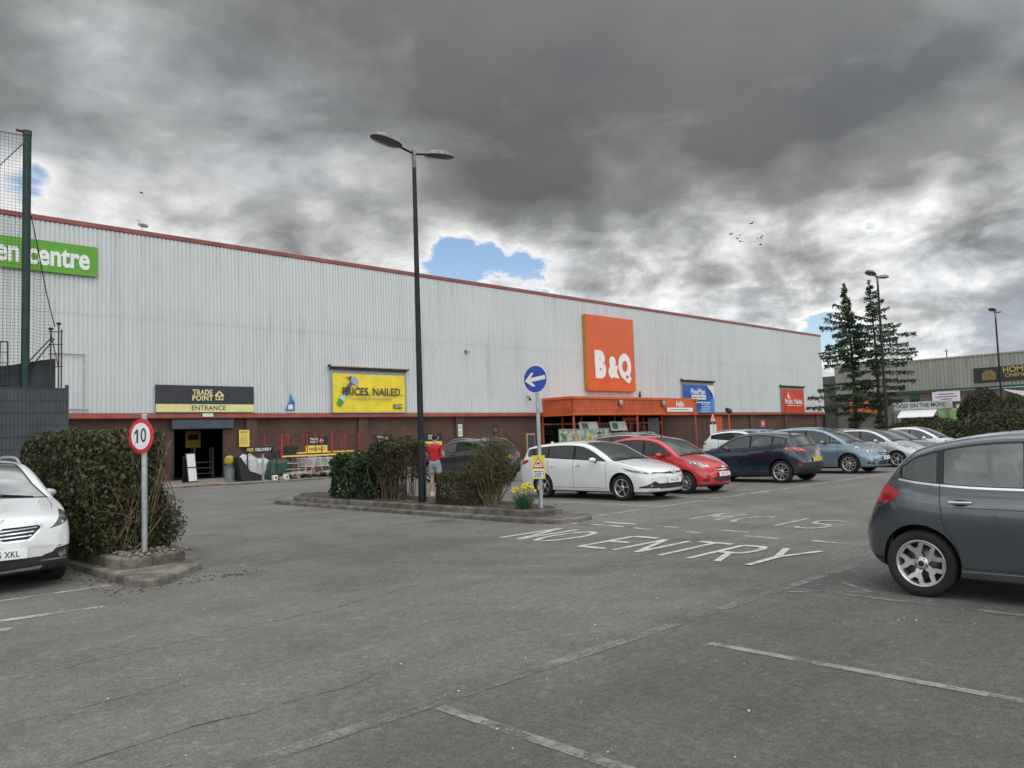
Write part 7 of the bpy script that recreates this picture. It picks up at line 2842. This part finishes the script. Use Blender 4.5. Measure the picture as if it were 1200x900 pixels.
b3 = plant('low_hedge', 'low clipped olive hedge between the lamp post and the tall twiggy shrub', 'hedge', (11.45, 13.2, ZI))
P, N = box_shell(14000, .95, 1.30, .70, 5, .06, .06, 4.1, 2.6)
link('foliage', leaves_mesh('foliage', P, N, .040, L_privet, .5), b3)
q = MB()
for _ in range(60): twig(q, (random.uniform(-.4, .3), random.uniform(-.7, .7), 0), (random.uniform(-.45, .45), random.uniform(-.75, .75), random.uniform(.4, .74)), .008, .003)
q.build('stems', [M_twig], b3)
b4 = plant('twiggy_shrub', 'tall see-through twiggy shrub with upright tan stems right of the low hedge', 'shrub', (11.42, 12.35, ZI))
q = MB()
lp, ln = [], []
for i in range(105):
    a = random.uniform(0, 2 * PI)
    r0 = random.uniform(0, .16)
    sp = random.uniform(.08, .62) * (1 if i % 3 else .6)
    h_ = random.uniform(.75, 1.52) * (1 - .18 * sp)
    e = Vector((sp * .95 * math.cos(a), sp * 1.05 * math.sin(a), h_))
    pts = twig(q, (r0 * math.cos(a), r0 * math.sin(a), 0), e, .010, .0025, .07, 7)
    for p in pts[3:]:
        for _ in range(2):
            d = Vector((random.gauss(0, .13), random.gauss(0, .13), random.uniform(.02, .2)))
            tp = twig(q, p, p + d, .004, .0015, .1, 2)
            for tq in tp:
                for _ in range(4):
                    lp.append(tq + Vector((random.gauss(0, .035), random.gauss(0, .035), random.gauss(0, .035))))
                    ln.append((random.gauss(0, 1), random.gauss(0, 1), .5))
q.build('stems', [M_twig], b4)
link('foliage', leaves_mesh('foliage', lp, ln, .034, L_privet, .5), b4)

# daffodils
df = plant('daffodil_clump', 'clump of yellow daffodils at the right end of the island', 'flowers', (11.02, 11.02, ZI))
M_blade = leaf_mat('daffodil leaves', [(.025, .085, .040), (.040, .12, .055), (.06, .15, .07)], .4)
M_petal = mat('daffodil yellow', (.88, .78, .05), .5, var=.12, vscale=20)
M_trump = mat('daffodil trumpet', (.88, .66, .03), .5, var=.1, vscale=20)
q = MB()
for _ in range(95):
    a = random.uniform(0, 2 * PI)
    r0, r1 = random.uniform(0, .15), random.uniform(.05, .30)
    h_ = random.uniform(.22, .40)
    p0 = Vector((r0 * math.cos(a), r0 * math.sin(a), 0))
    p2 = Vector(((r0 + r1) * math.cos(a), (r0 + r1) * math.sin(a), h_))
    p1 = p0.lerp(p2, .5) + Vector((0, 0, .07))
    w_ = Vector((-math.sin(a + .6), math.cos(a + .6), 0)) * .008
    q.add([p0 - w_, p0 + w_, p1 + w_, p1 - w_, p2], [(0, 1, 2, 3), (3, 2, 4)], 0)
q.build('leaf_blades', [M_blade], df)
for k in range(11):
    a = random.uniform(0, 2 * PI)
    r_ = random.uniform(.03, .24)
    f = bpy.data.objects.new('flower', None)
    COL.objects.link(f)
    f.parent = df
    hx, hy, hz = r_ * math.cos(a), r_ * math.sin(a) * 1.3, random.uniform(.36, .50)
    q = MB()
    q.tube([(hx * .4, hy * .4, 0), (hx * .9, hy * .9, hz - .04), (hx, hy, hz)], .004, 5, 0)
    q.build('stalk', [M_blade], f)
    face = Vector((random.gauss(-.5, .5), random.gauss(-.8, .4), -.15)).normalized()
    Q = face.to_track_quat('Z', 'Y').to_matrix().to_4x4()
    Q.translation = (hx, hy, hz)
    q = MB()
    for j in range(6):
        t = 2 * PI * j / 6
        pp = [(0, 0, .0), (.036 * math.cos(t - .45), .036 * math.sin(t - .45), .008), (.072 * math.cos(t), .072 * math.sin(t), .0), (.036 * math.cos(t + .45), .036 * math.sin(t + .45), .008)]
        q.add([Q @ Vector(p) for p in pp], [(0, 1, 2, 3)], 0)
    q.lathe([(.018, .0), (.024, .035), (.034, .050)], 10, 1, Q)
    q.build('petals', [M_petal, M_trump], f)

# ------------------------------------------------------------------ conifers
def conifer(label, loc, H, spread, lean, seed, side=0.0):
    random.seed(seed)
    t = plant('conifer_tree', label, 'tree', loc, 0, 'conifers by the lamp post')
    q = MB()
    n = 14
    ax = lambda z: Vector((lean * (z / H) ** 1.5 + .10 * math.sin(z * .8), .08 * math.sin(z * .6 + 1), z))
    q.tube([ax(H * k / n) for k in range(n + 1)], [.17 * (1 - k / n) ** .9 + .012 for k in range(n + 1)], 9, 0)
    q.build('trunk', [M_bark], t)
    br = MB()
    lp, ln, ls = [], [], []
    z = 1.5
    while z < H - .15:
        f = 1 - z / H
        reach = spread(z / H)
        nb = random.choice((3, 4, 4, 5)) if z < H * .8 else 3
        a0 = random.uniform(0, 2 * PI)
        for k in range(nb):
            a = a0 + 2 * PI * k / nb + random.gauss(0, .28)
            L_ = reach * random.uniform(.42, 1.22) * (1 + side * math.cos(a + PI / 4))
            if L_ < .12: continue
            b0 = ax(z + random.gauss(0, .08))
            up = .20 if z > H * .75 else .02
            pts = []
            m_ = 8
            for i in range(m_ + 1):
                u = i / m_
                pts.append(b0 + Vector((math.cos(a) * L_ * u, math.sin(a) * L_ * u, L_ * (up * u - .22 * u ** 2 + .16 * u ** 3 * (1 if f > .3 else 1.6)))))
            br.tube(pts, [.035 * f + .012 - (.035 * f + .006) * i / m_ for i in range(m_ + 1)], 5, 0)
            # flat sprays of needles hang along both sides of the limb
            cnt = int(58 * L_ + 12)
            for _ in range(cnt):
                u = random.uniform(.12 if z < H * .7 else .02, 1.0) ** .8
                i = min(m_ - 1, int(u * m_))
                p = pts[i].lerp(pts[i + 1], u * m_ - i)
                w_ = (.30 * L_ * (1 - u) ** .7 + .10) * random.gauss(0, .6)
                d = Vector((-math.sin(a), math.cos(a), 0)) * w_
                lp.append(p + d + Vector((0, 0, -abs(random.gauss(0, .13)) - .12 * abs(w_) + .05)))
                ln.append((random.gauss(0, .3), random.gauss(0, .3), 1))
        z += random.uniform(.30, .52) * (1.25 if z < H * .45 else .9)
    # leader
    for _ in range(40):
        zz = H - random.uniform(0, .9)
        p = ax(zz)
        lp.append(p + Vector((random.gauss(0, .05), random.gauss(0, .05), 0)))
        ln.append((random.gauss(0, 1), random.gauss(0, 1), .3))
    br.build('branches', [M_bark], t)
    link('crown', leaves_mesh('crown', lp, ln, .25, L_conif, .36, droop=.9, outward=.7, var=.4), t)
    return t


def spread_a(u):
    return np.interp(u, [0, .15, .25, .38, .45, .55, .70, .84, .95, 1], [.6, .9, 2.5, 2.3, 1.1, 1.7, 1.8, .70, .35, .1])


def spread_b(u):
    return np.interp(u, [0, .25, .34, .45, .60, .74, .84, .93, 1], [.5, .8, 2.3, 1.9, 2.4, 2.0, .85, .45, .12])


conifer('slimmer left conifer with a leaning leader beside the end of the white store', (61.8, 25.0, 0), 12.75, spread_a, -.55, 11, -.42)
conifer('broader right conifer with long layered limbs behind the lamp post', (62.4, 23.45, 0), 12.85, spread_b, -.25, 23, .30)
random.seed(31)

# ------------------------------------------------------------------ shrubs on the far right
def dome(label, loc, sx, sy, sz, n, size, m, seed, p=2.6, rz=0, group='shrubs at the far right'):
    t = plant('shrub', label, 'shrub', loc, rz, group)
    P, N = box_shell(n, sx, sy, sz, p, .16, .42, seed, .8)
    link('foliage', leaves_mesh('foliage', P, N, size, m, .55), t)
    q = MB()
    for _ in range(14):
        a = random.uniform(0, 2 * PI)
        twig(q, (.2 * math.cos(a), .2 * math.sin(a), 0), (sx * .35 * math.cos(a), sy * .35 * math.sin(a), sz * .7), .05, .015)
    q.build('stems', [M_twigd], t)
    return t


dome('low rounded dark green shrub nearest behind the white parked car', (50.5, 14.0, 0), 6.0, 5.0, 1.55, 5200, .17, L_far, .3)
dome('broad green shrub in front of the kiosk panels', (49.0, 11.0, 0), 6.5, 5.0, 2.15, 5600, .17, L_far, 1.1)
dome('higher dark shrub mass at the right edge of the picture', (60.0, 11.8, 0), 8, 7, 3.2, 7000, .19, L_far, 2.0)
dome('dark shrub behind the farthest lamp post', (73.0, 13.2, 0), 8, 7, 3.7, 6000, .22, L_far, 2.9)
dome('purple brown shrub right of the kiosk', (70.0, 18.5, 0), 3.2, 3.0, 4.3, 5200, .20, L_far2, 3.6, 2.2)
dome('small brown shrub left of the kiosk hatch', (66.0, 22.4, 0), 4.5, 3.5, 1.9, 3200, .18, L_olive, 4.4)
dome('low shrub bed under the right conifer', (64.5, 19.6, 0), 4.5, 3.0, 1.9, 2600, .17, L_far, 5.1)

# ------------------------------------------------------------------ people and birds
def skin_mesh(name, V, E, Rr, m, root=0, sub=2):
    me = bpy.data.meshes.new(name)
    me.from_pydata(V, E, [])
    o = bpy.data.objects.new(name, me)
    COL.objects.link(o)
    md = o.modifiers.new('skin', 'SKIN')
    md.use_smooth_shade = True
    if not me.skin_vertices: me.skin_vertices.new(name='')
    for i, r_ in enumerate(Rr):
        rr = r_ if isinstance(r_, tuple) else (r_, r_)
        me.skin_vertices[0].data[i].radius = rr
        me.skin_vertices[0].data[i].use_root = (i == root)
    sb = o.modifiers.new('sub', 'SUBSURF')
    sb.levels = sb.render_levels = sub
    dg = bpy.context.evaluated_depsgraph_get()
    dg.update()
    out = bpy.data.meshes.new_from_object(o.evaluated_get(dg))
    bpy.data.objects.remove(o)
    bpy.data.meshes.remove(me)
    out.name = name
    out.materials.clear()
    out.materials.append(m)
    out.polygons.foreach_set('use_smooth', np.ones(len(out.polygons), dtype=bool))
    return out


M_skin = mat('skin', (.46, .26, .18), .55, var=.08, vscale=6)
M_hair = mat('dark hair', (.018, .013, .010), .7, var=.3, vscale=30)
M_shirt = mat('red cotton shirt', (.46, .018, .024), .9, var=.3, vscale=7, bump=1.0, bscale=9)
M_shorts = mat('pale grey shorts', (.30, .34, .39), .9, var=.12, vscale=6, bump=.5, bscale=14)
M_shoe = mat('pale trainers', (.55, .54, .50), .7, var=.1)
M_jacket = mat('dark blue jacket', (.020, .024, .050), .8, var=.2, vscale=6)
M_trous = mat('dark trousers', (.022, .022, .026), .85, var=.15)
M_collar = mat('pink collar', (.62, .30, .30), .8, var=.1)


def person(label, loc, rz, shirt, shorts, long_legs=False, long_sleeves=False, bow=.18):
    """stands facing local +y; arms bent in front, head bowed a little"""
    t = thing('person', label, 'person', loc, rz)
    L = {}
    V, E, Rr = [], [], []
    def v(k, p, r):
        L[k] = len(V)
        V.append(p)
        Rr.append(r)
    def e(a, b): E.append((L[a], L[b]))
    v('pel', (0, 0, .96), (.155, .115))
    v('wai', (0, .01, 1.12), (.145, .105))
    v('che', (0, .00, 1.30), (.175, .120))
    v('sho', (0, -.01, 1.44), (.135, .095))
    v('nec', (0, .01, 1.52), .058)
    v('nk2', (.0, .03, 1.58), .058)
    v('hd1', (.01, .055, 1.645), (.078, .092))
    v('hd2', (.012, .06, 1.72), (.080, .096))
    v('hd3', (.012, .055, 1.775), (.055, .065))
    for a, b in zip(('pel', 'wai', 'che', 'sho', 'nec', 'nk2', 'hd1', 'hd2'), ('wai', 'che', 'sho', 'nec', 'nk2', 'hd1', 'hd2', 'hd3')): e(a, b)
    pose = {-1: dict(el=(-.27, .01, 1.14), wr=(-.13, .25, 1.13), kn=(-.105, .03, .52), an=(-.10, -.03, .09), to=(-.115, .13, .035)),
            1: dict(el=(.285, .02, 1.13), wr=(.14, .26, 1.12), kn=(.125, .05, .52), an=(.135, .06, .09), to=(.15, .22, .035))}
    for sg, q_ in pose.items():
        s = 'l' if sg < 0 else 'r'
        v(s + 'sh', (sg * .185, -.01, 1.415), .072)
        v(s + 'ua', (sg * .245, .0, 1.27), .054)
        v(s + 'el', q_['el'], .043)
        v(s + 'fa', tuple((a + b) / 2 for a, b in zip(q_['el'], q_['wr'])), .039)
        v(s + 'wr', q_['wr'], .028)
        w = Vector(q_['wr'])
        d = (w - Vector(q_['el'])).normalized()
        v(s + 'pa', tuple(w + d * .05), (.040, .022))
        for a, b in (('sho', s + 'sh'), (s + 'sh', s + 'ua'), (s + 'ua', s + 'el'), (s + 'el', s + 'fa'), (s + 'fa', s + 'wr'), (s + 'wr', s + 'pa')): e(a, b)
        for k in range(4):
            off = Vector((-d.y, d.x, 0)).normalized() * (-.030 + .02 * k)
            v(s + 'f%d' % k, tuple(w + d * .095 + off), .010)
            v(s + 'g%d' % k, tuple(w + d * (.135 + .012 * (k in (1, 2))) + off + Vector((0, 0, -.025))), .009)
            e(s + 'pa', s + 'f%d' % k)
            e(s + 'f%d' % k, s + 'g%d' % k)
        off = Vector((-d.y, d.x, 0)).normalized() * (-.05 * (1 if sg > 0 else -1))
        v(s + 'th', tuple(w + d * .06 + off * .9 + Vector((0, 0, .012))), .011)
        v(s + 'tt', tuple(w + d * .10 + off * .9 + Vector((0, 0, .012))), .010)
        e(s + 'pa', s + 'th')
        e(s + 'th', s + 'tt')
        v(s + 'hi', (sg * .095, 0, .88), .098)
        v(s + 'tg', tuple((a + b) / 2 for a, b in zip((sg * .1, 0, .88), q_['kn'])), .082)
        v(s + 'kn', q_['kn'], .058)
        m_ = Vector(q_['kn']).lerp(Vector(q_['an']), .3) + Vector((0, -.018, 0))
        v(s + 'ca', tuple(m_), .060)
        v(s + 'an', q_['an'], .038)
        v(s + 'to', q_['to'], (.045, .030))
        for a, b in (('pel', s + 'hi'), (s + 'hi', s + 'tg'), (s + 'tg', s + 'kn'), (s + 'kn', s + 'ca'), (s + 'ca', s + 'an'), (s + 'an', s + 'to')): e(a, b)
    link('body', skin_mesh('body', V, E, Rr, M_skin), t)
    P = lambda k: V[L[k]]
    # shirt over the trunk and upper arms
    names = ['pel', 'wai', 'che', 'sho', 'nec'] + [s + k for s in 'lr' for k in ('sh', 'ua')] + ([s + k for s in 'lr' for k in ('el', 'fa')] if long_sleeves else [])
    ed = [('pel', 'wai'), ('wai', 'che'), ('che', 'sho'), ('sho', 'nec')] + [(a, s + b) for s in 'lr' for a, b in (('sho', 'sh'),)] + [(s + 'sh', s + 'ua') for s in 'lr']
    if long_sleeves: ed += [(s + 'ua', s + 'el') for s in 'lr'] + [(s + 'el', s + 'fa') for s in 'lr']
    Vn = [P(n_) if n_ != 'pel' else (0, 0, .95) for n_ in names]
    Rn = []
    for n_ in names:
        r_ = Rr[L[n_]]
        r_ = r_ if isinstance(r_, tuple) else (r_, r_)
        g_ = {'pel': 1.20, 'wai': 1.26, 'che': 1.14, 'nec': .98}.get(n_, 1.18)
        Rn.append((r_[0] * g_, r_[1] * g_))
    ix = {n_: i for i, n_ in enumerate(names)}
    link('shirt', skin_mesh('shirt', Vn, [(ix[a], ix[b]) for a, b in ed], Rn, shirt), t)
    names = ['wai', 'pel'] + [s + k for s in 'lr' for k in ('hi', 'tg') + (('kn', 'ca', 'an') if long_legs else ())]
    ed = [('wai', 'pel')] + [('pel', s + 'hi') for s in 'lr'] + [(s + 'hi', s + 'tg') for s in 'lr']
    if long_legs: ed += [(s + a, s + b) for s in 'lr' for a, b in (('tg', 'kn'), ('kn', 'ca'), ('ca', 'an'))]
    Vn, Rn = [], []
    for n_ in names:
        p = P(n_)
        if n_ == 'wai': p = (0, .0, 1.06)
        if n_ in ('ltg', 'rtg') and not long_legs: p = tuple(Vector(P(n_[0] + 'tg')).lerp(Vector(P(n_[0] + 'kn')), .55))
        Vn.append(p)
        r_ = Rr[L[n_]]
        r_ = r_ if isinstance(r_, tuple) else (r_, r_)
        g_ = 1.12 if n_ in ('wai',) else 1.16
        if n_.endswith('tg') and not long_legs: g_ = 1.22
        Rn.append((r_[0] * g_, r_[1] * g_))
    ix = {n_: i for i, n_ in enumerate(names)}
    link('trousers' if long_legs else 'shorts', skin_mesh('shorts', Vn, [(ix[a], ix[b]) for a, b in ed], Rn, shorts, 1), t)
    # hair cap, ears, nose, eyes
    q = MB()
    q.ball((.012, .045, 1.735), (.088, .100, .078), 18, 12, 0)
    q.ball((.012, .0, 1.70), (.082, .060, .075), 16, 10, 0)
    q.build('hair', [M_hair], t)
    q = MB()
    for sg in (-1, 1):
        q.ball((.012 + sg * .083, .055, 1.675), (.012, .022, .030), 8, 6, 0)
    q.ball((.012, .155, 1.665), (.014, .020, .022), 8, 6, 0)
    q.build('face_features', [M_skin], t)
    q = MB()
    for sg in (-1, 1): q.ball((.012 + sg * .032, .145, 1.692), (.010, .008, .007), 8, 6, 0)
    q.box((.012, .146, 1.625), (.042, .012, .006), 1)
    q.build('eyes_and_mouth', [M_ink, mat('lips', (.36, .14, .12), .5)], t)
    q = MB()
    q.lathe([(.066, 1.505), (.074, 1.50), (.070, 1.545), (.062, 1.55)], 16, 0, Matrix.Translation((0, .012, 0)))
    q.build('collar', [M_collar if shirt is M_shirt else shirt], t)
    for sg in (-1, 1):
        a = pose[sg]['an']
        o_ = pose[sg]['to']
        q = MB()
        d = Vector((o_[0] - a[0], o_[1] - a[1], 0)).normalized()
        c = Vector((a[0], a[1], 0)) + d * .055
        MM = Matrix.Translation((c.x, c.y, 0)) @ Matrix.Rotation(math.atan2(d.y, d.x), 4, 'Z')
        sole = round_poly([(-.12, -.042), (.15, -.046), (.15, .046), (-.12, .042)], .05, 4)
        q.prism(sole, MM @ Matrix.Translation((0, 0, 0)), .03, 1)
        q.prism([(x * .97, y * .95) for x, y in sole], MM @ Matrix.Translation((0, 0, .03)), .035, 0)
        q.ball((c.x - d.x * .05, c.y - d.y * .05, .075), (.055, .055, .045), 10, 7, 0)
        q.build('shoe', [M_shoe, M_white], t)
    return t


p = person('man seen from behind in a red T-shirt and pale grey shorts beside the lamp post', (14.72, 18.35, 0), R(-62), M_shirt, M_shorts)
p.scale = (1.0, 1.0, 1.0)
person('person in a dark blue jacket half hidden behind the white estate car', (35.6, 29.2, 0), R(-150), M_jacket, M_trous, True, True)

# gulls on the roof edge and a small flock far off
M_gullg = mat('grey gull feathers', (.30, .31, .33), .7, var=.1)
M_gullw = mat('white gull feathers', (.70, .70, .68), .7, var=.08)
g_ = thing('seagull', 'grey backed seagull standing on the red roof edge', 'bird', (14.0, 40.0, ZR + .27), R(205))
V = [(-.34, 0, .20), (-.18, 0, .21), (0, 0, .24), (.13, 0, .29), (.19, 0, .38), (.215, 0, .46), (.26, 0, .465)]
link('body', skin_mesh('body', V, [(i, i + 1) for i in range(6)], [.02, .075, .12, .10, .060, .062, .03], M_gullw), g_)
q = MB()
for sg in (-1, 1):
    q.ball((-.08, sg * .085, .25), (.26, .035, .085), 12, 8, 0)
q.build('folded_wing', [M_gullg], g_)
q = MB()
q.tube([(.27, 0, .46), (.35, 0, .445)], [.02, .006], 6, 0)
for sg in (-1, 1): q.tube([(.0, sg * .04, .14), (.0, sg * .04, .0)], .01, 5, 0)
q.build('bill_and_legs', [mat('yellow bill', (.55, .36, .06), .5)], g_)
q = MB()
fl = [(0, 0), (.8, .55), (1.9, .3), (1.2, -.3), (.2, -.35)]
vs = [(.35, 0, 0), (-.45, 0, 0)]
for sg in (-1, 1):
    k = len(vs)
    vs += [(.18, sg * .08, .03), (.28, sg * .55, .20), (-.05, sg * 1.05, .10), (.0, sg * .50, .17), (-.18, sg * .08, .03)]
q.add(vs, [(2, 3, 5, 6), (3, 4, 5), (7, 11, 10, 8), (8, 10, 9)], 0)
q.ball((-.02, 0, 0), (.36, .10, .09), 10, 6, 0)
q.prism([(-.30, -.04), (-.55, -.12), (-.55, .12), (-.30, .04)], Matrix.Translation((0, 0, -.01)), .02, 0)
bird_me = q.mesh('bird', [M_dkmetal])
flock = [((145.5, 77.4, 43.35), 'dark bird flying highest above the small flock'), ((143.9, 81.1, 41.7), 'leftmost dark bird of the small flock'),
         ((144.8, 79.7, 41.3), 'upper bird of the middle trio in the flock'), ((144.7, 80.1, 40.7), 'middle bird of the trio in the flock'),
         ((145.1, 79.8, 40.1), 'lowest bird of the middle trio in the flock'), ((146.9, 76.3, 40.4), 'upper bird of the right hand pair in the flock'),
         ((147.1, 76.5, 39.1), 'lower bird of the right hand pair in the flock'), ((53.7, 153.7, 50.6), 'single dark bird high over the left of the store')]
for p_, lab in flock:
    o = link('flying_bird', bird_me, None, p_, (random.uniform(-.3, .3), random.uniform(-.2, .2), random.uniform(0, 6)))
    setp(o, lab, 'bird', 'birds flying over the store')

# ------------------------------------------------------------------ parked cars
def park(S, name, label, x, y, nose, plates=None, cat='car', **kw):
    """nose: -1 the car points at the aisle (-Y), +1 it points at the store; y is where its nose (or tail) meets the aisle"""
    S = dict(S, name=name, label=label, cat=cat, **kw)
    r = make_car(S)
    L = S['L']
    if nose < 0: put(r, x, y + L / 2, R(-90))
    else: put(r, x, y + L / 2, R(90))
    P = S['place']
    for (txt, z, front, yel, tilt) in plates or []:
        s = 0.0 if front else L
        # seat the plate on the shell at that height
        fz = None
        lo, hi = (0, .35) if front else (L, L - .45)
        cb = CarBody.__new__(CarBody)
        top, bot = crv(S['top']), crv(S['bot'])
        best = 9
        for k in range(200):
            s_ = lo + (hi - lo) * k / 199
            if bot(s_) <= z <= top(s_):
                fz = s_
                break
        fz = fz if fz is not None else lo
        plate(r, txt, (L / 2 - fz) + (.022 if front else -.022), z, front, yel, tilt)
    return r, S


park(ESTATE, 'estate_car', 'white estate car parked nose out beside the arrow sign', 16.12, 10.95, -1, [('RX16 XBV', .475, True, False, 4)])
r_, S_ = park(CITY_RED, 'hatchback_car', 'small bright red hatchback parked nose out right of the white estate', 18.42, 10.95, -1, [('WO13 FCJ', .50, True, False, 6)])
park(CROSS_NAVY, 'crossover_car', 'dark navy blue crossover parked tail out with a yellow rear plate', 23.05, 10.55, 1, [('KT21 FSN', .69, False, True, 4)])
park(MPV_BLUE, 'people_carrier', 'pale blue grey people carrier parked nose out right of the navy crossover', 28.15, 10.45, -1, [('WU61 HDK', .525, True, False, 4)])
park(HATCH_SILVER, 'hatchback_car', 'silver hatchback parked nose out right of the blue grey people carrier', 32.55, 10.6, -1, [('', .53, True, False, 4)])
park(SALOON_DARK, 'estate_car', 'dark grey car squeezed between the silver hatchback and the last white car', 35.3, 10.6, -1, paint=P_grey)
park(HATCH_SILVER, 'hatchback_car', 'white hatchback at the far end of the nose out row by the shrubs', 37.95, 10.6, -1, paint=P_white)
park(SUV_DARK, 'suv_car', 'dark grey SUV with roof rails behind the twiggy shrub', 20.2, 20.9, 1, [('', .93, False, True, 8)])
park(SUV_WHITE, 'suv_car', 'white SUV parked in the second row behind the navy crossover', 34.0, 16.6, -1, seam=.02)
park(MPV_BLUE, 'people_carrier', 'dark silver people carrier whose roof shows above the red hatchback', 25.3, 16.2, -1, paint=mat_silverdark, rails=(2.2, 3.9))
park(MPV_BLUE, 'people_carrier', 'bright blue people carrier far back, its roof above the blue grey one', 48.2, 23.0, -1, paint=mat_blue)
park(ESTATE, 'estate_car', 'dark estate car behind the silver hatchback, only its roof rails and roof in view', 46.2, 16.8, -1, paint=P_dark, rails=(2.0, 3.9))
# the two nearest cars
r_, S_ = park(CROSS_W, 'crossover_car', 'white crossover with roof rails cut off by the left edge, nose towards the road', 2.17, 10.62, -1, [('FX15 XKL', .455, True, False, 4)])
r_, S_ = park(GREY, 'hatchback_car', 'dark grey hatchback cut off by the right edge, seen from its rear quarter', 8.73, -.58, -1)

# maker's emblems, as plain small shapes
def emblem(root, x, z, kind, fwd=1, tilt=20):
    q = MB()
    M = Matrix.Rotation(R(fwd * (90 - tilt)), 4, 'Y')
    if kind == 'oval':
        q.tube([M @ Vector((.05 * math.sin(t), .075 * math.cos(t), 0)) for t in np.linspace(0, 2 * PI, 25)], .008, 6)
        q.tube([M @ Vector((.045 * math.sin(t), .028 * math.cos(t), .004)) for t in np.linspace(0, 2 * PI, 21)], .007, 6)
        q.tube([M @ Vector((-.018 + .022 * math.sin(t), .062 * math.cos(t), .004)) for t in np.linspace(0, 2 * PI, 21)], .006, 6)
    elif kind == 'slant':
        q.tube([M @ Vector((.035 * math.sin(t), .065 * math.cos(t), 0)) for t in np.linspace(0, 2 * PI, 25)], .007, 6)
        q.tube([M @ Vector(p) for p in ((.028, -.03, .003), (-.028, -.012, .003))], .006, 5)
        q.tube([M @ Vector(p) for p in ((.028, .012, .003), (-.028, .03, .003))], .006, 5)
        q.tube([M @ Vector(p) for p in ((.004, -.02, .003), (-.004, .02, .003))], .006, 5)
    else:
        q.tube([M @ Vector(p) for p in ((.045, 0, 0), (.02, -.035, .002), (-.005, -.02, .003), (-.04, -.03, .002))], .009, 6)
        q.tube([M @ Vector(p) for p in ((.03, .0, .003), (.015, .04, .002), (-.03, .03, .003))], .008, 6)
    return q.build('emblem', [CM['chrome']], root, (x, 0, z))


for o in list(COL.objects):
    if o.parent is None and o.get('category') == 'car':
        l_ = o['label']
        if l_.startswith('white estate'): emblem(o, 2.265, .675, 'oval')
        if l_.startswith('small bright red'): emblem(o, 1.765, .68, 'slant')
        if l_.startswith('white crossover'): emblem(o, 1.98, .86, 'beast', tilt=55)
        if l_.startswith('pale blue grey'): emblem(o, 2.225, .725, 'beast', tilt=30)
